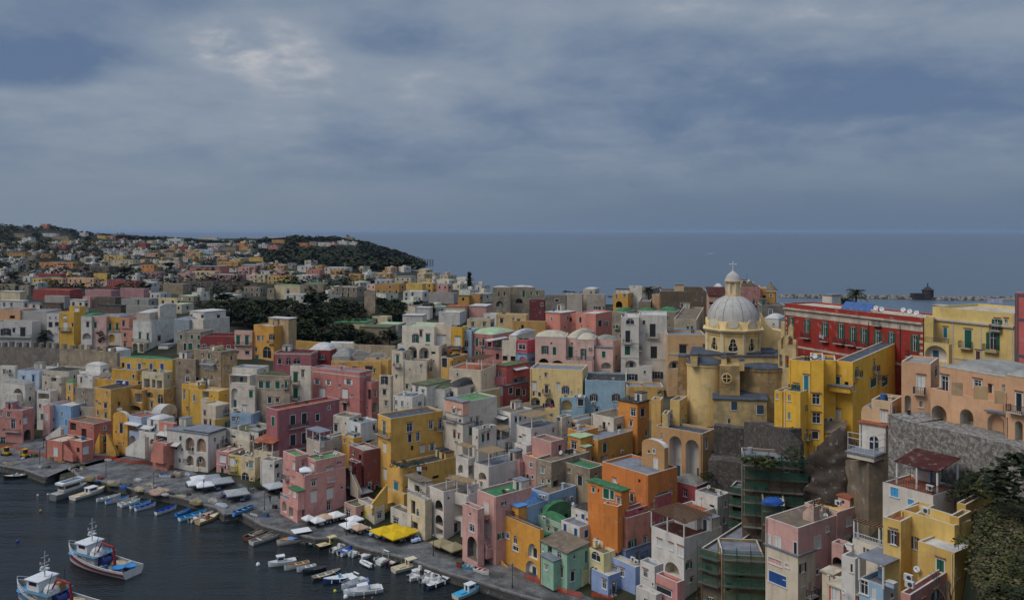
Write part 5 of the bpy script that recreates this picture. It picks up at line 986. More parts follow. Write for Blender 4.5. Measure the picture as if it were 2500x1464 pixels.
F(*F4); H('small orange house with conical stone roof', 40,130,140,412,'c8902e','h' if 0 else 'nw','w83,445,20,20',Y=262,a=14,wear=.1,D=5); B=CUR['B']; mb=MB(); cc=B.P+B.ef*B.w/2+B.es*2.5; mb.lathe(cc,[(2.4,B.zt+.2),(1.7,B.zt+1.0),(.8,B.zt+1.9),(.2,B.zt+2.6),(.2,B.zt+2.9),(0,B.zt+3.0)],14); mb.obj('cone_roof',roofm('b'),CUR['root']); A(-10,40,44,380,'c8902e','fw','k20,470,30,60',dy=2,a=14)
F(*F4); H('grey concrete wall block with pale patch by the red palazzo', -10,205,210,530,'7d766c','fb','',Y=236,a=10,wear=.4,D=8); A(20,150,210,655,'c9c5bd','vw','',dy=-14,a=30,par=1.1)
F(*F3); H('yellow house with arched windows and white upper storey by the sea', 1060,1190,1310,415,'cf9c34','fr','w1090,440,18,34 w1160,430,24,30 ad1112,510,56,56 w1255,435,70,24 o1250,512,60,56',Y=340,a=24,wear=.1); A(1085,1200,1205,380,'d0ccc4','nr','',dy=4,a=24); A(1200,1310,1320,350,'d0ccc4','fw','w1245,352,16,10',dy=5,a=24)
F(*F3); H('grey stone house with roof terrace beside the yellow seaside house', 1310,1400,1480,372,'8d8478','fb','w1350,420,20,30 w1385,400,14,30',Y=330,a=26,wear=.4); A(1285,1385,1400,485,'8a7c68','f','',dy=-14,a=12); A(1400,1470,1482,430,'c9a274','f','',dy=-10,a=14)
F(*F3); H('cream house with little white dome on the seaward edge', 800,900,940,380,'bdb0a0','vw','w868,405,20,24 w915,410,14,20',Y=370,a=20,wear=.2,par=.8); A(830,985,995,425,'aaa198','fw','',dy=-8,a=12,wear=.3); A(650,790,800,420,'b5aca2','fw','',dy=-6,a=10)
F(*F3); H('weathered stone houses with white vaults above the orchard edge', 10,165,170,365,'8f8470','vw','n62,425,20,40 k112,420,20,30 ad70,505,60,50',Y=352,a=12,wear=.5,par=.8); A(165,370,378,362,'938874','vw','g280,420,26,50 g345,418,16,30 g395,420,16,30 ad240,480,60,40',dy=2,a=12,wear=.5,par=.8); A(370,458,462,385,'938874','fw','g398,415,18,30',dy=1,a=12,wear=.4)
F(*F3); H('dark red low house below the weathered stone houses', 330,460,468,468,'6f3236','fb','k440,510,16,30',Y=338,a=12,wear=.3,D=6)
F(*F3); H('square stone house with dark upper window', 470,650,656,430,'867b6e','fb','k570,475,34,24',Y=344,a=12,wear=.4)
# ---------------------------------------------------------------- middle distance, left of the orchard
F(*F1)
H('white house with three blue windows and long pale balcony near the castle wall', -60,300,385,1100,'c9c7c4','fb','ko55,1195,50,60 k130,1180,26,36 k215,1195,50,80 B100,1225,400,36',Y=330,a=6,wear=.12,D=10)
H('tall yellow house with stepped parapet between white and lilac houses', 560,695,760,1010,'d0a232','fs','v612,1055,30,26 v615,1140,36,80 k685,1130,20,30 B615,1165,110,30',Y=326,a=16,wear=.12); A(650,750,758,955,'d0a232','f','v722,985,30,36',dy=3,a=16,D=3)
H('white narrow house left of the tall yellow one', 440,556,562,1022,'cfcbc6','fs','k470,1060,14,16 k525,1060,14,16 k475,1125,36,50 k535,1120,36,40',Y=330,a=8,wear=.12); A(190,438,442,1000,'a9a7a4','fs','d305,1,1,1',dy=6,a=8); A(-20,190,196,985,'d0a078','fs','d115,1055,50,30',dy=7,a=6)
H('white house with green vaulted roof and arched ground floor', 762,862,866,1052,'cfccc7','vG','k825,1125,26,50 ko730,1,1,1 as815,1235,80,60',Y=322,a=10,wear=.15,par=1.2); A(864,1000,1004,1045,'cfa8a0','fs','g898,1130,26,50 as900,1,1,1',dy=0,a=8); A(1004,1130,1136,1055,'cf9a34','vs','g1036,1145,26,60 g1102,1145,26,60 B1068,1170,140,26 ad1070,1,1,1',dy=.6,a=8,par=1.0); A(1000,1145,1150,1195,'cdc3b4','n','a1050,1255,60,80 a1110,1255,60,90',dy=-.3,a=8,zb=20); A(1130,1215,1222,1065,'cf8e78','f','k1162,1115,24,50',dy=-.8,a=10); A(1145,1250,1256,1165,'cf8e78','n','k1175,1225,24,30 w1175,1310,28,50',dy=-2,a=10)
H('white panelled house with two balconied doors and pale side', 1250,1425,1660,1095,'cfccc6','fs','g1316,1230,22,60 g1390,1240,22,60 B1320,1270,180,30 n1497,1255,30,50 h1085,.3',Y=316,a=14,wear=.25); A(1285,1405,1610,1020,'b5aa9c','vw','d1530,1090,30,40',dy=3,a=14,par=1.0); A(1240,1350,1500,1300,'cabf9e','fs','a1270,1340,50,100 a1335,1340,50,90 w1390,1330,20,40',dy=-4,a=14); A(1490,1580,1660,1320,'cfcac2','n','as1525,1400,60,90',dy=-3,a=16); A(1500,1505,1660,955,'cbc5bb','vw','',dy=6,a=16,par=1.0)
H('big white cube house with dark window by the orchard', 1785,1920,2125,1010,'cfc8be','nw','k1800,1055,20,40 k1905,1050,26,26 k2055,1060,30,50',Y=318,a=32,wear=.1,par=.3); A(1780,1910,2160,1080,'cfc7bc','fs','',dy=-4,a=30); A(1635,1780,1790,1085,'8a96a0','vs','',dy=-2,a=20,par=1.0)
H('mottled stone house with green shutters next to dark red house', 1665,1885,1890,1195,'a99c88','fb','g1703,1240,26,40 g1805,1240,26,40 g1870,1245,26,40 k1740,1335,26,70 g1790,1330,40,60 g1870,1330,30,40',Y=303,a=10,wear=.5)
H('dark red house with white framed windows', 1890,2195,2200,1235,'96393a','fr','w1920,1345,36,60 w2000,1350,30,60 w2150,1350,36,60',Y=300,a=8,wear=.2); A(2000,2195,2205,1205,'8a2f30','fr','',dy=6,a=8)
H('pale pink house with grey band and green doors', 2205,2370,2385,1185,'d0a898','fs','g2240,1275,36,90 g2322,1275,36,90 B2285,1300,160,26 k2235,1390,20,20 k2325,1390,40,30',Y=292,a=12,wear=.1)
F(*F2)
H('orange house with tall stone side wall and white penthouse', 75,262,478,1140,'cf9638','fw','w118,1255,26,40 w160,1255,18,38 ko250,1245,32,50 k98,1360,18,34 o200,1385,80,110 g105,1440,34,50 B245,1290,60,20',Y=288,a=30,wear=.1)
A(215,402,478,1075,'b79a72','nw','k262,1115,18,36',dy=2,a=30,wear=.25,par=.3); A(262,300,478,1082,'a58a66','n','',dy=4,a=30,zb=24)
F(*F6); H('low wine pink house with green arched windows', 1013,1462,1466,105,'a8636a','fr','k1088,205,44,60 o1190,200,54,80 o1290,200,80,70 h122',Y=262,a=6,wear=.2); A(1430,1690,1790,75,'8f3034','vw','v1600,1,1,1',dy=6,a=10,par=2.2); A(1690,1960,1980,45,'c4beb4','Bw','',dy=10,a=8,par=2.0,D=8); A(1770,1960,1980,75,'8f3034','f','w1730,80,30,40',dy=7,a=8)
H('ochre house with vaulted grey roofs and roof terrace', 1700,2290,2300,210,'cfa04e','fs','v1835,265,60,50 k1900,170,26,60 k2175,185,26,60 k1975,290,44,30 k2150,285,90,40 g2215,320,20,40',Y=240,a=8,wear=.25,D=8); A(1710,1920,1930,150,'a6a196','vv','',dy=5,a=8,par=2.2,D=9); A(1930,2160,2170,160,'9a968c','vv','',dy=6,a=8,par=2.4,D=10); A(2130,2400,2410,165,'9a968c','vv','',dy=5,a=8,par=1.6,D=9); A(2100,2380,2420,185,'cfa85c','f','',dy=1,a=12)
H('cream slim house with dark shutters left of the salmon houses', 2270,2410,2440,380,'cbbda8','fl','ko2335,425,40,100 k2335,570,40,60',Y=226,a=14,wear=.25)
def garden_wall(label, pts, hgt, col, wear, merlon=0.0, thick=0.8, name='garden_wall', cat='wall'):
    """a free-standing wall through (x, y_top, distance) points"""
    mb = MB(); P = [pt(cu(x), cvv(y), Y) for x, y, Y in pts]; Zv = Vector((0, 0, 1)); root = empty(name, (P[0].x, P[0].y, zg(P[0].x, P[0].y)), label, cat)
    for p, q in zip(P, P[1:]):
        e = (q-p); e.z = 0; n = Vector((e.y, -e.x, 0)).normalized(); zb_ = min(min(p.z, q.z)-hgt, zg(p.x, p.y)-1, zg(q.x, q.y)-1)
        mb.add([Vector((p.x, p.y, zb_)), Vector((q.x, q.y, zb_)), q, p, Vector((p.x, p.y, zb_))-n*thick, Vector((q.x, q.y, zb_))-n*thick, q-n*thick, p-n*thick], ((0, 1, 2, 3), (5, 4, 7, 6), (3, 2, 6, 7), (1, 5, 6, 2), (4, 0, 3, 7)))
        if merlon:
            L = e.length; k = max(1, int(L/2.9)); eu = e.normalized()
            for i in range(k):
                b = p.lerp(q, (i+.4)/k); w = .62; h = merlon*R.uniform(.8, 1.1)
                mb.prism([b-eu*w-Zv*.02, b+eu*w-Zv*.02]+[b+eu*w*cos(pi*j/6)+Zv*(h-.5+.5*sin(pi*j/6)) for j in range(7)], -n*thick)
    mb.obj('masonry', plaster(col, wear), root); return root
F(*F1); garden_wall('long grey crenellated castle wall above the white houses', [(-60,1330,288),(70,1335,286),(560,1350,280)], 9, '7d7368', .5, 1.9, 1.2, 'castle_wall')
garden_wall('broken tan stretch of the castle wall', [(560,1352,279),(800,1360,276),(1100,1390,272)], 9, 'a3937a', .6, 1.8, 1.2, 'castle_wall')
F(*F2); garden_wall('long yellow garden wall below the orchard', [(470,1275,284),(800,1300,276)], 7, 'b98f40', .3); garden_wall('pale rendered wall next to the yellow garden wall', [(800,1298,275),(1020,1305,270)], 7, 'bdb3a4', .4); garden_wall('tan stained wall running to the white arched terraces', [(1020,1312,269),(1400,1325,256)], 7, 'a8947a', .5)
F(*F2); garden_wall('crumbling stone wall beside the ochre house', [(1115,808,392),(1215,812,388)], 7, '9a8a74', .6)
# ---------------------------------------------------------------- far town: one short entry per house
FARH = []; FRECT = []; FAR_SMALL = []
CN = dict(W=('white', 'cbc7c2'), C=('cream', 'cdbd98'), Y=('yellow', 'd0ab50'), O=('ochre', 'bf8f48'), E=('orange', 'c8854a'), P=('pink', 'cc9890'), S=('salmon', 'c07a68'), R=('red', '9c4440'), T=('stone', '93846e'), K=('dark brown stone', '64564a'), N=('peach', 'cfa27e'), Z=('grey', '9c9894'), M=('mauve', 'a67c80'), L=('pale blue', 'a6b6c8'))
RN = dict(s='grey', w='white', b='brown', t='tiled', g='green', G='green', d='dark', r='red', v='grey', m='mossy', l='pale green', c='tan')
def far(rows, hb=6.0):
    for row in rows:
        xl, xr, yt, yb, c, rf = row[:6]; opt = row[6] if len(row) > 6 else ''
        nm, hx = CN[c]; u0, u1, v0, v1 = cu(xl), cu(xr), cvv(yt), cvv(yb); FRECT.append((u0, v0, u1, v1))
        xc = xl+(xr-xl)*R.uniform(.72, .86) if xr-xl > 60 else xr-4
        Y = solve((u0+u1)/2, v0, max(4.0, hb*R.uniform(.9, 1.1))); px = Y/FP/FR[2]; hm = (yb-yt)*px; wm = (xr-xl)*px
        feats = []
        if 'x' not in opt:
            rows_ = max(1, int(hm/3.0)); cols = max(1, min(6, int((xc-xl)*px/3.2)))
            ky = R.choice('kkwdgwk') if not opt.startswith('=') else opt[1]
            for r_ in range(rows_):
                for q in range(cols):
                    if R.random() < .18: continue
                    feats.append('%s%.1f,%.1f,%.1f,%.1f' % (ky, xl+(xc-xl)*(q+.5)/cols+R.uniform(-3, 3), yt+(1.75+r_*3.0)/px, 1.15/px, R.choice((1.5, 1.6, 2.1))/px))
            if xr-xc > 26: feats.append('%s%.1f,%.1f,%.1f,%.1f' % (ky, (xc+xr)/2, yt+2.0/px, 1.1/px, 1.6/px))
        FARH.append(dict(u=(u0+u1)/2, v=v0, c=nm, r=RN[rf[1]], w=wm, h=hm, args=(xl, xc, xr, yt, hx, rf, ' '.join(feats)), Y=Y, fr=tuple(FR)))
F(*F1)
far([(380,462,180,205,'S','ns'),(130,262,272,300,'T','nb'),(205,308,312,350,'W','fw'),(395,560,268,298,'W','ns'),(490,680,295,355,'T','fb'),(570,710,335,360,'O','nb'),(745,805,262,292,'W','nw'),(855,930,262,288,'W','nw'),(915,1005,288,348,'Y','nb'),(1005,1062,290,345,'P','nb'),(1062,1118,278,338,'T','nb'),(1118,1180,318,345,'M','nt'),
(565,640,378,408,'R','nt'),(1215,1283,352,402,'W','nw'),(1285,1390,360,400,'R','ns'),(1385,1450,338,362,'C','nw'),(1565,1740,318,345,'W','nw'),(1895,2065,308,352,'W','nw','=k'),(1945,2130,362,410,'W','fw'),(1955,2070,402,448,'P','nw'),(2070,2250,398,445,'T','nb'),(2250,2345,396,445,'O','nb'),(1585,1662,396,438,'O','ns'),(1672,1765,392,440,'R','nb'),
(1775,1855,430,458,'O','ns'),(1862,2030,422,458,'L','nw'),(2230,2350,358,380,'E','nt'),(65,275,448,528,'O','nb','=k'),(260,375,478,538,'T','nb'),(355,510,462,530,'E','nb','=k'),(600,690,472,520,'W','fw','x'),(790,922,492,530,'W','nw','=k'),(975,1225,478,530,'Y','fw','=k'),(975,1065,438,468,'W','ns'),(1090,1165,432,462,'Z','ns'),(1250,1392,432,480,'W','ns'),
(1365,1532,455,525,'N','fs'),(1540,1655,452,528,'N','fs','=g'),(1720,1862,482,520,'O','nb','=k'),(1970,2170,478,510,'N','fw'),(370,785,545,610,'E','fs','=w'),(105,186,562,618,'Z','ns'),(190,370,552,620,'T','nb'),(510,612,578,634,'S','fw','x'),(740,1115,580,690,'K','fb','=k'),(1035,1320,520,560,'C','nv'),(1325,1482,565,610,'E','fs','=k'),(1340,1558,635,700,'M','fs','=k'),(1480,1690,535,566,'C','nw'),
(1700,1806,642,700,'P','fs','=k'),(1785,2152,582,640,'S','ns','x'),(1805,2080,625,710,'C','fb','=k'),(1985,2312,655,730,'M','fw','=k'),(2240,2372,585,730,'P','fs','=k'),(2040,2272,535,588,'O','fw'),(2272,2460,566,612,'P','nw'),(145,305,640,695,'T','nb','x'),(215,302,675,730,'W','nw','=k'),(305,622,650,690,'R','fr','x'),(305,418,692,745,'Y','fs'),(420,625,690,782,'N','vg'),
(635,935,690,800,'N','fw'),(880,1032,645,720,'Y','fw','x'),(1005,1352,715,790,'R','fs','=k'),(1350,1442,732,770,'W','nw'),(1440,1542,722,830,'T','fb','x'),(1530,1780,745,850,'T','fw','x'),(1700,2060,725,900,'K','fb','=k'),(2065,2312,742,900,'K','fb','=k'),(0,182,755,840,'T','vm','=k'),(180,292,762,830,'T','fb'),
(310,772,800,850,'R','ft','x'),(800,1132,805,860,'M','ft','x'),(1130,1400,790,840,'M','ft','x'),(0,250,820,860,'C','nw','x'),(0,272,905,960,'W','nw'),(270,402,925,985,'W','ns'),(660,832,898,960,'W','nw'),(780,872,865,940,'P','fw','x'),(925,1190,950,1000,'K','nd','x'),(1185,1500,955,1000,'Z','fv','x'),(880,1140,870,935,'K','fb','x'),(1140,1480,885,940,'Z','fs'),(400,600,925,980,'K','nb','x'),(420,660,860,900,'Z','fw','x'),(1490,1700,880,925,'C','ft')])
F(*F2)
far([(205,320,308,345,'W','nw','x'),(245,398,328,366,'O','ns','=k'),(120,220,372,400,'W','nw'),(210,332,382,414,'S','ns'),(490,602,360,404,'E','nb','x'),(600,682,348,384,'T','ns'),(680,800,354,394,'W','nw'),(780,862,358,378,'P','ns'),(860,965,340,380,'W','nw'),(960,1062,350,392,'W','nw','=k'),(925,1022,305,342,'T','nb'),(30,190,490,545,'Y','nr','x'),
(180,392,568,600,'O','ns'),(395,487,548,625,'Z','ns','=w'),(485,650,576,634,'W','nw'),(565,742,610,704,'S','fs'),(650,735,570,600,'O','ns'),(790,968,615,708,'O','fw','=k'),(968,1116,652,716,'O','fs','=k'),(0,112,580,730,'P','fs','=k'),(140,252,622,690,'W','nw'),(250,400,630,660,'P','ns'),(70,206,655,740,'C','fs','=k'),(205,474,668,760,'Y','fr','=k'),(465,684,662,735,'W','fw','=k'),(740,1002,594,628,'W','nw'),
(1220,1406,645,680,'O','nw'),(1400,1602,678,724,'C','ns'),(1215,1402,708,758,'L','nw'),(1215,1508,745,925,'O','fb','=k'),(1508,1692,742,802,'Y','fw','x'),(1480,1718,815,930,'W','fw','=g'),(835,1112,772,960,'T','fw','=k'),(550,766,742,830,'T','vG','x'),(270,552,760,805,'C','vg','x'),(200,282,785,900,'T','fb','=k'),(282,412,785,850,'C','fs','=k'),(360,602,842,910,'W','fw'),(40,126,748,900,'K','fb','x'),
(-20,162,770,920,'T','fb','=k'),(1795,1937,748,800,'P','fr','=k'),(1640,1792,735,770,'Y','nw','x'),(1720,2000,832,920,'Z','fb','x'),(1995,2114,855,920,'O','ng'),(2112,2232,842,950,'O','fs','=n'),(1605,1757,970,1060,'W','nw','x'),(1475,1702,1042,1080,'W','nw','x'),(1190,1376,1052,1120,'C','fw','=k'),(832,1232,1112,1160,'C','nG','x'),(1090,1412,1155,1240,'T','nm','x'),(1880,2104,958,1010,'C','ht','x'),(1815,2070,1010,1080,'W','fw','x'),(2240,2460,1030,1090,'W','fw'),(2080,2340,1080,1130,'C','fs'),(1230,1480,1125,1150,'Z','nl','x'),(1610,1700,700,735,'C','ns'),(2100,2320,955,1000,'P','nw','x')])
def place_far():
    for h in FARH:
        big = 'wide' if h['w'] > 15 else ('tall' if h['h'] > 8.5 else ('little' if h['w'] < 8 else 'low'))
        zone = 'on the far wooded hill' if h['v'] < 600 and h['u'] < 560 else ('on the wooded headland' if h['v'] < 612 else ('in the far town' if h['v'] < 668 else ('in the middle of the old town' if h['v'] < 735 else 'by the orchard and castle wall')))
        h['lab'] = '%s %s house with %s roof %s' % (big, h['c'], h['r'], zone)
    FARH.sort(key=lambda h: -h['w']*h['h']/h['Y']**2); FAR_SMALL[:] = FARH[88:]; del FARH[88:]
    from collections import defaultdict
    g = defaultdict(list)
    for h in FARH: g[h['lab']].append(h)
    for k, l in g.items():
        if len(l) > 1:
            for h in l:
                o = min((q for q in FARH if q is not h and q['c'] != h['c']), key=lambda q: (q['u']-h['u'])**2+6*(q['v']-h['v'])**2)
                rel = 'left of' if h['u'] < o['u']-6 else ('right of' if h['u'] > o['u']+6 else ('below' if h['v'] > o['v'] else 'above'))
                h['lab'] = k.replace(' in the middle of the old town', ' in the old town').replace(' with %s roof' % h['r'], ', %s roof,' % h['r'])+', %s a %s one' % (rel, o['c'].split()[-1])
    g = defaultdict(list)
    for h in FARH: g[h['lab']].append(h)
    for k, l in g.items():
        if len(l) > 1:
            l.sort(key=lambda h: h['u'])
            for h, w in zip(l, ('leftmost', 'second', 'third', 'fourth', 'fifth', 'sixth')): h['lab'] = w+' '+k.replace(' in the old town', '').replace(' in the far town', '')
    for h in FARH:
        for z_ in (' on the far wooded hill', ' on the wooded headland', ' by the orchard and castle wall', ' in the old town'):
            if len(h['lab'].split()) > 16: h['lab'] = h['lab'].replace(z_, '')
        FR[:] = h['fr']; xl, xc, xr, yt, hx, rf, fe = h['args']
        H(h['lab'], xl, xc, xr, yt, hx, rf, fe, Y=h['Y'], a=R.uniform(8, 24), wear=.45 if h['c'].endswith('stone') else .22, par=.7 if rf[0] in 'vh' else .45, D=R.uniform(7, 11), group='houses of the far town')
place_far()
# ---------------------------------------------------------------- trees
def leafmat(key, rgb):
    if key in MAT: return MAT[key]
    m = bpy.data.materials.new(key); m.use_nodes = True; MAT[key] = m; nt = m.node_tree; N = nt.nodes.new; L = nt.links.new; b = nt.nodes['Principled BSDF']
    g = N('ShaderNodeNewGeometry'); n = N('ShaderNodeTexNoise'); n.inputs['Scale'].default_value = 0.6; n.inputs['Detail'].default_value = 6; L(g.outputs['Position'], n.inputs[0])
    oi = N('ShaderNodeObjectInfo'); ad = N('ShaderNodeMath'); ad.operation = 'MULTIPLY_ADD'; L(oi.outputs['Random'], ad.inputs[0]); ad.inputs[1].default_value = 0.25; L(n.outputs[0], ad.inputs[2])
    r = N('ShaderNodeValToRGB'); e = r.color_ramp.elements; e[0].position = 0.42; e[0].color = (*[c*0.55 for c in rgb], 1); e[1].position = 0.9; e[1].color = (rgb[0]*1.9, rgb[1]*1.6, rgb[2]*1.2, 1); L(ad.outputs[0], r.inputs[0]); L(r.outputs[0], b.inputs[0])
    b.inputs['Roughness'].default_value = 0.8; b.inputs['Specular IOR Level'].default_value = 0.15; return m
LG = leafmat('leaf_dark', (0.021, 0.030, 0.013)); LO = leafmat('leaf_olive', (0.036, 0.044, 0.015)); LP = leafmat('leaf_pine', (0.022, 0.034, 0.016)); LB = leafmat('leaf_brown', (0.05, 0.042, 0.025))
BARK = mat('bark', (0.055, 0.042, 0.032), 0.95, 0.25, 2.0)
TR = random.Random(5)
def leaf(mb, c, s, rnd=TR, mi=0):
    a = rnd.uniform(0, 2*pi); t = rnd.uniform(-.9, .9); u = Vector((cos(a), sin(a), t*.6)); w = Vector((-sin(a), cos(a), rnd.uniform(-.7, .7))); c = Vector(c)
    mb.add((c-u*s, c-w*s*.7, c+u*s, c+w*s*.7), ((0, 1, 2, 3),), mi)
def crown_blobs(kind, r):
    B_ = []
    if kind == 'round':
        for i in range(11): a = TR.uniform(0, 2*pi); q = TR.uniform(.2, .75); B_.append((cos(a)*q, sin(a)*q, TR.uniform(-.35, .65), TR.uniform(.28, .5)))
    elif kind == 'pine':
        for i in range(13): a = TR.uniform(0, 2*pi); q = TR.uniform(.1, .95); B_.append((cos(a)*q, sin(a)*q, TR.uniform(-.08, .22), TR.uniform(.2, .36)))
    elif kind == 'cypress':
        for i in range(12): B_.append((TR.uniform(-.05, .05), TR.uniform(-.05, .05), i/6.0-1, .26*(1-abs(i/11.0-.35)*.9)))
    return B_
def make_tree(kind, lm, n=420, name=None, label='', h=6.0, r=3.0, group=None):
    root = empty(name or 'tree', (0, 0, 0), label, 'tree', group)
    mb = MB(); zc = {'round': h*.6, 'pine': h*.85, 'cypress': h*.52}[kind]; vz = {'round': h*.42, 'pine': h*.42, 'cypress': h*.5}[kind]
    bl = crown_blobs(kind, r)
    for i in range(n):
        x, y, z, q = TR.choice(bl); a = TR.uniform(0, 2*pi); cz = TR.uniform(-1, 1); sq = sqrt(1-cz*cz); d = TR.uniform(.55, 1.0)
        leaf(mb, ((x+cos(a)*sq*q*d)*r, (y+sin(a)*sq*q*d)*r, zc+(z+cz*q*d*.9)*vz), r*TR.uniform(.10, .19)*(1.0 if kind != 'cypress' else .9))
    mb.obj('crown', lm, root)
    t = MB(); t.cyl((0, 0, -1), (0.1, 0, zc), r*.075, r*.04, 7)
    if kind != 'cypress':
        for x, y, z, q in bl[:7]: t.cyl((0.05, 0, zc*TR.uniform(.45, .8)), (x*r*.8, y*r*.8, zc+z*vz*.8), r*.035, r*.012, 5)
    t.obj('trunk', BARK, root); return root
def bare_tree(label, h=6):
    root = empty('bare_tree', (0, 0, 0), label, 'tree'); t = MB()
    def br(p, d, L, rad, k):
        q = p+d*L; t.cyl(p, q, rad, rad*.65, 5)
        if k == 0: return
        for i in range(3 if k > 1 else 4):
            dd = (d+Vector((TR.uniform(-.7, .7), TR.uniform(-.7, .7), TR.uniform(-.1, .5)))).normalized(); br(p.lerp(q, TR.uniform(.6, 1)), dd, L*TR.uniform(.55, .8), rad*.55, k-1)
    br(Vector((0, 0, -.5)), Vector((0, 0, 1)), h*.4, h*.03, 4); t.obj('trunk', mat('pale_bark', (0.10, 0.085, 0.07), .95, .2), root); return root
def palm(label, h=6.0, r=2.6):
    root = empty('palm_tree', (0, 0, 0), label, 'palm'); t = MB(); t.cyl((0, 0, -1), (0, 0, h), .32, .26, 8); t.obj('trunk', BARK, root); f = MB()
    for i in range(46):
        a = 2*pi*i/46+TR.uniform(-.1, .1); up = TR.uniform(-.25, 1.25); L = r*TR.uniform(.85, 1.1); pts = []
        for k in range(6): s = k/5; pts.append(Vector((cos(a)*L*s*cos(up*.7), sin(a)*L*s*cos(up*.7), h+L*(s*sin(up)-.55*s*s))))
        w = Vector((-sin(a), cos(a), 0))
        for k in range(5):
            wd0, wd1 = .28*(1-(k/5)**2)+.03, .28*(1-((k+1)/5)**2)+.02
            f.add((pts[k]-w*wd0-Vector((0, 0, .12)), pts[k], pts[k+1], pts[k+1]-w*wd1-Vector((0, 0, .12))), ((0, 1, 2, 3),)); f.add((pts[k], pts[k]+w*wd0-Vector((0, 0, .12)), pts[k+1]+w*wd1-Vector((0, 0, .12)), pts[k+1]), ((0, 1, 2, 3),))
    f.obj('crown', LG, root); return root
def put(o, p, rz=None, sc=1.0, label=None, group=None):
    o.location = p; o.rotation_euler = (0, 0, TR.uniform(0, 6.28) if rz is None else rz); o.scale = (sc, sc, sc) if not isinstance(sc, tuple) else sc
    if label: o['label'] = label
    if group: o['group'] = group
    return o
def gpt(u, v):
    Y = solve(u, v, 0); return Vector((tu(u)*Y, Y, zg(tu(u)*Y, Y)))
def trees():
    GO = 'trees of the orchard hollow'; lab = dict(r='dark round tree in the orchard below the old town', o='olive green bushy tree in the orchard below the old town', b='brownish thin tree in the orchard below the old town')
    protos = {'r': [make_tree('round', LG, 520, 'orchard_tree', '', 6, 4.0) for _ in range(3)], 'o': [make_tree('round', LO, 480, 'orchard_tree', '', 6, 3.8) for _ in range(2)], 'b': [make_tree('round', LB, 200, 'orchard_tree')]}
    used = set()
    def inst(k, p, sc):
        i = TR.randrange(len(protos[k])); o = protos[k][i]
        if (k, i) in used: o = copy_tree(o)
        used.add((k, i)); put(o, p, None, sc, lab[k], GO)
    poly = [(440, 765), (560, 745), (640, 752), (760, 745), (900, 740), (1000, 748), (975, 790), (955, 845), (900, 850), (800, 842), (735, 845), (640, 800), (560, 790), (480, 782)]
    def inside(u, v):
        c = False
        for (a, b), (d, e) in zip(poly, poly[1:]+poly[:1]):
            if (b > v) != (e > v) and u < a+(v-b)/(e-b)*(d-a): c = not c
        return c
    n = 0
    while n < 185:
        u, v = TR.uniform(440, 1000), TR.uniform(738, 852)
        if not inside(u, v) or any(r[0]+6 < u < r[2]-6 and r[1] < v < r[3]+3 for r in FRECT): continue
        p = gpt(u, v+8); inst(TR.choice('rrrrroob'), p, TR.uniform(.7, 1.2)); n += 1
    # single trees one can tell apart: (u, v of the foot, height m, kind, label)
    P = make_tree('pine', LP, 520, 'umbrella_pine', '', 9, 5)
    def pines(l):
        first = True
        for u, v, h, lb in l:
            o = P if first else copy_tree(P); first = False; Y = solve(u, v, 0); put(o, (tu(u)*Y, Y, zg(tu(u)*Y, Y)), None, h/9.0, lb)
    pines([(768, 800, 15, 'great spreading dark pine over the middle of the orchard'), (415, 672, 11, 'flat topped umbrella pine beside pink houses in far town'), (848, 590, 10, 'umbrella pine on top of the headland'), (28, 600, 12, 'umbrella pine by white house on far hillside'), (722, 590, 12, 'dense dome shaped pine on headland crest'), (305, 690, 12, 'dark broad pine in front of the stone arcade house')])
    c = make_tree('cypress', LP, 300, 'cypress', 'single slender cypress standing against the sea', 12, 6.5); Y = solve(1146, 706, 0); Y = min(Y, 520); put(c, pt(1146, 709, Y))
    for u, v, h, lb in ((990, 690, 9, 'palm beside the flat roofs near the bay'), (1583, 706, 7, 'small palm on the seaward roofs right of yellow house'), (2090, 716, 9, 'large date palm behind the red palazzo'), (2062, 736, 6, 'lower palm beside the large date palm')):
        o = palm(lb, h, 3.6 if u > 2000 else 2.8); Y = 330 if u > 1500 else 600
        if u > 2000: Y = 250
        q = pt(u, v, Y); put(o, (q.x, q.y, q.z-h))
    S_ = make_tree('round', LG, 420, 'leafy_tree', '', 6, 3.2); first = True
    for u, v, h, w, lb in ((130, 842, 7, 1.5, 'broad dark tree behind the castle wall merlons'), (20, 850, 7, 1.1, 'dark tree at the left end of castle wall'), (250, 850, 8, .7, 'upright dark tree beside the arched pink house'), (855, 850, 8, 1.3, 'dark round bush tree by the green roofed hut'),
            (1345, 757, 7, 1.2, 'olive green tree behind the salmon cube building'), (1410, 740, 7, 1.3, 'dark tree before the cream house with little dome'), (1490, 735, 6, .8, 'thin green tree left of yellow seaside house'), (1385, 722, 6, 1.6, 'palm-like dark thicket on seaward roofs'), (1020, 760, 6, 1.2, 'round tree beside the white ribbed hut'), (1050, 770, 6, 1.4, 'dark tree row end near the solar roof house'),
            (930, 820, 6, 1.0, 'green tree beside the long tan wall'), (700, 690, 6, 1.5, 'dark tree among far white houses'), (905, 700, 7, 1.3, 'dark tree right of crenellated stone house'), (540, 742, 8, 1.6, 'dark tree at foot of the brown stone house'), (160, 720, 6, 1.6, 'dark tree clump by the peach gabled house'), (330, 660, 7, 1.2, 'dark tree behind grey stone arcade'), (180, 632, 8, 1.6, 'rounded dark tree by small white house on hill'), (30, 690, 9, 1.6, 'dark woods tree at left picture edge in far town'), (10, 660, 9, 1.8, 'large dark tree left edge above far town')):
        o = S_ if first else copy_tree(S_); first = False; Y = solve(u, v, 0); put(o, (tu(u)*Y, Y, zg(tu(u)*Y, Y)-.4), None, (h/6*w, h/6*w, h/6), lb)
    # woods on the far hill and the headland: crowns run together into one mass
    mb = MB(); n = 0; tries = 0
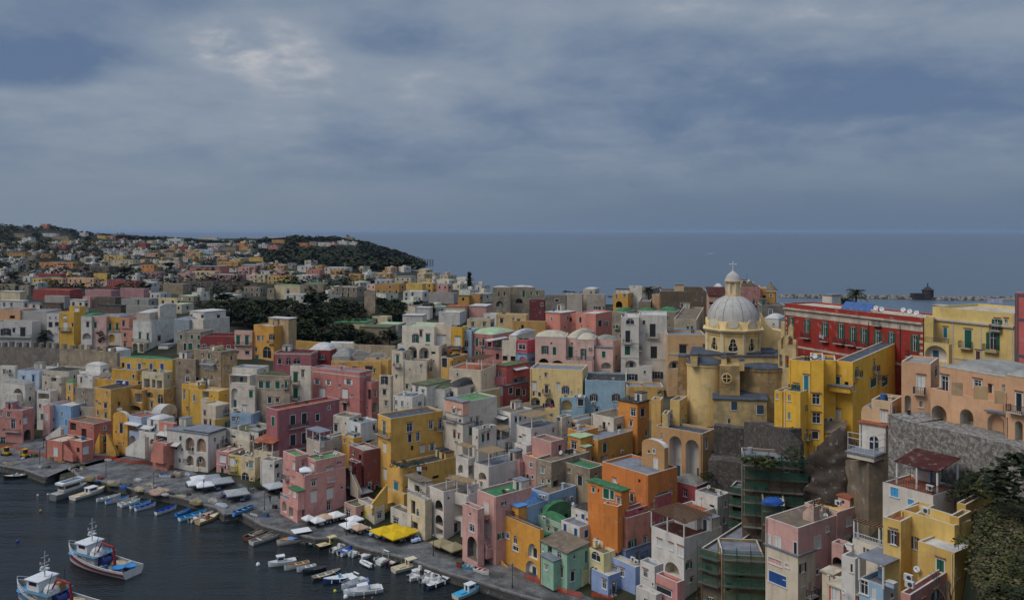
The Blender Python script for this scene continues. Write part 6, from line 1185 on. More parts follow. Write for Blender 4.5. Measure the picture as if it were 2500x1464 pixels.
    while n < 3400 and tries < 40000:
        tries += 1; u = TR.uniform(-40, 1025) if TR.random() < .5 else TR.uniform(640, 1030); v = TR.uniform(545, 662)
        head = u > 640 and v > 583+max(0, u-900)*.25
        if not head and TR.random() > (.6 if v > 612 else .7): continue
        if v > 640 and u < 640 and TR.random() < .75: continue
        Y = solve(u, v, 0); x = tu(u)*Y; z = zg(x, Y)
        if z < 2 or Y > 2000 or Y < 700: continue
        hh = TR.uniform(5, 10) if head else TR.uniform(3, 7); hp = hh*FP/Y
        if any(r[0]-3 < u < r[2]+3 and r[1]-2 < v < r[3]+hp+1 for r in FRECT): continue
        rr = hh*TR.uniform(.55, .95); mi = 0 if TR.random() < .7 else TR.choice((1, 1, 2))
        for i in range(22):
            a = TR.uniform(0, 2*pi); cz = TR.uniform(-.5, 1); sq = sqrt(max(0, 1-cz*cz)); leaf(mb, (x+cos(a)*sq*rr, Y+sin(a)*sq*rr, z+hh*.5+cz*hh*.5), rr*TR.uniform(.3, .5), TR, mi)
        n += 1
    for _ in range(420):
        u, v = TR.uniform(-20, 900), TR.uniform(598, 720); Y = solve(u, v, 0); x = tu(u)*Y; z = zg(x, Y)
        if z < 2 or Y < 360: continue
        hh = TR.uniform(4, 7.5); rr = hh*TR.uniform(.45, .8); mi = TR.choice((0, 0, 1, 2))
        for i in range(26): a = TR.uniform(0, 6.283); cz = TR.uniform(-.5, 1); sq = sqrt(max(0, 1-cz*cz)); leaf(mb, (x+cos(a)*sq*rr, Y+sin(a)*sq*rr, z+hh*.55+cz*hh*.5), rr*TR.uniform(.25, .42), TR, mi)
    tag(mb.obj('woods', [leafmat('leaf_far', (0.017, 0.024, 0.012)), LG, leafmat('leaf_far_brown', (0.034, 0.030, 0.02))]), 'dark woods covering the far hill and headland', 'woods', kind='stuff')
trees()
# ---------------------------------------------------------------- boats
def hull_mb(L, B, fb, mb, transom=.8, bowup=.45, n=14, decked=False, floor=.22, t=.07, stripe=False):
    """mi 0 hull, 1 inside, 2 gunwale, 3 stripe; stern at x=-L/2, bow at +L/2"""
    st = []
    for i in range(n+1):
        s = i/n; hb = B/2*(max(0, 1-s**3.0)**.72)*(transom+(1-transom)*min(1, sin(pi*min(1, s*1.3)/2+.0)*1.05)); zg_ = fb*(1+bowup*s*s-.12*sin(pi*s)); st.append((-L/2+L*s, max(.012, hb), zg_))
    def ring(f, zf): return [(x-(L*.07*(1-f) if i > n*.6 else 0)*((i/n-.6)/.4 if i > n*.6 else 0), hb*f, zg_*zf) for i, (x, hb, zg_) in enumerate(st)]
    lv = [(.30, -.5), (.74, -.05), (.89, .38), (.955, .70), (1.0, 1.0)]; rings = [ring(f, z) for f, z in lv]
    for sg in (1, -1):
        for j in range(len(lv)-1):
            for i in range(n):
                a, b, c, d = rings[j][i], rings[j][i+1], rings[j+1][i+1], rings[j+1][i]
                mb.add([(p[0], p[1]*sg, p[2]) for p in (a, b, c, d)], ((0, 1, 2, 3),), 3 if (stripe and j == 2) else 0)
    for j in range(len(lv)-1):
        a, d = rings[j][0], rings[j+1][0]; mb.add([(a[0], -a[1], a[2]), (a[0], a[1], a[2]), (d[0], d[1], d[2]), (d[0], -d[1], d[2])], ((0, 1, 2, 3),), 0)
    inn = [(x-(t if i == n else (-t if i == 0 else 0)), max(.004, hb-t), z) for i, (x, hb, z) in enumerate(st)]
    for sg in (1, -1):
        for i in range(n):
            a, b = st[i], st[i+1]; c, d = inn[i+1], inn[i]; mb.add([(p[0], p[1]*sg, p[2]+.012) for p in (a, b, c, d)], ((0, 1, 2, 3),), 2)
            zf = lambda p: p[2]-.03 if decked else floor
            mb.add([(d[0], d[1]*sg, d[2]), (c[0], c[1]*sg, c[2]), (c[0], c[1]*sg*.93, zf(c)), (d[0], d[1]*sg*.93, zf(d))], ((0, 1, 2, 3),), 1)
    for i in range(n):
        a, b = inn[i], inn[i+1]; za, zb_ = (a[2]-.03, b[2]-.03) if decked else (floor, floor)
        mb.add([(a[0], -a[1]*.93, za), (b[0], -b[1]*.93, zb_), (b[0], b[1]*.93, zb_), (a[0], a[1]*.93, za)], ((0, 1, 2, 3),), 1)
    x, hb, z = inn[0]; mb.add([(x, -hb, z), (x, hb, z), (x, hb*.93, floor if not decked else z-.03), (x, -hb*.93, floor if not decked else z-.03)], ((0, 1, 2, 3),), 1)
    return st
def gloss(h): return mat('boat_'+h, lin(h), .35, var=.08, scale=1.5, wear=.12)
def outboard(root, L, fb, col='2a2b2e', y=0):
    m = MB(); x = -L/2-.18; m.box((x, y, fb*.55), .34, .3, .42, 0); m.box((x-.03, y, fb*.55+.42), .42, .36, .16, 0); m.box((x, y, -.35), .14, .1, fb*.55+.4, 1); m.obj('outboard_motor', [flat(col, .35), IRON], root, org=(0, 0, 0))
def boat(label, stern, bow, hc='d0cec8', ic='b9b6ae', kind='row', gc=None, cab='cfcdc8', ext='', onz=0.0, Lk=1.0, name='boat'):
    ps, pb = ptz(cu(stern[0]), cvv(stern[1]), onz+.45), ptz(cu(bow[0]), cvv(bow[1]), onz+.45); d = pb-ps; d.z = 0; L = max(3.2, min(12, d.length*Lk)); c = (ps+pb)/2
    root = empty(name, (0, 0, 0), label, 'boat', 'boats of the little harbour'); B = max(1.45, L*(.37 if kind != 'row' else .34)); fb = .5+L*.035
    if kind == 'rib':
        m = MB(); r = B*.17
        pts = [(-L/2, B/2-r), (L*.15, B/2-r), (L*.38, B*.26), (L/2, 0), (L*.38, -B*.26), (L*.15, -B/2+r), (-L/2, -B/2+r)]
        for (a, b), (e, f) in zip(pts, pts[1:]): m.cyl((a, b, .38), (e, f, .38), r, n=10); m.blob((e, f, .38), r, r, r, n=10, m=6)
        m.obj('tube', gloss(hc), root, org=(0, 0, 0), smooth=True); m = MB(); m.add([(-L/2, B/2-r, .2), (-L/2, -B/2+r, .2), (L*.15, -B/2+r, .2), (L*.45, 0, .2), (L*.15, B/2-r, .2)], ((0, 1, 2, 3, 4),)); m.box((0, 0, .2), .3, B*.55, .28); m.obj('deck', gloss(ic), root, org=(0, 0, 0)); outboard(root, L, .6)
    else:
        dk = kind in ('cruiser', 'decked', 'cabin', 'covered'); m = MB(); stt = hull_mb(L, B, fb, m, stripe='t' in ext, decked=dk, transom=.62 if kind == 'row' else .84)
        m.obj('hull', [gloss(hc), gloss(ic), gloss(gc or hc), gloss('2c4f86' if 'T' not in ext else '8a3a34')], root, org=(0, 0, 0))
        if kind == 'row':
            for q in (-.28, 0.0, .26): m = MB(); m.box((q*L, 0, fb*.72), .26, B*(.86-.5*max(0, q)), .06); m.obj('thwart', gloss(gc or ic), root, org=(0, 0, 0))
            if 'c' in ext: m = MB(); m.blob((-.05*L, 0, fb*.7), L*.22, B*.3, .34, n=9, m=4, jit=.3, half=True); m.obj('gear_heap', flat('6d655a', .9, var=.3), root, org=(0, 0, 0))
        if kind in ('console', 'decked'):
            m = MB(); m.box((-.04*L, 0, fb*.4), .55, .7, .95); m.box((.0, 0, fb*.4+.95), .1, .62, .35, 1); m.obj('console', [gloss(cab), flat('31383f', .2)], root, org=(0, 0, 0)); m = MB(); m.box((-.26*L, 0, fb*.42), .5, B*.6, .42); m.obj('bench', gloss('cbc8c0'), root, org=(0, 0, 0))
            m = MB(); m.add([(L*.1, -B*.40, fb*1.06), (L*.1, B*.40, fb*1.06), (L*.44, .05, fb*1.36), (L*.44, -.05, fb*1.36)], ((0, 1, 2, 3),)); m.obj('foredeck', gloss(ic), root, org=(0, 0, 0))
        if kind == 'cabin':
            cl, cw = L*.26, B*.56; m = MB(); z = fb*.95; m.box((.06*L, 0, z), cl, cw, 1.05, 0); m.box((.06*L, 0, z+1.05), cl*1.15, cw*1.12, .09, 0)
            for sg in (1, -1): m.box((.06*L, sg*(cw/2+.006), z+.45), cl*.72, .02, .42, 1)
            m.box((.06*L+cl/2+.006, 0, z+.45), .02, cw*.8, .42, 1); m.box((.06*L-cl/2-.006, 0, z+.1), .02, cw*.4, .85, 1); m.obj('cabin', [gloss(cab), flat('262c33', .15)], root, org=(0, 0, 0))
            m = MB(); m.box((-.24*L, 0, fb*.9), L*.2, B*.5, .2); m.obj('engine_hatch', gloss(ic), root, org=(0, 0, 0))
        if kind == 'cruiser':
            m = MB(); z = fb; P = [(-.12*L, .36), (.14*L, .34), (.36*L, .12)]; H_ = [.95, .85, .12]
            for sg in (1, -1):
                m.add([(-.12*L, sg*B*.36, z), (.16*L, sg*B*.33, z), (.40*L, sg*.08, z+.35), (.16*L, sg*B*.22, z+.8), (-.12*L, sg*B*.3, z+.95)], ((0, 1, 3, 4), (1, 2, 3)), 0)
            m.add([(.40*L, .08, z+.35), (.40*L, -.08, z+.35), (.16*L, -B*.22, z+.8), (.16*L, B*.22, z+.8)], ((0, 1, 2, 3),), 1); m.add([(.16*L, B*.22, z+.8), (.16*L, -B*.22, z+.8), (-.12*L, -B*.3, z+.95), (-.12*L, B*.3, z+.95)], ((0, 1, 2, 3),), 0)
            m.obj('cabin', [gloss(cab), flat('3a4450', .15)], root, org=(0, 0, 0)); m = MB()
            for sg in (1, -1): m.cyl((-.18*L, sg*B*.4, fb), (-.12*L, sg*B*.36, fb+1.5), .035, n=5)
            m.box((-.12*L, 0, fb+1.47), .35, B*.75, .07, 0); m.obj('arch_frame', gloss('5a77a8' if 'b' in ext else 'cbc9c4'), root, org=(0, 0, 0))
            m = MB(); k = 8; rp = [(stt[i][0], stt[i][1]*.92, stt[i][2]) for i in range(6, 15)]
            for sg in (1, -1):
                for a, b in zip(rp, rp[1:]): m.cyl((a[0], a[1]*sg, a[2]+.5), (b[0], b[1]*sg, b[2]+.5), .018, n=4); m.cyl((a[0], a[1]*sg, a[2]), (a[0], a[1]*sg, a[2]+.5), .014, n=4)
            m.obj('railing', IRONW, root, org=(0, 0, 0)); m = MB(); m.box((-.3*L, 0, fb*.97), L*.24, B*.7, .25); m.obj('seat_bench', gloss('cdc9bf'), root, org=(0, 0, 0))
        if kind == 'covered':
            m = MB(); n = 8
            for i in range(len(stt)-2):
                a, b = stt[i], stt[i+1]
                for j in range(n):
                    f = lambda s_, q: (s_[0], s_[1]*cos(pi*q/n), s_[2]+.03+.32*sin(pi*q/n)); m.add([f(a, j), f(b, j), f(b, j+1), f(a, j+1)], ((0, 1, 2, 3),))
            m.obj('cover', flat(cab, .8, var=.15), root, org=(0, 0, 0), smooth=True)
        if 'm' in ext: outboard(root, L, fb, '2a2b2e' if 'w' not in ext else 'bcbcb8')
        if 'a' in ext:
            m = MB(); z = 2.1; m.add([(-.35*L, -B*.45, z), (.1*L, -B*.45, z+.1), (.1*L, B*.45, z+.1), (-.35*L, B*.45, z), (-.35*L, -B*.45, z-.06), (.1*L, -B*.45, z+.04), (.1*L, B*.45, z+.04), (-.35*L, B*.45, z-.06)], ((0, 1, 2, 3), (4, 7, 6, 5), (0, 4, 5, 1), (1, 5, 6, 2), (2, 6, 7, 3), (3, 7, 4, 0)))
            for x in (-.34*L, .09*L):
                for sg in (1, -1): m.cyl((x, sg*B*.42, fb*.8), (x, sg*B*.42, z+.03), .025, n=4, mi=1)
            m.obj('sun_canopy', [flat('d0cec9', .8), IRON], root, org=(0, 0, 0))
        if 'p' in ext:
            m = MB(); m.box((.14*L, 0, fb*1.02), L*.34, B*.5, .1); m.obj('sun_mat', flat('5b8fc8', .8), root, org=(0, 0, 0))
        if 'f' in ext:
            for q in (-.3, 0, .25): m = MB(); hb = B/2*.95*(1-max(0, q)*.7); m.cyl((q*L, -hb-.12, fb*.25), (q*L, -hb-.12, fb*.95), .11, n=7); m.cyl((q*L, hb+.12, fb*.25), (q*L, hb+.12, fb*.95), .11, n=7); m.obj('fender', gloss('cfcdc6'), root, org=(0, 0, 0))
    root.location = (c.x, c.y, onz+(.02 if onz else 0)); root.rotation_euler = (0, 0, atan2(d.y, d.x)); return root
F(*Q4)
for a in [('varnished brown wooden open boat with pale bow, nearest the blue beached boat',(200,570),(535,420),'6a4432','4f3628','row','b8a894',None,'c'),
 ('pale grey open boat cluttered with gear beside the brown boat',(265,620),(712,470),'b9b6b0','8d8678','row','c4beb0',None,'c'),
 ('wooden launch with white sun canopy and blue mats',(1055,530),(575,625),'c9c6bc','b08a5a','console','9a6a3a','b08a5a','ap'),
 ('small dark green dinghy between launch and cream cabin boat',(960,640),(1110,595),'39463c','6d7a6a','row','b8bab4',None,'m'),
 ('dark hulled fishing boat with cream cabin',(1075,670),(1385,585),'2f2a28','c9b98c','cabin','c9b98c','cdb987',''),
 ('white motorboat tucked under the quay left of blue covered boat',(1245,715),(1465,630),'cfcdc8','c6c2b8','console',None,'cfcdc8','m'),
 ('white boat with royal blue folded cover',(1345,755),(1620,640),'d2d1cd','2e4f8e','decked','cfd0d0','2e4f8e','m'),
 ('white motorboat with turquoise interior',(1480,765),(1700,660),'d0cfcb','79b3bd','console',None,'cfcdc8','mw'),
 ('open boat with bright red inside',(1590,765),(1790,700),'cfccc6','b8402c','row','b8402c',None,''),
 ('white decked boat next to the red one',(1600,795),(1840,715),'d3d2ce','cfcec9','decked',None,'d0cfcb','m'),
 ('white boat with raised grey outboard and blue seat',(1755,800),(2020,735),'d0cfcb','8aa0b8','console',None,'8fa6c4','m'),
 ('small white inflatable dinghy',(1745,905),(1605,835),'cfcfcd','8c8f90','rib',None,None,''),
 ('white cuddy boat with bow rail behind the inflatable dinghy',(1815,865),(2075,760),'d1d0cb','c9c4b6','cruiser',None,'d3d2ce',''),
 ('dark maroon motorboat under the quay wall',(1925,890),(2200,785),'3a2730','6a2f34','console','2c2430','8a8078','m'),
 ('white little cabin boat at the head of the outer row',(815,825),(470,885),'d0d0cc','c6c5bf','cabin',None,'d2d2cf','m'),
 ('beige open wooden boat in the outer row',(970,850),(665,930),'cbc8c0','b3936a','row','c2a47c',None,''),
 ('slim white boat with orange seats in the outer row',(1055,890),(820,950),'cfcfcb','c4bdae','row','cfcfcb',None,''),
 ('dark navy open boat with grey interior in outer row',(1175,915),(890,980),'2b3038','6f6a62','row','39434e',None,''),
 ('cream grey open boat with dark hull in outer row',(1010,1055),(1360,965),'4a443e','b5ab98','row','c9c2b2',None,''),
 ('white decked boat with navy hull and light blue cover',(1520,1020),(1140,1090),'2b4272','d2d1cc','decked','d2d2ce','6fb0cc','f'),
 ('white sports cruiser behind the largest cruiser',(1660,1060),(1365,1170),'d2d2cf','cfcfcb','cruiser',None,'d2d1ce',''),
 ('largest white cabin cruiser with blue roll bar',(1870,1170),(1390,1235),'d3d3d0','d0cfcb','cruiser',None,'d4d3d0','bf')]: boat(*a[:3], a[3], a[4], a[5], a[6], a[7] or 'cfcdc8', a[8])
F(*Q6)
for a in [('cream old cabin boat with folded bimini',(300,955),(680,850),'c6bea8','b9a888','cabin','c9bfa8','cbbf9e',''),
 ('white boat with black console, middle of inner row',(490,1050),(830,955),'d0d0cd','cfcdc7','console','cfcfcc','26262a','mf'),
 ('white boat half hidden behind the black console boat',(520,975),(760,915),'d1d1ce','cdccc6','decked',None,'cfcfcb','m'),
 ('white motorboat with black outboard behind the navy hulled boat',(640,1085),(945,985),'cfcec9','c4c2bb','console',None,'d0cfcb','m'),
 ('white boat with navy hull and grey console at end of inner row',(695,1145),(1060,1015),'2c3a5c','d0cfca','console','d3d2ce','b9bbbc','mf'),
 ('turquoise boat with white wheelhouse alone by the quay wall',(1055,1280),(1372,1150),'c3bfb0','3c9bc0','cabin','48a4c6','d3d3d1','')]: boat(*a[:3], a[3], a[4], a[5], a[6], a[7] or 'cfcdc8', a[8])
boat('small turquoise rowing boat standing on the quay',(1280,915),(1140,890),'3f95b4','a8a49a','row',None,ext='',onz=1.6); boat('white and red rowing boat on the quay edge',(1290,925),(1470,985),'cfccc4','a83c3e','row','cfccc4',ext='',onz=1.6)
F(*Q1)
for a in [('black hulled motorboat alone at far left',(410,600),(45,640),'1f1f22','c0b8a8','console','cfc8ba','cfcdc6','a' if 0 else ''),
 ('white wooden trimmed cabin launch beside the grey yacht',(1075,950),(1570,800),'d0cec8','c9b692','cabin','8a5a3a','d2d0cb',''),
 ('small white open boat left of the blue rowing boats',(1440,975),(1800,905),'d0d0cc','b9b6ac','row','cfcfcb',None,''),
 ('bright blue and white rowing boat, first of the blue ones',(1570,1005),(1925,935),'cfd0d0','2f6fb0','row','2a6fb4',None,'c'),
 ('white boat with yellow gear between blue rowing boats',(1765,1035),(2050,940),'d0cfc9','b7a98a','row','cfccc0',None,'c'),
 ('slim white rowing boat, bow to the quay wall',(1800,1055),(2090,975),'d2d2cf','bdbdb8','row','d2d2cf',None,''),
 ('teal rowing boat moored against a dark blue one',(1940,1075),(2250,990),'cfd2d2','1f6f96','row','247ba2',None,''),
 ('dark blue rowing boat with white sides',(2015,1110),(2320,1025),'d0d1d1','27509a','row','2a57a4',None,'')]: boat(*a[:3], a[3], a[4], a[5], a[6], a[7] or 'cfcdc8', a[8])
F(*Q2)
for a in [('royal blue rowing boat with white hull, bow near the net heap',(0,1290),(310,1190),'cfd0d0','2450a0','row','2453a6',None,''),
 ('blue rowing boat with dark cushions',(300,1315),(520,1235),'3a7cc0','2f6aa8','row','4a90d0',None,'c'),
 ('turquoise rowing boat with striped transom',(350,1380),(765,1265),'b9d0d8','2f88b0','row','49a6c8',None,''),
 ('white open boat with outboard next to cream launch',(510,1400),(860,1290),'d0cfcb','a98a80','console',None,'b8a69c','m'),
 ('cream wooden launch with brown engine box',(620,1435),(955,1310),'b59a72','cdbd96','console','d3c49c','7a4a34','')]: boat(*a[:3], a[3], a[4], a[5], a[6], a[7] or 'cfcdc8', a[8])
boat('large blue boat hauled out on the quay slip',(1155,1295),(1460,1190),'5f93c4','3c5a78','row','78b0dc',ext='',onz=1.6)
boat('blue and white boat among nets on the upper quay',(70,720),(240,740),'cfd0d2','2c5fa0','row','2c5fa0',ext='c',onz=1.6); boat('small grey boat with brown gear on the upper quay',(0,880),(100,860),'b9bcc0','8a6a5a','row','c4c4c0',ext='c',onz=1.6)
# the grey motor yacht with a white flybridge
def yacht():
    F(*Q1); ps, pb = ptz(cu(790), cvv(960), .4), ptz(cu(1290), cvv(800), .4); d = pb-ps; d.z = 0; L = d.length*1.02; c = (ps+pb)/2; B = L*.34; root = empty('motor_yacht', (0, 0, 0), 'grey hulled motor yacht with white roofed wheelhouse by the quay', 'boat', 'boats of the little harbour'); m = MB()
    hull_mb(L, B, 1.5, m, decked=True, bowup=.3, transom=.9); m.obj('hull', [gloss('6f7274'), gloss('a5a49c'), gloss('8a8c8c'), gloss('6f7274')], root, org=(0, 0, 0))
    m = MB(); m.box((-.02*L, 0, 1.5), L*.5, B*.72, 1.7, 0)
    for i in range(6): m.box((-.02*L-L*.25-.01, (i-2.5)*B*.11, 2.2), .03, B*.085, .7, 1)
    for sg in (1, -1): m.box((-.02*L, sg*(B*.36+.01), 2.2), L*.42, .03, .7, 1)
    m.obj('wheelhouse', [gloss('b3b0a8'), flat('23282e', .15)], root, org=(0, 0, 0)); m = MB(); m.box((0, 0, 3.2), L*.66, B*.86, .5, 0); m.box((.02*L, 0, 3.705), L*.5, B*.62, .04, 1); m.obj('flybridge', [gloss('d4d4d2'), flat('5f666c', .5)], root, org=(0, 0, 0)); m = MB(); m.cyl((.1*L, 0, 3.7), (.1*L, 0, 6), .07, n=6); m.cyl((.1*L, -.5, 5.2), (.1*L, .5, 5.2), .04, n=5); m.obj('mast', gloss('8a4a3c'), root, org=(0, 0, 0))
    root.location = (c.x, c.y, 0); root.rotation_euler = (0, 0, atan2(d.y, d.x))
yacht()
def trawler(label, stern, bow, v):
    F(*Q5); ps, pb = ptz(cu(stern[0]), cvv(stern[1]), .2), ptz(cu(bow[0]), cvv(bow[1]), .2); d = pb-ps; d.z = 0; L = d.length; c = (ps+pb)/2; B = L*.32; root = empty('fishing_trawler', (0, 0, 0), label, 'boat', 'fishing trawlers at anchor'); o0 = (0, 0, 0); m = MB()
    st = hull_mb(L, B, 1.5, m, bowup=1.15, transom=.8, n=20, decked=False, floor=.7, t=.14, stripe=True); h = m.obj('hull', [gloss('cfcdc9'), gloss('8a8a84'), gloss('d2d1ce'), gloss(v['s1'])], root, org=o0)
    def strip(z0, z1, col, nm):
        q = MB()
        for sg in (1, -1):
            for i in range(0, 19):
                a, b = st[i], st[i+1]; f = lambda s_, z: (s_[0]-(L*.07*(1-interp([(-.05, .74), (.45, .90), (.68, .95), (1.0, 1.0)], z))*((s_[0]/L+.5-.6)/.4) if s_[0]/L+.5 > .6 else 0), (s_[1]*interp([(-.05, .74), (.45, .90), (.68, .95), (1.0, 1.0)], z)+.05)*sg, s_[2]*z); q.add([f(a, z0), f(b, z0), f(b, z1), f(a, z1)], ((0, 1, 2, 3),))
        q.obj(nm, gloss(col), h, org=o0)
    strip(.30, .36, '3b6ea5', 'waterline_stripe'); strip(-.04, .10, '6a2730', 'boot_top')
    m = MB(); z = 2.0; m.box((.10*L, 0, .7), L*.26, B*.6, 2.0, 0); m.box((.08*L, 0, 2.7), L*.32, B*.86, .14, 2); m.obj('superstructure', [gloss('c9c8c4'), flat('22272c', .2), gloss('4f7286')], root, org=o0)
    m = MB(); m.box((.17*L, 0, 2.84), L*.16, B*.58, 1.75, 0); m.box((.17*L, 0, 4.59), L*.19, B*.68, .16, 2)
    for i in range(4): m.box((.17*L+L*.08+.01, (i-1.5)*B*.135, 3.75), .03, B*.1, .6, 1)
    for sg in (1, -1): m.box((.17*L, sg*(B*.29+.01), 3.75), L*.1, .03, .6, 1)
    m.obj('wheelhouse', [gloss('d4d3d0'), flat('2a2436', .2), gloss('d2d2d0')], root, org=o0)
    m = MB(); m.cyl((.13*L, 0, 4.7), (.13*L, 0, 9.2), .12, .06, 7); m.cyl((.13*L, -.9, 7.2), (.13*L, .9, 7.2), .05, n=5); m.cyl((.13*L, -.7, 8.3), (.13*L, .7, 8.3), .05, n=5); m.box((.13*L, 0, 6.0), 1.0, 1.3, .2); m.blob((.13*L, .5, 6.5), .32, .32, .35, n=8, m=5); m.box((.13*L+.5, -.3, 6.3), .15, 1.6, .15)
    for y in (-.85, .85): m.cyl((.13*L, y, 7.2), (.13*L, y, 7.6), .1, n=6)
    m.obj('mast', gloss('c9c8c4'), root, org=o0)
    m = MB()
    for sg in (1, -1):
        for i in range(11, 20): a, b = st[i], st[i+1]; m.cyl((a[0], a[1]*sg, a[2]+.55), (b[0], b[1]*sg, b[2]+.55), .035, n=4); m.cyl((a[0], a[1]*sg, a[2]), (a[0], a[1]*sg, a[2]+.55), .03, n=4)
    m.obj('bow_rail', IRONW, root, org=o0)
    m = MB(); m.blob((.36*L, 0, 1.95), L*.1, B*.28, .22, n=12, m=4, half=True); m.obj('foredeck', gloss('3f86b4'), root, org=o0)
    # crane with folded arm
    q = Vector((-.26*L, B*.1, .7)); m = MB(); m.cyl(q, q+Vector((0, 0, 2.2)), .28, n=8); e1 = q+Vector((.4, 0, 4.2)); e2 = e1+Vector((2.6, .4, .5)); e3 = e2+Vector((1.1, .2, -2.0)); m.cyl(q+Vector((0, 0, 2.0)), e1, .22, n=6); m.cyl(e1, e2, .2, n=6); m.cyl(e2, e3, .14, n=6); m.obj('crane', gloss('8e2a22'), root, org=o0)
    m = MB(); m.cyl((-.07*L, -B*.2, 1.5), (-.07*L, B*.12, 1.5), .8, n=12); m.cyl((-.07*L, -B*.24, 1.5), (-.07*L, -B*.2, 1.5), 1.1, n=14); m.cyl((-.07*L, B*.12, 1.5), (-.07*L, B*.16, 1.5), 1.1, n=14); m.obj('net_drum', gloss('27366e'), root, org=o0)
    for i in range(14):
        q_ = Vector((R.uniform(-.4, .0)*L, R.uniform(-.3, .3)*B, .7)); m = MB(); m.box(q_, R.uniform(.3, .8), R.uniform(.3, .6), R.uniform(.3, .9)); m.obj('deck_box', flat(R.choice(('27509a', '2a5a8c', '8a6a48', '3a3a3e', 'a8a59c', '7a2f2a')), .7), root, org=o0)
    for sg in (1, -1): m = MB(); m.cyl((-.02*L, sg*B*.3, 2.8), (-.05*L, sg*B*.2, 6.4), .06, n=5); m.cyl((-.05*L, sg*B*.2, 6.4), (.13*L, 0, 8.8), .015, n=3); m.cyl((.13*L, 0, 8.8), (.46*L, 0, 3.0), .015, n=3); m.obj('rigging', IRON, root, org=o0)
    m = MB(); m.blob((-.2*L, -B*.25, .7), L*.16, B*.16, .75, n=10, m=4, jit=.25, half=True); m.obj('net_heap', flat('b3a288', .95, var=.25), root, org=o0)
    m = MB(); m.blob((.0*L, B*.1, 2.85), 1.5, 1.2, 1.3, n=10, m=5, jit=.2, half=True); m.obj('tarpaulin', flat('bfbdb8', .9, var=.12), root, org=o0)
    if v.get('box'): m = MB(); m.box((-.03*L, -B*.1, 2.84), 1.3, 1.3, 1.4); m.obj('fish_box', flat('8a6a48', .8, var=.2), root, org=o0)
    for sg, x in ((1, -.36), (-.3, -.43)):
        m = MB(); m.lathe((x*L, sg*B*.22, 1.25), [(.02, 0), (.7, .05), (1.0, .45), (1.06, .52), (.9, .5), (.6, .2), (.02, .16)], 16, sx=1.25); m.obj('tender', gloss('2f78b4'), root, org=o0, smooth=True)
    if v.get('ring'):
        for y in (-.22, .2): m = MB(); m.lathe((-.035*L, y*B, 3.1), [(.34, 0), (.44, .06), (.34, .12), (.24, .06), (.34, 0)], 14); m.obj('lifebuoy', flat('b2543c', .6), root, org=o0)
    root.location = (c.x, c.y, 0); root.rotation_euler = (0, 0, atan2(d.y, d.x))
trawler('fishing trawler with maroon stripe, red crane and striped blue stern', (2035,895), (1055,640), dict(s1='7a2a34'))
trawler('second fishing trawler with wooden box on its roof, cut by the picture corner', (1430,1500), (265,1215), dict(s1='4f7fb0', box=1, ring=1))
def buoy(u, v, r, col, lab):
    p = ptz(u, v, 0); m = MB(); m.blob((p.x, p.y, r*.35), r, r, r*1.05, n=12, m=8); m.cyl((p.x, p.y, r*1.3), (p.x, p.y, r*1.6), r*.2, n=6); o = m.obj('buoy', gloss(col), org=(p.x, p.y, 0), smooth=True); tag(o, lab, 'buoy')
for a in ((630,1379,.42,'d0d0cd','white pear shaped buoy left of the outer boat row'),(844,1458,.42,'d2d2d0','white buoy below the largest cruiser'),(818,1443,.3,'c2b83c','yellow float off the bow of the largest cruiser'),(889,1459,.18,'b0644a','small orange float nearest the white buoy'),(909,1459,.18,'b0644a','second small orange float farther along'),(99,1247,.3,'a88a2e','yellow mooring buoy off the grey yacht'),(92,1209,.25,'cfcfcc','white float beside the grey yacht'),(117,1207,.25,'cfcfcc','white float at the yacht stern'),(43,1322,.35,'2a3f86','dark blue float in open water at left')): buoy(*a)
# ---------------------------------------------------------------- on the quay
QZ = 1.604
def qp(x, y, z=QZ): return ptz(cu(x), cvv(y), z)
def parasol(x, y, size, col, lab, ztop=3.0, rot=.6, zb=None):
    ztop += .9; zb = QZ if zb is None else zb; p = ptz(cu(x), cvv(y), ztop); root = empty('parasol', (p.x, p.y, zb), lab, 'parasol', 'parasols of the quayside restaurants'); h = ztop-zb; m = MB(); r = size/sqrt(2); q = [(r*cos(rot+pi/4+pi/2*i), r*sin(rot+pi/4+pi/2*i)) for i in range(4)]
    k = 5; vs = [(0, 0, h+.02)]; fs = []
    for j in range(1, k+1):
        f = j/k; zz = h-(.62*f+.12*f*f*(1 if j == k else .6))
        for i in range(4):
            a, b = q[i], q[(i+1) % 4]
            for s_ in range(3): t = s_/3; sag = 1-.03*sin(pi*t)*f; vs.append(((a[0]*(1-t)+b[0]*t)*f*sag, (a[1]*(1-t)+b[1]*t)*f*sag, zz-.06*sin(pi*t)*f))
    for i in range(12): fs.append((0, 1+i, 1+(i+1) % 12))
    for j in range(k-1):
        for i in range(12): fs.append((1+j*12+i, 1+(j+1)*12+i, 1+(j+1)*12+(i+1) % 12, 1+j*12+(i+1) % 12))
    b0 = 1+(k-1)*12; o = len(vs); vs += [(x_, y_, z_-.22) for x_, y_, z_ in vs[b0:b0+12]]; fs += [(b0+i, o+i, o+(i+1) % 12, b0+(i+1) % 12) for i in range(12)]
    m.add(vs, fs); m.obj('canopy', flat(col, .85, var=.1, scale=.8), root, org=(0, 0, 0)); m = MB(); m.cyl((0, 0, 0), (0, 0, h), .05, n=6); m.box((0, 0, 0), .7, .7, .1); m.obj('pole', IRON, root, org=(0, 0, 0)); return root
F(*Q4)
for i, (x, y) in enumerate(((1870, 425), (2010, 392), (2155, 430), (2030, 478))): parasol(x, y, 4.0, 'c9a412', ('left','rearmost','right','front')[i]+' one of the four bright yellow parasols', 3.2, .75)
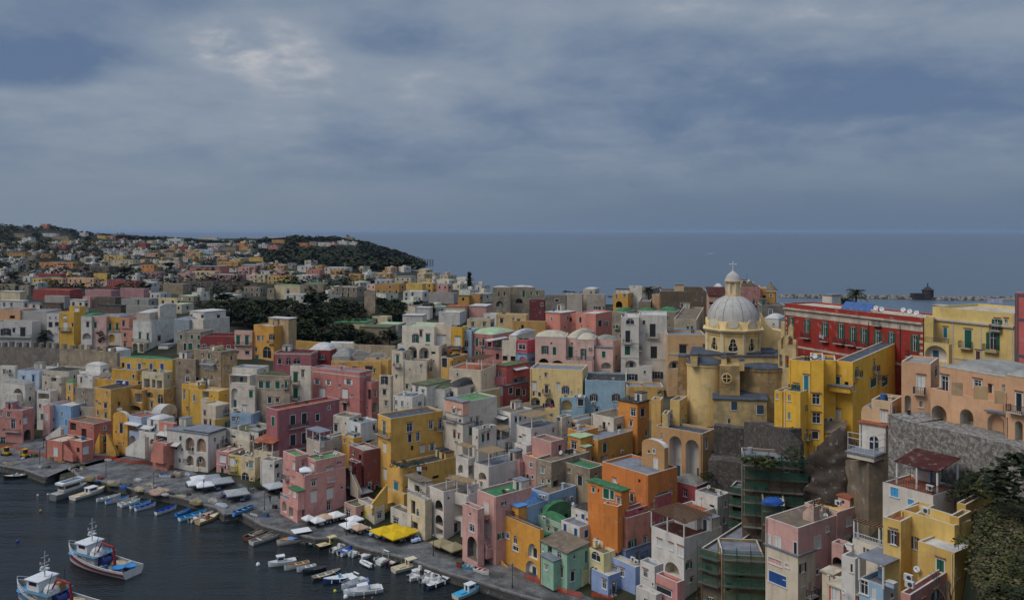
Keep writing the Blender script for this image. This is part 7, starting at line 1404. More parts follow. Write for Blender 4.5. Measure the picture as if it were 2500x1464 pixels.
for x, y, s, c, l in ((965,275,2.3,'cfcdc8','small white parasol next to the pink arcade column'),(1080,300,2.5,'d2d0cb','white parasol leaning toward the quay edge by pink arcade'),(1160,262,3.2,'b99c80','tan parasol before the pink arcade'),(1300,232,3.2,'d3d1cc','big white parasol by the dark arch of the pink house'),(1530,283,3.0,'d3d1cc','white parasol at foot of the yellow stair'),(1480,352,3.6,'d0cec9','white parasol left of the yellow parasols'),(1590,383,3.0,'b3967c','tan parasol left of the yellow parasols')): parasol(x, y, s, c, l, 3.0, .75)
F(*Q6); parasol(890, 570, 3.6, '8c8060', 'olive beige parasol, the farther of a pair', 3.1, .72); parasol(1040, 620, 3.8, '8c8060', 'olive beige parasol, the nearer of a pair', 3.1, .72)
F(*Q2)
for x, y, s, c, l in ((650,725,4.0,'c9c8c6','white parasol at the back of the grey restaurant canopies'),(600,790,4.0,'c4c3c1','white parasol at left front of grey restaurant canopies'),(730,815,4.0,'cdccca','white parasol at right front of grey restaurant canopies'),(820,715,4.8,'86888a','grey canopy in the middle of the restaurant group'),(1000,760,4.8,'8c8e90','grey canopy at right of the restaurant group'),(1210,930,5.2,'93938f','single large grey canopy by the tree and net heap')): parasol(x, y, s, c, l, 3.2, .5)
F(*Q3); parasol(190, 1075, 4.6, 'a5a6a6', 'pale grey canopy partly hidden behind the pink house', 3.2, .7)
F(*Q3); zt_ = pt(0, cvv(842), 180.5).z; parasol(645, 842, 2.6, 'd4d4d4', 'white parasol on the terrace of the pink corner house', zt_-.9, .3, zt_-2.4)
def table(cloth, lab, grp):
    root = empty('restaurant_table', (0, 0, 0), lab, 'table', grp); m = MB(); m.box((0, 0, .72), .9, .9, .03); 
    for i in range(4): a = pi/4+pi/2*i; m.cyl((.36*cos(a), .36*sin(a), 0), (.36*cos(a), .36*sin(a), .72), .025, n=5)
    m.obj('table_frame', WOOD, root, org=(0, 0, 0)); m = MB(); a, b = .47, .56; vs = [(-a, -a, .765), (a, -a, .765), (a, a, .765), (-a, a, .765), (-b, -b, .40), (b, -b, .40), (b, b, .40), (-b, b, .40)]; m.add(vs, ((0, 1, 2, 3), (0, 4, 5, 1), (1, 5, 6, 2), (2, 6, 7, 3), (3, 7, 4, 0))); m.obj('tablecloth', flat(cloth, .85), root, org=(0, 0, 0)); return root
def chair(col, lab, grp):
    root = empty('chair', (0, 0, 0), lab, 'chair', grp); m = flat(col, .7); b = MB(); b.box((0, 0, .43), .42, .42, .04); b.obj('seat', m, root, org=(0, 0, 0)); b = MB(); b.box((-.2, 0, .47), .04, .42, .45); b.obj('backrest', m, root, org=(0, 0, 0))
    for x in (-.18, .18):
        for y in (-.18, .18): b = MB(); b.cyl((x, y, 0), (x, y, .43), .022, n=4); b.obj('leg', m, root, org=(0, 0, 0))
    return root
def dining(fr, spots, cloth, ccol, where):
    F(*fr); T = C_ = None; gt = 'tables '+where; gc = 'chairs '+where
    for x, y in spots:
        p = qp(x, y); T = table(cloth[0], '%s-clothed restaurant table %s' % (cloth[1], where), gt) if T is None else copy_tree(T); a = R.uniform(-.2, .2)+.55; T.location = (p.x, p.y, QZ); T.rotation_euler = (0, 0, a)
        for k in range(4):
            if R.random() < .25: continue
            C_ = chair(ccol[0], '%s chair at the tables %s' % (ccol[1], where), gc) if C_ is None else copy_tree(C_); b = a+pi/2*k; C_.location = (p.x+cos(b)*.72, p.y+sin(b)*.72, QZ); C_.rotation_euler = (0, 0, b+pi)
dining(Q4, [(985,375),(1050,395),(1120,415),(1205,390),(1290,365),(1375,345),(1250,330),(1150,345),(1515,500),(1605,515),(1450,470),(1530,450),(1640,470),(1700,480)], ('cfc6c2','white'), ('3c3432','dark'), 'by the pink house')
dining(Q6, [(40,545),(120,570),(200,585),(410,610),(110,505),(520,560),(580,570),(550,625),(600,610),(300,570),(230,540),(350,545)], ('a9b6cc','pale blue'), ('33415e','navy'), 'by the yellow parasols')
dining(Q6, [(830,690),(900,700),(960,720),(1090,760),(1130,780)], ('6a4a34','brown'), ('5a3a26','brown wooden'), 'under the beige parasols')
dining(Q2, [(500,890),(620,920),(700,900),(830,930),(940,900),(1050,880),(1140,860),(1010,1060),(1080,1090),(1180,1110),(1290,1120),(1390,1080),(1240,1060),(930,960)], ('4a5a78','dark blue'), ('3a3438','dark'), 'under the grey canopies')
dining(Q3, [(120,1170),(170,1210),(230,1240),(100,1230)], ('5a5468','dark'), ('3c3438','dark'), 'behind the pink house')
def lamp(x0, yb, ytop, lab):
    p = qp(x0, yb); h = min(7.5, max(3.5, (yb-ytop)/FR[2]/FP*p.y)); root = empty('street_lamp', (p.x, p.y, QZ), lab, 'street lamp', 'street lamps of the quay'); m = MB(); m.cyl((0, 0, 0), (0, 0, .6), .14, .1, 8); m.cyl((0, 0, .6), (0, 0, h-.7), .07, .05, 7); m.obj('post', IRON, root, org=(0, 0, 0)); m = MB(); m.lathe((0, 0, h-.7), [(.05, 0), (.13, .05), (.2, .5), (.24, .52), (.12, .66), (.02, .8)], 8); m.obj('lantern', mat('lantern_glass', lin('6a6a66'), .3), root, org=(0, 0, 0))
F(*Q6); lamp(1755,1170,860,'street lamp with white sack tied to its foot'); lamp(790,780,515,'street lamp in front of the beige parasols')
F(*Q4); lamp(1430,525,270,'street lamp between tan and white parasols'); 
F(*Q2); lamp(1620,1245,965,'street lamp beside the plant pots near the blue hauled boat'); lamp(716,1010,800,'street lamp before the grey restaurant canopies'); lamp(642,690,480,'thin street lamp before the white arched house')
F(*Q1); lamp(592,475,210,'street lamp on the bare quay at far left'); lamp(648,200,0,'street lamp by the sky blue house'); lamp(1578,640,415,'street lamp next to the red net heap'); lamp(2288,760,560,'street lamp between the covered net heaps')
F(*Z1); lamp(1882,1500,1270,'street lamp in front of the periwinkle house')
NET = mat('orange_net', lin('b8452c'), .8, alpha=.62)
def netfence(pts, lab):
    P = [qp(x, y) for x, y in pts]; root = empty('safety_fence', (P[0].x, P[0].y, QZ), lab, 'fence'); m = MB(); s = MB()
    for a, b in zip(P, P[1:]):
        k = max(1, int((b-a).length/2.2))
        for i in range(k):
            p, q = a.lerp(b, i/k), a.lerp(b, (i+1)/k); m.quad(p+Vector((0, 0, .05)), q+Vector((0, 0, .05)), q+Vector((0, 0, 1.0+R.uniform(-.12, .06))), p+Vector((0, 0, 1.0+R.uniform(-.12, .06)))); s.cyl(p, p+Vector((0, 0, 1.15)), .025, n=4)
    m.obj('net', NET, root); s.obj('post', IRON, root)
F(*Z1); netfence([(675,1175),(800,1215),(950,1290),(1100,1345),(1250,1390),(1440,1440)], 'orange safety net before the mint green house'); netfence([(1570,1420),(1700,1450),(1860,1490)], 'orange safety net before the periwinkle house')
F(*F5); netfence([(-20,1235),(150,1235),(330,1290),(470,1330),(640,1360),(900,1380),(1060,1365),(1150,1365),(1300,1365),(1440,1400),(1660,1425),(1930,1440)], 'long orange safety net across the far quay')
def heap(x, y, wpx, hpx, col, lab, name='net_heap', cat='nets', jit=.35):
    p = qp(x, y); sc = p.y/FP/FR[2]; m = MB(); r = wpx*sc*.44; h = hpx*sc*.52; rr = random.Random(int(x*7+y)); k = 22; mm = 9; vs = []; fs = []
    for j in range(mm+1):
        ph = pi/2*j/mm
        for i in range(k): a = 2*pi*i/k; q = 1+jit*.8*(vn(cos(a)*1.8+x, sin(a)*1.8+y)); sp = sin(ph)**.7; cc_, ss_ = cos(a), sin(a); e_ = .72; ux, uy = abs(cc_)**e_*(1 if cc_ > 0 else -1), abs(ss_)**e_*(1 if ss_ > 0 else -1); ox, oy = r*sp*ux*q, r*.5*sp*uy*q; vs.append((p.x+ox*.87+oy*.49, p.y-ox*.49+oy*.87, QZ+h*(cos(ph)**.5)*(1+.4*vn(ox*.8+x, oy*.8)+.2*vn(ox*3+y, oy*3))))
    for j in range(mm):
        for i in range(k): fs.append((j*k+i, j*k+(i+1) % k, (j+1)*k+(i+1) % k, (j+1)*k+i))
    m.add(vs, fs); o = m.obj(name, mat('heap_'+col, tuple(c_*.72 for c_ in lin(col)), .95, .45, 1.3, wear=.6, streak=False, bump=.6), org=(p.x, p.y, QZ), smooth=True); tag(o, lab, cat, 'heaps of nets and tarpaulins on the quay')
F(*Q1)
for a in ((1690,745,290,110,'b3a48a','large cream covered net heap on the quay'),(1890,755,200,110,'6f7268','grey green net heap beside the cream one'),(2050,690,190,70,'c4c1b6','whitish tarpaulin heap behind the grey green nets'),(1330,680,220,100,'a8946a','mixed buff net heap left of the red nets'),(1500,660,150,90,'8a4038','red net heap by the lamp'),(2070,830,240,90,'bda888','low cream covered heap at the quay wall'),(2230,760,180,70,'b5a184','buff heap between two lamps'),(2330,880,330,90,'bf9c84','long pinkish covered net heap on the quay edge'),(1440,700,110,60,'4d6a8a','small blue and grey heap by the red nets'),(1840,810,130,90,'2a5fb0','bright blue plastic heap at the quay wall'),(1030,390,120,60,'b5b5b0','pile of white pipes and boards on the paving'),(930,420,150,50,'8a6a42','stack of brown boards on the paving'),(1620,390,170,50,'a7a49c','pale rubble pile before the orange net'),(600,500,90,70,'c9c9c6','big white sack on the far quay'),(700,490,150,70,'6a6864','grey net heap next to the white sack'),(340,365,80,40,'c9c8c4','small white sack by the digger'),(160,440,280,30,'8a7a64','brown heap of cut reeds on quay edge'),(1040,530,60,60,'c6c6c4','white canvas sack beside the concrete blocks'),(1180,460,150,60,'3d4a2c','heap of green cuttings on the paving'),(950,660,140,50,'5c5650','dark heap by the yacht'),(80,420,130,25,'9aa0a4','grey dinghy cover lying on far quay')): heap(*a)
F(*Q2)
for a in ((110,975,270,90,'c3a68e','pink cream covered net heap in front of umbrellas'),(130,1020,200,60,'b9b6ae','white tarpaulin heap beside the green net'),(300,1010,130,60,'1f6a48','bright green net heap'),(230,1010,110,60,'5a2a30','dark maroon net heap next to the green one'),(380,1050,230,50,'a89880','low flat heap of buff nets on boards'),(490,1020,90,50,'3f2428','maroon net heap on the boards'),(330,740,180,110,'b0a084','beige net heap behind the lamp'),(240,760,120,70,'6a3a34','reddish net heap by the blue and white boat'),(620,1150,260,130,'b3a078','round tan covered net heap'),(850,1130,210,120,'b8b0a0','pale tarpaulin heap beside the tan one'),(990,1190,280,70,'b9bcc0','white and blue plastic sheet over nets'),(480,730,120,80,'b6bac8','pile of white and blue crates')): heap(*a)
def digger(x, y, lab, rz):
    p = qp(x, y); root = empty('mini_digger', (p.x, p.y, QZ), lab, 'digger', 'mini diggers on the quay'); yl = flat('c99a1e', .5, var=.1); bk = flat('26262a', .7); root.rotation_euler = (0, 0, rz)
    for s in (-1, 1): m = MB(); m.box((0, s*.62, .0), 1.9, .36, .5); m.cyl((-.95, s*.62-.18, .25), (-.95, s*.62+.18, .25), .25, n=10); m.cyl((.95, s*.62-.18, .25), (.95, s*.62+.18, .25), .25, n=10); m.obj('track', bk, root, org=(0, 0, 0))
    m = MB(); m.box((-.15, 0, .55), 1.7, 1.25, .6); m.obj('body', yl, root, org=(0, 0, 0)); m = MB(); m.box((-.2, .1, 1.15), .95, .9, 1.15, 0); m.box((-.2, .1, 2.3), 1.1, 1.05, .1, 1); m.obj('cab', [flat('2a2f34', .2), yl], root, org=(0, 0, 0)); m = MB(); m.cyl((.6, 0, .9), (1.5, 0, 2.1), .14, n=6); m.cyl((1.5, 0, 2.1), (2.4, 0, 1.2), .11, n=6); m.box((2.4, 0, .6), .45, .5, .6); m.obj('digging_arm', yl, root, org=(0, 0, 0))
F(*Q1); digger(95, 310, 'mini digger nearest the left picture edge', 2.9); digger(375, 340, 'yellow and black skid loader beside the orange net', 2.6)
def crate(x, y, col, lab, s=1.1, h=.8, nm='planter'):
    p = qp(x, y); m = MB(); m.box((p.x, p.y, QZ), s*1.4, s, h, 0, (.87, -.49, 0)); m.box((p.x, p.y, QZ+h), s*1.5, s*1.1, .06, 1, (.87, -.49, 0)); o = m.obj(nm, [flat(col, .8, var=.15), flat('4a4a3c', .9)], org=(p.x, p.y, QZ)); tag(o, lab, nm.replace('_', ' '))
crate(512, 330, '4f6a38', 'green skip box by the loader'); crate(790, 375, '56703c', 'green skip box before the salmon quay house'); crate(1120, 545, 'a89a88', 'pale concrete block near the canvas sack', .9, .7, 'block'); crate(1235, 520, 'b0a08e', 'second concrete block behind the first', .9, .8, 'block')
F(*Q6); crate(1115, 915, '7a3424', 'red wooden box at the quay edge', .8, 1.0, 'crate'); F(*Q4); crate(330, 275, 'b9bab6', 'white bench-like box lying by the blue hauled boat', 1.6, .6, 'box'); crate(555, 200, '2a2c2e', 'black plant tub on the paving', .7, .8, 'tub'); crate(450, 300, '2f5f9c', 'blue crate with rubbish by the lamp', .7, .7, 'crate')
# ---------------------------------------------------------------- people
def person(pose, shirt, trousers, hair, lab):
    J = dict(stand=[(0,0,.95),(0,0,1.15),(0,0,1.38),(0,0,1.5),(0,.02,1.66),(.1,0,.92),(.11,.02,.5),(.11,0,.06),(.12,.12,.03),(-.1,0,.92),(-.12,-.02,.5),(-.13,-.02,.06),(-.13,.1,.03),(.19,0,1.4),(.25,.02,1.12),(.24,.14,.9),(-.19,0,1.4),(-.25,.0,1.12),(-.23,.12,.88)],
             sit=[(0,0,.52),(0,-.02,.74),(0,-.02,.98),(0,0,1.1),(0,.03,1.26),(.1,.05,.52),(.12,.45,.52),(.12,.45,.08),(.12,.57,.05),(-.1,.05,.52),(-.12,.45,.52),(-.12,.45,.08),(-.12,.57,.05),(.19,-.02,1.0),(.25,.08,.76),(.2,.32,.74),(-.19,-.02,1.0),(-.25,.08,.76),(-.2,.32,.74)])[pose]
    E = [(0,1),(1,2),(2,3),(3,4),(0,5),(5,6),(6,7),(7,8),(0,9),(9,10),(10,11),(11,12),(2,13),(13,14),(14,15),(2,16),(16,17),(17,18)]; Rr = [.15,.14,.16,.06,.105,.1,.075,.05,.045,.1,.075,.05,.045,.07,.05,.04,.07,.05,.04]
    me = bpy.data.meshes.new('tmp'); me.from_pydata(J, E, []); ob = bpy.data.objects.new('tmp', me); COL.objects.link(ob); md = ob.modifiers.new('s', 'SKIN'); sv = me.skin_vertices[0].data
    for i, r in enumerate(Rr): sv[i].radius = (r, r*.8 if i < 3 else r)
    sv[0].use_root = True; ob.modifiers.new('u', 'SUBSURF').levels = 1; dg = bpy.context.evaluated_depsgraph_get(); dg.update(); m2 = bpy.data.meshes.new_from_object(ob.evaluated_get(dg)); bpy.data.objects.remove(ob); m2.name = 'person'
    zs, zh = (J[0][2]+.03, J[3][2]-.02)
    for q in (flat(trousers, .9), flat(shirt, .9), mat('skin', lin('a87a62'), .7), flat(hair, .9)): m2.materials.append(q)
    for f in m2.polygons:
        c = f.center; hand = min((c-Vector(J[15])).length, (c-Vector(J[18])).length) < .1
        f.material_index = 3 if (c.z > J[4][2]+.02 or (c.z > J[3][2]+.06 and c.y < J[4][1]-.04)) else (2 if (c.z > zh or hand) else (1 if c.z > zs and not (pose == 'sit' and c.y > .25 and abs(c.x) < .2 and c.z < .62) else 0)); f.use_smooth = True
    o = bpy.data.objects.new('person', m2); COL.objects.link(o); return tag(o, lab, 'person')
def ppl(fr, x, y, z, rz, *a):
    F(*fr); o = person(*a); p = ptz(cu(x), cvv(y), z); o.location = p; o.rotation_euler = (0, 0, rz)
ppl(Q1, 1325, 345, QZ, 2.5, 'stand', '2a2a30', '3a3434', '2a2220', 'person in dark clothes standing by the orange net')
ppl(Q2, 470, 915, QZ, 2.2, 'stand', '39435a', '2c2c34', '2c2420', 'person in a blue jacket standing left of the grey canopies')
ppl(Q4, 995, 420, QZ, 1.0, 'stand', '26242a', '2e2a2c', '2a2020', 'waiter in black standing among the white tables')
ppl(Q4, 1075, 450, QZ, 4.0, 'stand', '34262a', '2c2a30', '2a2020', 'person in dark clothes walking at quay edge by white tables')
ppl(Q4, 495, 120, QZ, 3.5, 'stand', '3a3438', '2a2c34', '221c1a', 'person standing alone on the paving behind the plant tub')
ppl(Q4, 1355, 330, QZ, 2.4, 'sit', '7a4a44', '2c2e38', '2a2220', 'person in rust red seated under white parasol')
ppl(Q4, 1660, 440, QZ, 1.4, 'sit', '2c3a50', '2a2a30', '2c2420', 'person in navy seated under the tan parasol')
ppl(Q6, 270, 560, QZ, 2.0, 'sit', '4a4a52', '2a2c34', '2a2220', 'person in grey seated under the yellow parasols')
ppl(Q6, 510, 600, QZ, 3.6, 'sit', '8a3a44', '2a2c34', '2a2220', 'person in red seated at the pale blue tables')
ppl(Q2, 1000, 1080, QZ, 2.2, 'sit', '6a3440', '2a2c34', '2a2220', 'person in dark red seated under the single grey canopy')
ppl(Q2, 1250, 1110, QZ, 1.2, 'sit', '2f3a4a', '2a2c34', '2a2220', 'person in dark blue seated at front of the single grey canopy')
# ---------------------------------------------------------------- right flank: walls, rock, scaffolding, breakwater, planting
def wallslab(label, pts, zb, col, wear, thick=1.0, name='retaining_wall', scale=None, m=None):
    """pts: (x, y_top, distance) crop pixels"""
    mb = MB(); P = [pt(cu(x), cvv(y), Y) for x, y, Y in pts]; Zv = Vector((0, 0, 1)); root = empty(name, (P[0].x, P[0].y, zb), label, 'wall')
    for p, q in zip(P, P[1:]):
        e = q-p; e.z = 0; n = Vector((e.y, -e.x, 0)).normalized(); a, b = Vector((p.x, p.y, zb)), Vector((q.x, q.y, zb))
        mb.add([a, b, q, p, a-n*thick, b-n*thick, q-n*thick, p-n*thick], ((0, 1, 2, 3), (5, 4, 7, 6), (3, 2, 6, 7), (1, 5, 6, 2), (4, 0, 3, 7)))
    mb.obj('masonry', m or plaster(col, wear), root); return root
ROCKW = mat('weathered_rubble', lin('a39a8e'), .95, .3, 2.0, wear=.95, stain=(0.085, 0.078, 0.072), streak=False, bump=.5)
F(*Z7); wallslab('tall blotchy weathered wall carrying the peach hotel terrace', [(345,1050,117),(430,1088,115),(545,1122,113),(900,1195,106),(1300,1290,100),(1450,1330,98)], 22, '', 0, 6.5, m=ROCKW)
DKW = mat('dark_stone_wall', lin('5c534b'), .95, .4, 1.3, wear=.6, stain=(0.04, 0.036, 0.032), bump=.5)
F(*Z8); wallslab('dark stone retaining wall panel left of white drainpipe', [(222,300,153),(606,345,151.5)], 8, '', 0, 2, m=DKW); wallslab('dark stone retaining wall panel under the yellow block house', [(606,258,151),(850,270,145.5),(1040,335,138.5),(1180,352,135.5),(1330,560,134.5)], 8, '', 0, 2.5, m=DKW)
wallslab('broken dark wall with rubble at the left of scaffolding', [(150,745,150),(330,745,149),(590,790,147.5)], 6, '', 0, 5, m=DKW)
def rock(c, r, lab, col='463c33', seed=1):
    k, mm = 72, 40; vs = []; fs = []; mb = MB()
    for j in range(mm+1):
        ph = pi*j/mm
        for i in range(k):
            a = 2*pi*i/k; d = Vector((sin(ph)*cos(a), sin(ph)*sin(a), cos(ph))); q = 1+.26*vn(d.x*1.6+seed, d.y*1.6+d.z*2)+.2*abs(vn(d.x*4+seed, d.z*3+d.y*3))+.12*abs(vn(d.x*9+d.y*5, d.z*6+seed))+.05*vn(d.x*20+d.y*9, d.z*16); vs.append((c[0]+r[0]*d.x*q, c[1]+r[1]*d.y*q, c[2]+r[2]*d.z*q))
    for j in range(mm):
        for i in range(k): fs.append((j*k+i, j*k+(i+1) % k, (j+1)*k+(i+1) % k, (j+1)*k+i))
    mb.add(vs, fs); o = mb.obj('rock', mat('rock_'+col, lin(col), .95, .35, .45, wear=.5, stain=(.035, .03, .026), streak=True, bump=.8), org=tuple(c), smooth=True); tag(o, lab, 'rock')
F(*Z8); p = pt(cu(1850), cvv(1010), 131); rock((p.x, p.y, p.z), (5.5, 4, 6.0), 'dark brown rock outcrop under the white framed balcony'); wallslab('tan stained rock wall under the white framed balcony', [(1905,740,127),(2010,745,124),(2200,770,119)], 12, '85745c', .6, 4); p = pt(cu(1570), cvv(900), 134); rock((p.x, p.y, p.z-2.5), (4.5, 3, 3.5), 'dark rock below the yellow house steps', '3c342d', 7)
# houses under repair, wrapped in scaffolding
NETG = mat('green_net', lin('275745'), .85, .15, 1.0, alpha=.55); RUST = mat('rusty_tube', lin('5a3f34'), .8, .2, 2)
def scaffold(label, o, e, n, L, Hh, gap, seed):
    """bays along e from o, standing gap in front of the wall (n points outwards)"""
    rr = random.Random(seed); root = empty('scaffolding', tuple(o), label, 'scaffolding'); Zv = Vector((0, 0, 1)); k = int(L/1.8); lv = int(Hh/2.0); t = MB()
    for i in range(k+1):
        for g in (gap, gap+.9): p = o+e*(L*i/k)+n*g; t.cyl(p-Zv*1.5, p+Zv*(Hh+rr.uniform(.2, 1.4)), .045, n=5)
    for j in range(1, lv+1):
        for g in (gap, gap+.9): t.cyl(o+n*g+Zv*j*2, o+e*L+n*g+Zv*j*2, .035, n=4); t.cyl(o+n*g+Zv*(j*2+.9), o+e*L+n*g+Zv*(j*2+.9), .03, n=4)
    t.obj('tube_frame', RUST, root)
    for j in range(1, lv+1): b = MB(); b.para(o+n*(gap+.05)+Zv*(j*2+.05), e*L, n*.8, Zv*.05); b.obj('deck_board', flat('77756e', .9, var=.2), root)
    for j in range(lv+1):
        for i in range(0, k, 3):
            if rr.random() < .14: continue
            w = min(3, k-i); g = MB(); z0 = j*2+rr.uniform(0, .35); h = rr.uniform(1.0, 1.8); q = 5
            for s in range(q): a, b = L*(i+w*s/q)/k, L*(i+w*(s+1)/q)/k; da, db = .12*sin(s*1.7+j), .12*sin((s+1)*1.7+j); g.quad(o+e*a+n*(gap+1.0+da)+Zv*z0, o+e*b+n*(gap+1.0+db)+Zv*z0, o+e*b+n*(gap+1.0+db)+Zv*(z0+h), o+e*a+n*(gap+1.0+da)+Zv*(z0+h))
            g.obj('safety_net', NETG, root)
    return root
def ruin(label, fr, xl, xc, xr, yt, Y, a, hgt, slabel, seed, feats='', col='84765c'):
    F(*fr); H(label, xl, xc, xr, yt, col, 'fs', feats, Y=Y, a=a, wear=.6, D=7); B = CUR['B']; Zv = Vector((0, 0, 1)); scaffold(slabel, B.P+Zv*(B.zt-hgt), B.ef, B.nf, B.w, hgt+.5, .25, seed)
ruin('grey roofed old house behind green scaffolding nets', Z8, 590, 1420, 1500, 775, 132, 14, 15, 'rusty scaffolding with torn green nets on upper old house', 3, 'd760,1130,60,90 d900,1130,60,90'); 
ruin('low bare terrace block in front of the green nets', Z8, 840, 1130, 1180, 1330, 127, 16, 5, 'green netted scaffolding below the blue tarpaulin', 5)
F(*Z2); H('white roof terrace with curved parapet above the white pergola house', 1120, 1400, 1560, 165, 'cfccc6', 'fs', 'd1330,300,60,70 s1290,40,50', Y=144, a=50, wear=.25)
F(*Z2); ruin('concrete grey house shell with dark openings beside white pergola house', Z2, 1190, 1450, 1990, 880, 126, 40, 7, 'brown scaffolding frame around the concrete shell', 8, 'd1290,1090,90,110 d1600,1010,1,1')
ruin('ochre stone house remnant with nets at the garden', Z2, 1460, 1990, 2005, 920, 123, 8, 6.5, 'green and rust scaffolding over the garden', 11, 'd1700,1150,60,80', 'a08a5c')
ruin('narrow unfinished house with dark floors left of the nets', Z2, 1560, 1740, 1810, 60, 141, 30, 9, 'dark scaffolding tower beside the white curved terrace', 14, 'd1650,170,120,70 d1650,330,120,90', '5c5248')
F(*Z8); p = pt(cu(980), cvv(1250), 126); m = MB(); m.blob((p.x, p.y, p.z-.6), 1.7, 1.1, .9, n=16, m=6, jit=.35, half=True); tag(m.obj('tarpaulin', flat('1f4a90', .6, var=.15), org=tuple(p), smooth=True), 'bright blue tarpaulin over rubble on the lower scaffolded house', 'tarpaulin')
def steps_ramp():
    F(*Z6); mb = MB(); a, b = pt(cu(440), cvv(1400), 133), pt(cu(900), cvv(1235), 131); e = b-a; k = 14; root = empty('steel_walkway', tuple(a), 'grey steel walkway with tube railings under the yellow block house', 'walkway')
    for i in range(k): p = a+e*(i/k); mb.para(p, Vector((e.x, e.y, 0))/k*1.02, Vector((.6, -1.6, 0)), Vector((0, 0, .18)))
    mb.obj('deck', flat('56585a', .7, var=.15), root); r = MB()
    for i in range(0, k+1, 2): p = a+e*(i/k)+Vector((.6, -1.6, 0)); r.cyl(p-Vector((0, 0, 5)), p+Vector((0, 0, 2.6)), .06, n=5)
    for z in (.6, 1.2): r.cyl(a+Vector((.6, -1.6, z)), b+Vector((.6, -1.6, z)), .05, n=5)
    r.obj('railing', RUST, root)
steps_ramp()
# breakwater and the small fort on it
def breakwater():
    rr = random.Random(3); mb = MB(); Y = 770
    ub = [(1905, 726), (2060, 727), (2230, 730), (2300, 732), (2440, 732), (2560, 733)]; root = empty('breakwater', tuple(ptz(2230, 732, 0)), 'long low breakwater of pale boulders closing the far harbour', 'breakwater')
    for (u0, v0), (u1, v1) in zip(ub, ub[1:]):
        p, q = ptz(u0, v0, 0), ptz(u1, v1, 0); k = int((q-p).length/2.2)
        for i in range(k):
            for r_ in range(4): c = p.lerp(q, (i+rr.random())/k)+Vector((0, (r_-1.5)*3, 0)); s = rr.uniform(1.0, 2.0); mb.blob((c.x, c.y, (2.4-abs(r_-1.5)*1.3)), s*1.3, s, s*.9, n=6, m=4, jit=.6, rnd=rr, mi=rr.choice((0, 0, 1)))
    mb.obj('boulders', [mat('boulder_pale', lin('8f877a'), .95, .2, .5), mat('boulder_dark', lin('5a544c'), .95, .2, .5)], root)
    p = ptz(2256, 731, 0); f = MB(); f.box((p.x, p.y, -1), 22, 12, 3.4, 0); f.box((p.x-7, p.y, 2.4), 9, 7, 3.6, 0); f.lathe((p.x+3.5, p.y, 2.4), [(5.2, 0), (5.0, 6.2), (5.4, 6.3), (5.4, 7), (4.4, 7.2), (2.2, 9.2), (.6, 10), (.5, 13), (0, 13.4)], 16, 0)
    tag(f.obj('harbour_beacon', mat('fort_stone', lin('3a3636'), .9, .2, .4), org=(p.x, p.y, 0)), 'dark round beacon tower with low block on the breakwater', 'beacon tower')
    p = ptz(1042, 643, 4); s = MB(); Zv = Vector((0, 0, 1))
    for i in range(5):
        for j in range(2): s.cyl((p.x-9+i*5, p.y+j*6, 0), (p.x-9+i*5, p.y+j*6, 11), .4, n=5)
    for z in (3.5, 7.2, 10.9): s.para((p.x-10, p.y-1, z), (22, 0, 0), (0, 8, 0), (0, 0, .5))
    tag(s.obj('pier_house', flat('5c5a54', .9, var=.2), org=(p.x, p.y, 0)), 'skeletal concrete pier house at the tip of the headland', 'pier house')
breakwater()
def bush(label, p, r, h, lm=None, n=170, name='shrub'):
    root = empty(name, tuple(p), label, 'shrub'); mb = MB()
    for i in range(n): a = TR.uniform(0, 6.28); cz = TR.uniform(-.2, 1); sq = sqrt(max(0, 1-cz*cz))*TR.uniform(.5, 1); leaf(mb, (p[0]+cos(a)*sq*r, p[1]+sin(a)*sq*r, p[2]+h*cz*TR.uniform(.7, 1)), r*TR.uniform(.09, .17))
    mb.obj('foliage', lm or LG, root); return root
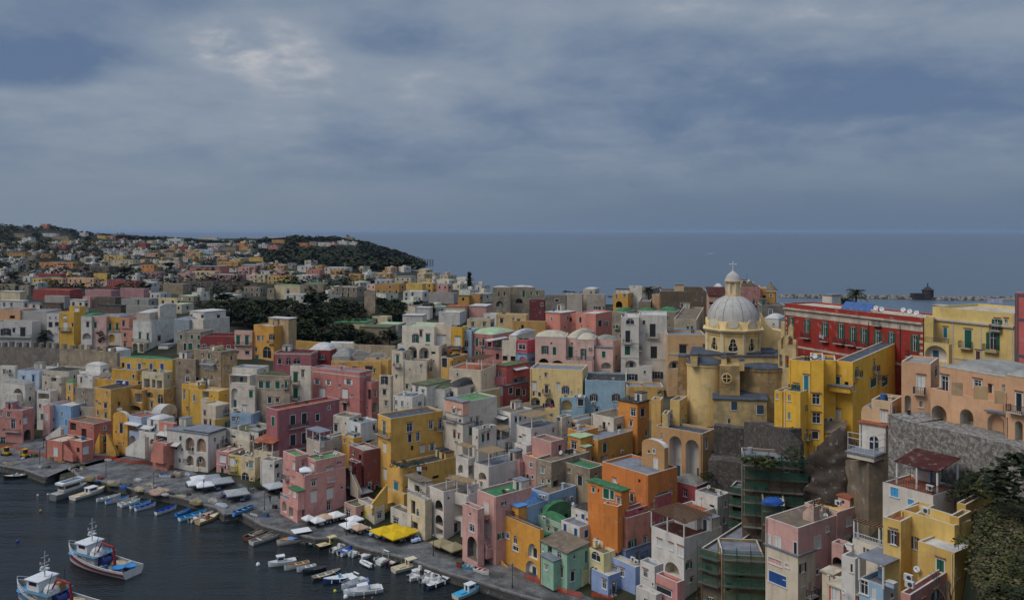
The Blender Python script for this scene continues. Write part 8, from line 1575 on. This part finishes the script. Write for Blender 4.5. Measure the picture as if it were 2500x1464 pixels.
def planting():
    F(*Z4)
    for i, (x, y, Y, r, h, l, lm) in enumerate([(1250,340,90,3.4,4.4,'big dark shrub against the right picture edge',LG),(1120,420,94,2.0,2.2,'dark shrub left of the biggest one',LG),(960,380,98,2.4,2.6,'rounded shrub on the slope under the hotel wall',LG),(860,440,100,2.2,2.4,'dark bush beside the terracotta canopy house',LO),(760,480,102,2.0,2.4,'bush at the corner of the terracotta terrace',LG),(1010,440,95,2.0,2.0,'low olive bush among the dark shrubs',LO),(820,345,104,1.2,1.5,'small bush above the canopy roof',LG),(780,930,88,1.3,1.0,'green weeds beside the tall satellite dish',LO),(1200,1100,78,1.6,1.3,'grey green prickly bush on the scrubby slope',LO),(1290,1160,74,1.4,1.4,'prickly pear like bush at picture edge',LO),(1180,1400,70,2.0,1.5,'dark leafy bush at the bottom right corner',LG)]):
        p = pt(cu(x), cvv(y), Y); p.z -= h*.5; bush(l, p, r, h, lm, 420 if r > 3 else 190)
    F(*Z8)
    for x, y, Y, r, h, l, lm in [(1230,690,132,2.4,2.8,'clipped dark bush below the yellow block house',LG),(880,745,131.5,2.6,1.2,'mossy green growth on the scaffolded roof',LO),(700,735,131.5,1.8,.9,'green growth along the dark wall foot',LO),(970,290,146,1.1,1.2,'agave like tuft on the dark wall',LG),(140,930,149,1.5,1.0,'weeds by the satellite dish at the rubble stump',LG),(1540,1300,112,1.0,1.3,'reddish dry shrub on the rose terrace',LB)]:
        p = pt(cu(x), cvv(y), Y); p.z -= h*.4; bush(l, p, r, h, lm)
    F(*Q7)
    for x, y, Y, r, h, l in [(310,760,180.5,1.1,1.0,'spiky pot plant at left end of the plant terrace'),(430,785,181,1.0,.8,'low pot plant on the plant terrace'),(545,745,182,1.3,1.5,'round dark bush on the plant terrace'),(635,745,183,1.1,1.3,'second dark bush on the plant terrace'),(620,1090,172,1.0,1.2,'pot plant under the awning of the low cream house')]: p = pt(cu(x), cvv(y), Y); p.z -= h*.5; bush(l, p, r, h, LG, 130, 'pot_plant')
    F(*Q2); 
    for x, y, Y, r, h, l in [(1450,960,196,1.7,3.8,'bushy olive tree beside the grey canopy'),(1550,940,197,.8,1.8,'yellow green pot plant next to the olive tree'),(220,640,217,.9,1.4,'dark potted bush at foot of white arched house')]: p = ptz(cu(x), cvv(y), QZ); bush(l, p, r, h, LO, 200, 'leafy_bush')
    F(*F5); 
    for x, y, l in [(820,1310,'green shrubs at foot of the salmon stair'),(890,1325,'olive shrubs right of the salmon stair'),(1290,1290,'dark shrub beside the yellow staircase'),(560,1135,'dark shrub by the sky blue house')]: p = ptz(cu(x), cvv(y), QZ); bush(l, p, 1.3, 1.6, LO, 120)
    F(*Z4); b = bare_tree('bare leafless tree over the white roof court at the bottom', 5); p = pt(cu(640), cvv(1490), 70); b.location = (p.x, p.y, p.z-1.5)
    b2 = copy_tree(b); F(*F2); p = gpt(cu(430), cvv(1010)); b2.location = p; b2['label'] = 'pale bare tree in the orchard beside the dark pine'; b2.scale = (1.3,)*3
    # scrub on the near slope
    mb = MB(); n = 0; t_ = 0
    while n < 3300 and t_ < 60000:
        t_ += 1; u, v = TR.uniform(2330, 2560), TR.uniform(1225, 1500); Y = solve(u, v, 0); x = tu(u)*Y
        if not (58 < Y < 104) or u < 2345-max(0, v-1330)*-.35: continue
        z = zg(x, Y); s = TR.uniform(.06, .25); k = 0 if TR.random() < .35 else TR.choice((1, 2, 2, 3)); n += 1
        for q in range(3): leaf(mb, (x+TR.uniform(-.4, .4), Y+TR.uniform(-.4, .4), z+TR.uniform(0, .45)), s, TR, k)
    tag(mb.obj('scrub', [LO, leafmat('leaf_grass', (.055, .068, .024)), leafmat('leaf_dry', (.066, .058, .030)), mat('dry_grass', (.12, .10, .055), .95)]), 'dry scrub and weeds on the near slope', 'scrub', kind='stuff')
    mb = MB(); n = 0
    while n < 1500:
        u, v = TR.uniform(1700, 1880), TR.uniform(1410, 1500); Y = solve(u, v, 0); x = tu(u)*Y; leaf(mb, (x, Y, zg(x, Y)+TR.uniform(0, .25)), TR.uniform(.1, .3), TR, TR.choice((0, 1, 1, 2))); n += 1
    tag(mb.obj('garden_weeds', [LO, LB, LG]), 'rough weeds in the garden below the scaffolding', 'weeds', kind='stuff')
planting()
def laundry(fr, x0, y0, x1, y1, Y, cols, lab):
    F(*fr); a, b = pt(cu(x0), cvv(y0), Y), pt(cu(x1), cvv(y1), Y); e = b-a; L = e.length; root = empty('laundry_line', tuple(a), lab, 'laundry'); m = MB(); m.cyl(a, b, .015, n=4); m.obj('line', IRON, root); s = .05
    for c in cols:
        w = min(R.uniform(.35, .8), L*.3); h = R.uniform(.6, 1.1)
        if s+w > L: break
        p = a+e/L*s; q = a+e/L*(s+w); o = MB(); n = Vector((e.y, -e.x, 0)).normalized()*.05; o.add([p, q, q-Vector((0, 0, h))+n, p-Vector((0, 0, h*R.uniform(.8, 1)))+n, p-n*.5, q-n*.5, q-Vector((0, 0, h))+n*.5, p-Vector((0, 0, h))+n*.5], ((0, 1, 2, 3), (4, 7, 6, 5), (0, 3, 7, 4), (1, 5, 6, 2), (3, 2, 6, 7))); o.obj('cloth', flat(c, .9), root); s += w+.08
laundry(F3, 890, 528, 1040, 532, 264, ('2f4a7a','2c3a5c','8a3a44','26262a','b0aaa4','38405a'), 'dark and white laundry on the salmon cube roof')
laundry(F8, 120, 995, 280, 1005, 205, ('26304a','303642','7a3048','a83a58','2c3040'), 'dark and pink laundry in the yellow house arch')
laundry(F8, -2, 852, 130, 870, 204.5, ('6a3a40','b9b6b0','2c3446','c0bcb6'), 'mixed laundry under the yellow house balcony')
laundry(Q7, 585, 790, 720, 790, 179.3, ('cfcdc8','c9c6c2','7a2a2c','26262a'), 'white and red laundry on the plant terrace wall')
laundry(Q8, 395, 480, 560, 500, 176.5, ('222228','26262c','2c2c36','c9c8c4','cfcdc9'), 'black and white laundry by the orange and ochre house')
laundry(F5, 1390, 760, 1540, 735, 244, ('c4bcae','c9c2b6','bfb6a6'), 'three pale sheets hanging in the ochre courtyard')
laundry(F4, 1105, 885, 1170, 900, 163, ('232a4a','8a2228','2454a0','1f2a40'), 'red and blue laundry on a red palazzo balcony')
laundry(F4, 510, 790, 570, 800, 177, ('c9c6cc','b9b6c0','8a4a6a'), 'white and mauve laundry on a red palazzo balcony')
laundry(F6, 145, 645, 240, 655, 237, ('c9c9cc','bfc4cc','d0d0d0'), 'white laundry on the bright yellow house')
laundry(Q2, 1030, 575, 1085, 590, 208, ('26283a','c9c9c6','303448'), 'dark and white laundry by the black balcony')
laundry(F4, 2010, 470, 2215, 465, 150, ('9aa0b4','a6acc0','9aa0b4','a2a8bc'), 'pale patterned sheets on the yellow palazzo roof')
ppl(Z7, 507, 1100, 38.0, 2.6, 'stand', '1f2026', '24242a', '1e1a18', 'person in black standing at the hotel passage')
def gull(u, v, Y, s, lab):
    p = pt(u, v, Y); root = None; m = MB(); m.blob(p, .12*s, .35*s, .1*s, n=8, m=5)
    for sg in (1, -1): m.add([p, p+Vector((sg*.45*s, .08*s, .18*s)), p+Vector((sg*1.0*s, -.05*s, .05*s)), p+Vector((sg*.42*s, -.14*s, .15*s))], ((0, 1, 2, 3),))
    tag(m.obj('seagull', flat('b9bbbf', .8), org=tuple(p)), lab, 'gull')
gull(1734, 620, 160, 1.0, 'gull gliding above the sea left of the church lantern'); gull(775, 514, 220, 1.0, 'gull high over the headland'); gull(1580, 276, 240, 1.0, 'gull in the cloudy sky at right')
# ---------------------------------------------------------------- infill: plain small houses where the crowd of houses leaves a gap
def infill():
    rr = random.Random(21); G = 5; W_, H_ = 520, 300; dep = [[0.0]*W_ for _ in range(H_)]
    def rect(o):
        us, vs, ys = [], [], []
        for ch in o.children:
            if ch.type != 'MESH' or not ch.name.startswith(('wall', 'masonry', 'nave', 'round_apse', 'side_apse', 'drum', 'dome', 'vestry')): continue
            pu, pv, py = [], [], []
            for vtx in ch.data.vertices:
                x, y, z = vtx.co.x+o.location.x, vtx.co.y+o.location.y, vtx.co.z+o.location.z
                if y < 5: continue
                z = max(z, zg(x, y)) if len(ch.data.vertices) < 400 else z; pu.append(1250+FP*x/y); pv.append(HV+FP*(CH-z)/y); py.append(y)
            if pu: yield min(pu), min(pv), max(pu), max(pv), min(py)
    def fill(r):
        for j in range(max(0, int(r[1]/G)), min(H_, int(r[3]/G)+1)):
            row = dep[j]
            for i in range(max(0, int(r[0]/G)), min(W_, int(r[2]/G)+1)): row[i] = r[4] if row[i] == 0 else min(row[i], r[4])
    for o in list(COL.objects):
        if o.type == 'EMPTY' and o.get('category') in ('house', 'church', 'wall'):
            for r in rect(o): fill(r)
    mass = MB(); mats = []; mkey = {}
    def mi(m):
        if m.name not in mkey: mkey[m.name] = len(mats); mats.append(m)
        return mkey[m.name]
    cols = ['c9c5be']*5+['cfcac2']*3+['c8bda8']*3+['bfa98a', 'b98f86', 'c9a8a0', 'c7a25c', 'c0a07a', 'a69a88', 'b3b0aa', '9d907e']; n = 0; tries = 0; made = []
    stage = 0
    while tries < 22000 and n < 340:
        tries += 1; stage = 1 if (tries > 9000 or n > 130) else 0
        if stage == 0: u, v = rr.uniform(60, 2330), rr.uniform(880, 1440)
        elif rr.random() < .35: u, v = rr.uniform(-10, 620), rr.uniform(594, 645)
        else: u, v = rr.uniform(-10, 1180), rr.uniform(622, 850)
        Y = solve(u, v, 0); x = tu(u)*Y; z = zg(x, Y); s = shore(x, Y)
        if s < interp([(-139, 27), (-67, 15), (-40, 9.5), (0, 10.5), (15, 9)], x) or z < 1.5 or Y > 1600: continue
        if u > 1680 and v < 1130 and u < 2160: continue
        if 440 < u < 1000 and 738 < v < 852: continue
        if u > 1690 and v > 1120 and u < 1900: continue
        wpx = rr.uniform(5, 8)*FP/Y*(1 if Y < 350 else 1.7); hm = rr.uniform(3.2, 5.5); hpx = hm*FP/Y; r = (u-wpx*.5, v-hpx, u+wpx*.5, v)
        tot = cov = bad = 0
        for j in range(max(0, int(r[1]/G)), min(H_, int(r[3]/G)+1)):
            for i in range(max(0, int(r[0]/G)), min(W_, int(r[2]/G)+1)):
                tot += 1; d = dep[j][i]
                if d == 0: cov += 1
                elif d > Y+2: bad += 1
        if tot == 0 or cov/tot < .30 or bad/tot > .22: continue
        FR[:] = [0, 0, 1.0]; a = rr.uniform(38, 54) if u > 640 else rr.uniform(16, 32); xl, xr = r[0], r[2]; xc = xl+(xr-xl)*rr.uniform(.45, .7); k = rr.choice('kgwvd'); fe = []
        for i in range(rr.choice((1, 1, 2))): fe.append('%s%.1f,%.1f,%.1f,%.1f' % (k, lerp(xl, xc, (i+.5)/2+.1*rr.random()), v-hpx*rr.uniform(.45, .6), 1.0*FP/Y, rr.choice((1.3, 1.9))*FP/Y))
        if rr.random() < .6: fe.append('%s%.1f,%.1f,%.1f,%.1f' % (rr.choice('kwd'), (xc+xr)/2, v-hpx*.55, .9*FP/Y, 1.2*FP/Y))
        if rr.random() < .4: fe.append('s%.1f,%.1f,%.1f' % ((xl+xr)/2, r[1]-2, .9*FP/Y))
        if rr.random() < .3: fe.append('C%.1f,%.1f' % ((xl*.4+xr*.6), r[1]-3))
        made.append((u, v, xl, xc, xr, r[1], rr.choice(cols), rr.choice(('fs', 'fb', 'fw', 'fc', 'fs', 'vw', 'fm', 'fl')), ' '.join(fe), Y, a, rr.uniform(.15, .5))); fill((*r, Y)); n += 1
    FR[:] = [0, 0, 1.0]
    near = [(o.get('label'), 1250+FP*o.location.x/o.location.y, HV+FP*(CH-o.location.z-4)/o.location.y) for o in COL.objects if o.get('category') == 'house' and o.location.y > 20 and o.get('group') is None]
    cn = {'c9c5be': 'white', 'cfcac2': 'white', 'c8bda8': 'cream', 'bfa98a': 'beige', 'b98f86': 'dusty pink', 'c9a8a0': 'pale pink', 'c7a25c': 'ochre', 'c0a07a': 'tan', 'a69a88': 'stone grey', 'b3b0aa': 'grey', '9d907e': 'brownish'}; seen = {}
    def lump(xl, xc, xr, yt, hx, rc, Y, a, wn):
        P = pt(xc, yt, Y); zt = P.z; P.z = 0; al = radians(a); ef = Vector((-cos(al), sin(al), 0)); es = Vector((sin(al), cos(al), 0)); t = tu(xl); w = max(2.0, (P.x-t*Y)/(cos(al)+t*sin(al))); d = 8.0; zb = min(zg(P.x, P.y), zt-3)-1; Zv = Vector((0, 0, 1))
        mass.para(P+Zv*zb, ef*w, es*d, Zv*(zt-zb), mi(plaster(hx, .3))); mass.para(P+Zv*(zt+.01)+ef*.2+es*.2, ef*(w-.4), es*(d-.4), Zv*.05, mi(roofm(rc))); nf = Vector((-sin(al), -cos(al), 0)); ns = Vector((cos(al), -sin(al), 0)); q = P+ef*w*.5+es*d*rr.uniform(.4, .7)
        if rr.random() < .5: mass.box((q.x, q.y, zt), rr.uniform(2, 3.5), rr.uniform(2, 3), rr.uniform(1.2, 2.6), mi(plaster(hx, .3)), ef)
        for r_ in range(max(1, int((zt-zb-1.5)/3))):
            for c_ in range(wn):
                if rr.random() < .7: o = P+ef*(w*(c_+.5)/wn-.5)+Zv*(zt-2.5-3*r_); mass.para(o, ef*1.0, nf*.05, Zv*1.5, mi(rr.choice((GLASS, DARK, DARK, FRAME))))
            o = P+es*d*.4+Zv*(zt-2.5-3*r_); mass.para(o, es*1.0, ns*.05, Zv*1.4, mi(DARK))
    for h in FAR_SMALL:
        FR[:] = h['fr']; xl, xc, xr, yt, hx, rf, fe = h['args']; lump(cu(xl), cu(xc), cu(xr), cvv(yt), hx, rf[1], h['Y'], rr.uniform(8, 24), max(1, int(h['w']/3.5)))
    FR[:] = [0, 0, 1.0]
    for m in made:
        if m[0] < 0 or m[9] > 262: lump(m[2], m[3], m[4], m[5], m[6], m[7][1], m[9], m[10], 2)
    tag(mass.obj('distant_houses', mats), 'packed small houses of the distant town, too many to tell apart', 'houses', kind='stuff')
    made = [m for m in made if m[9] <= 262]
    for m in made:
        lab = None
        for nb in sorted(near, key=lambda q: (q[1]-m[0])**2+(q[2]-m[1])**2)[:12]:
            rel = 'left of' if m[0] < nb[1]-25 else ('right of' if m[0] > nb[1]+25 else ('below' if m[1] > nb[2] else 'above')); short = ' '.join(nb[0].split()[:8])
            while short.split()[-1] in ('with', 'and', 'of', 'the', 'to', 'over', 'under', 'below', 'in', 'above', 'by', 'next', 'a', 'between', 'its', 'left', 'right', 'beside', 'at', 'three', 'two', 'four', 'on', 'behind', 'dark', 'white', 'cream', 'green', 'grey', 'tall', 'pale', 'blue', 'outside', 'one', 'red'): short = ' '.join(short.split()[:-1])
            lab = 'small %s house %s the %s' % (cn[m[6]], rel, short)
            if lab not in seen: break
        seen[lab] = 1; H(lab, m[2], m[3], m[4], m[5], m[6], m[7], m[8], Y=m[9], a=m[10], wear=m[11], D=6.5, group='small houses packed on the slope')
infill()
# ---------------------------------------------------------------- a little sea air
def haze():
    m = bpy.data.materials.new("haze_air"); m.use_nodes = True; nt = m.node_tree; nt.nodes.clear(); v = nt.nodes.new('ShaderNodeVolumePrincipled'); o = nt.nodes.new('ShaderNodeOutputMaterial'); nt.links.new(v.outputs[0], o.inputs['Volume'])
    v.inputs['Color'].default_value = (.52, .66, .84, 1); v.inputs['Density'].default_value = 0.00003; v.inputs['Anisotropy'].default_value = 0.2
    b = MB(); b.para((-62000, -520, -6), (124000, 0, 0), (0, 91000, 0), (0, 0, 106)); tag(b.obj('haze', m, org=(0, 0, 0)), kind='stuff')
haze()
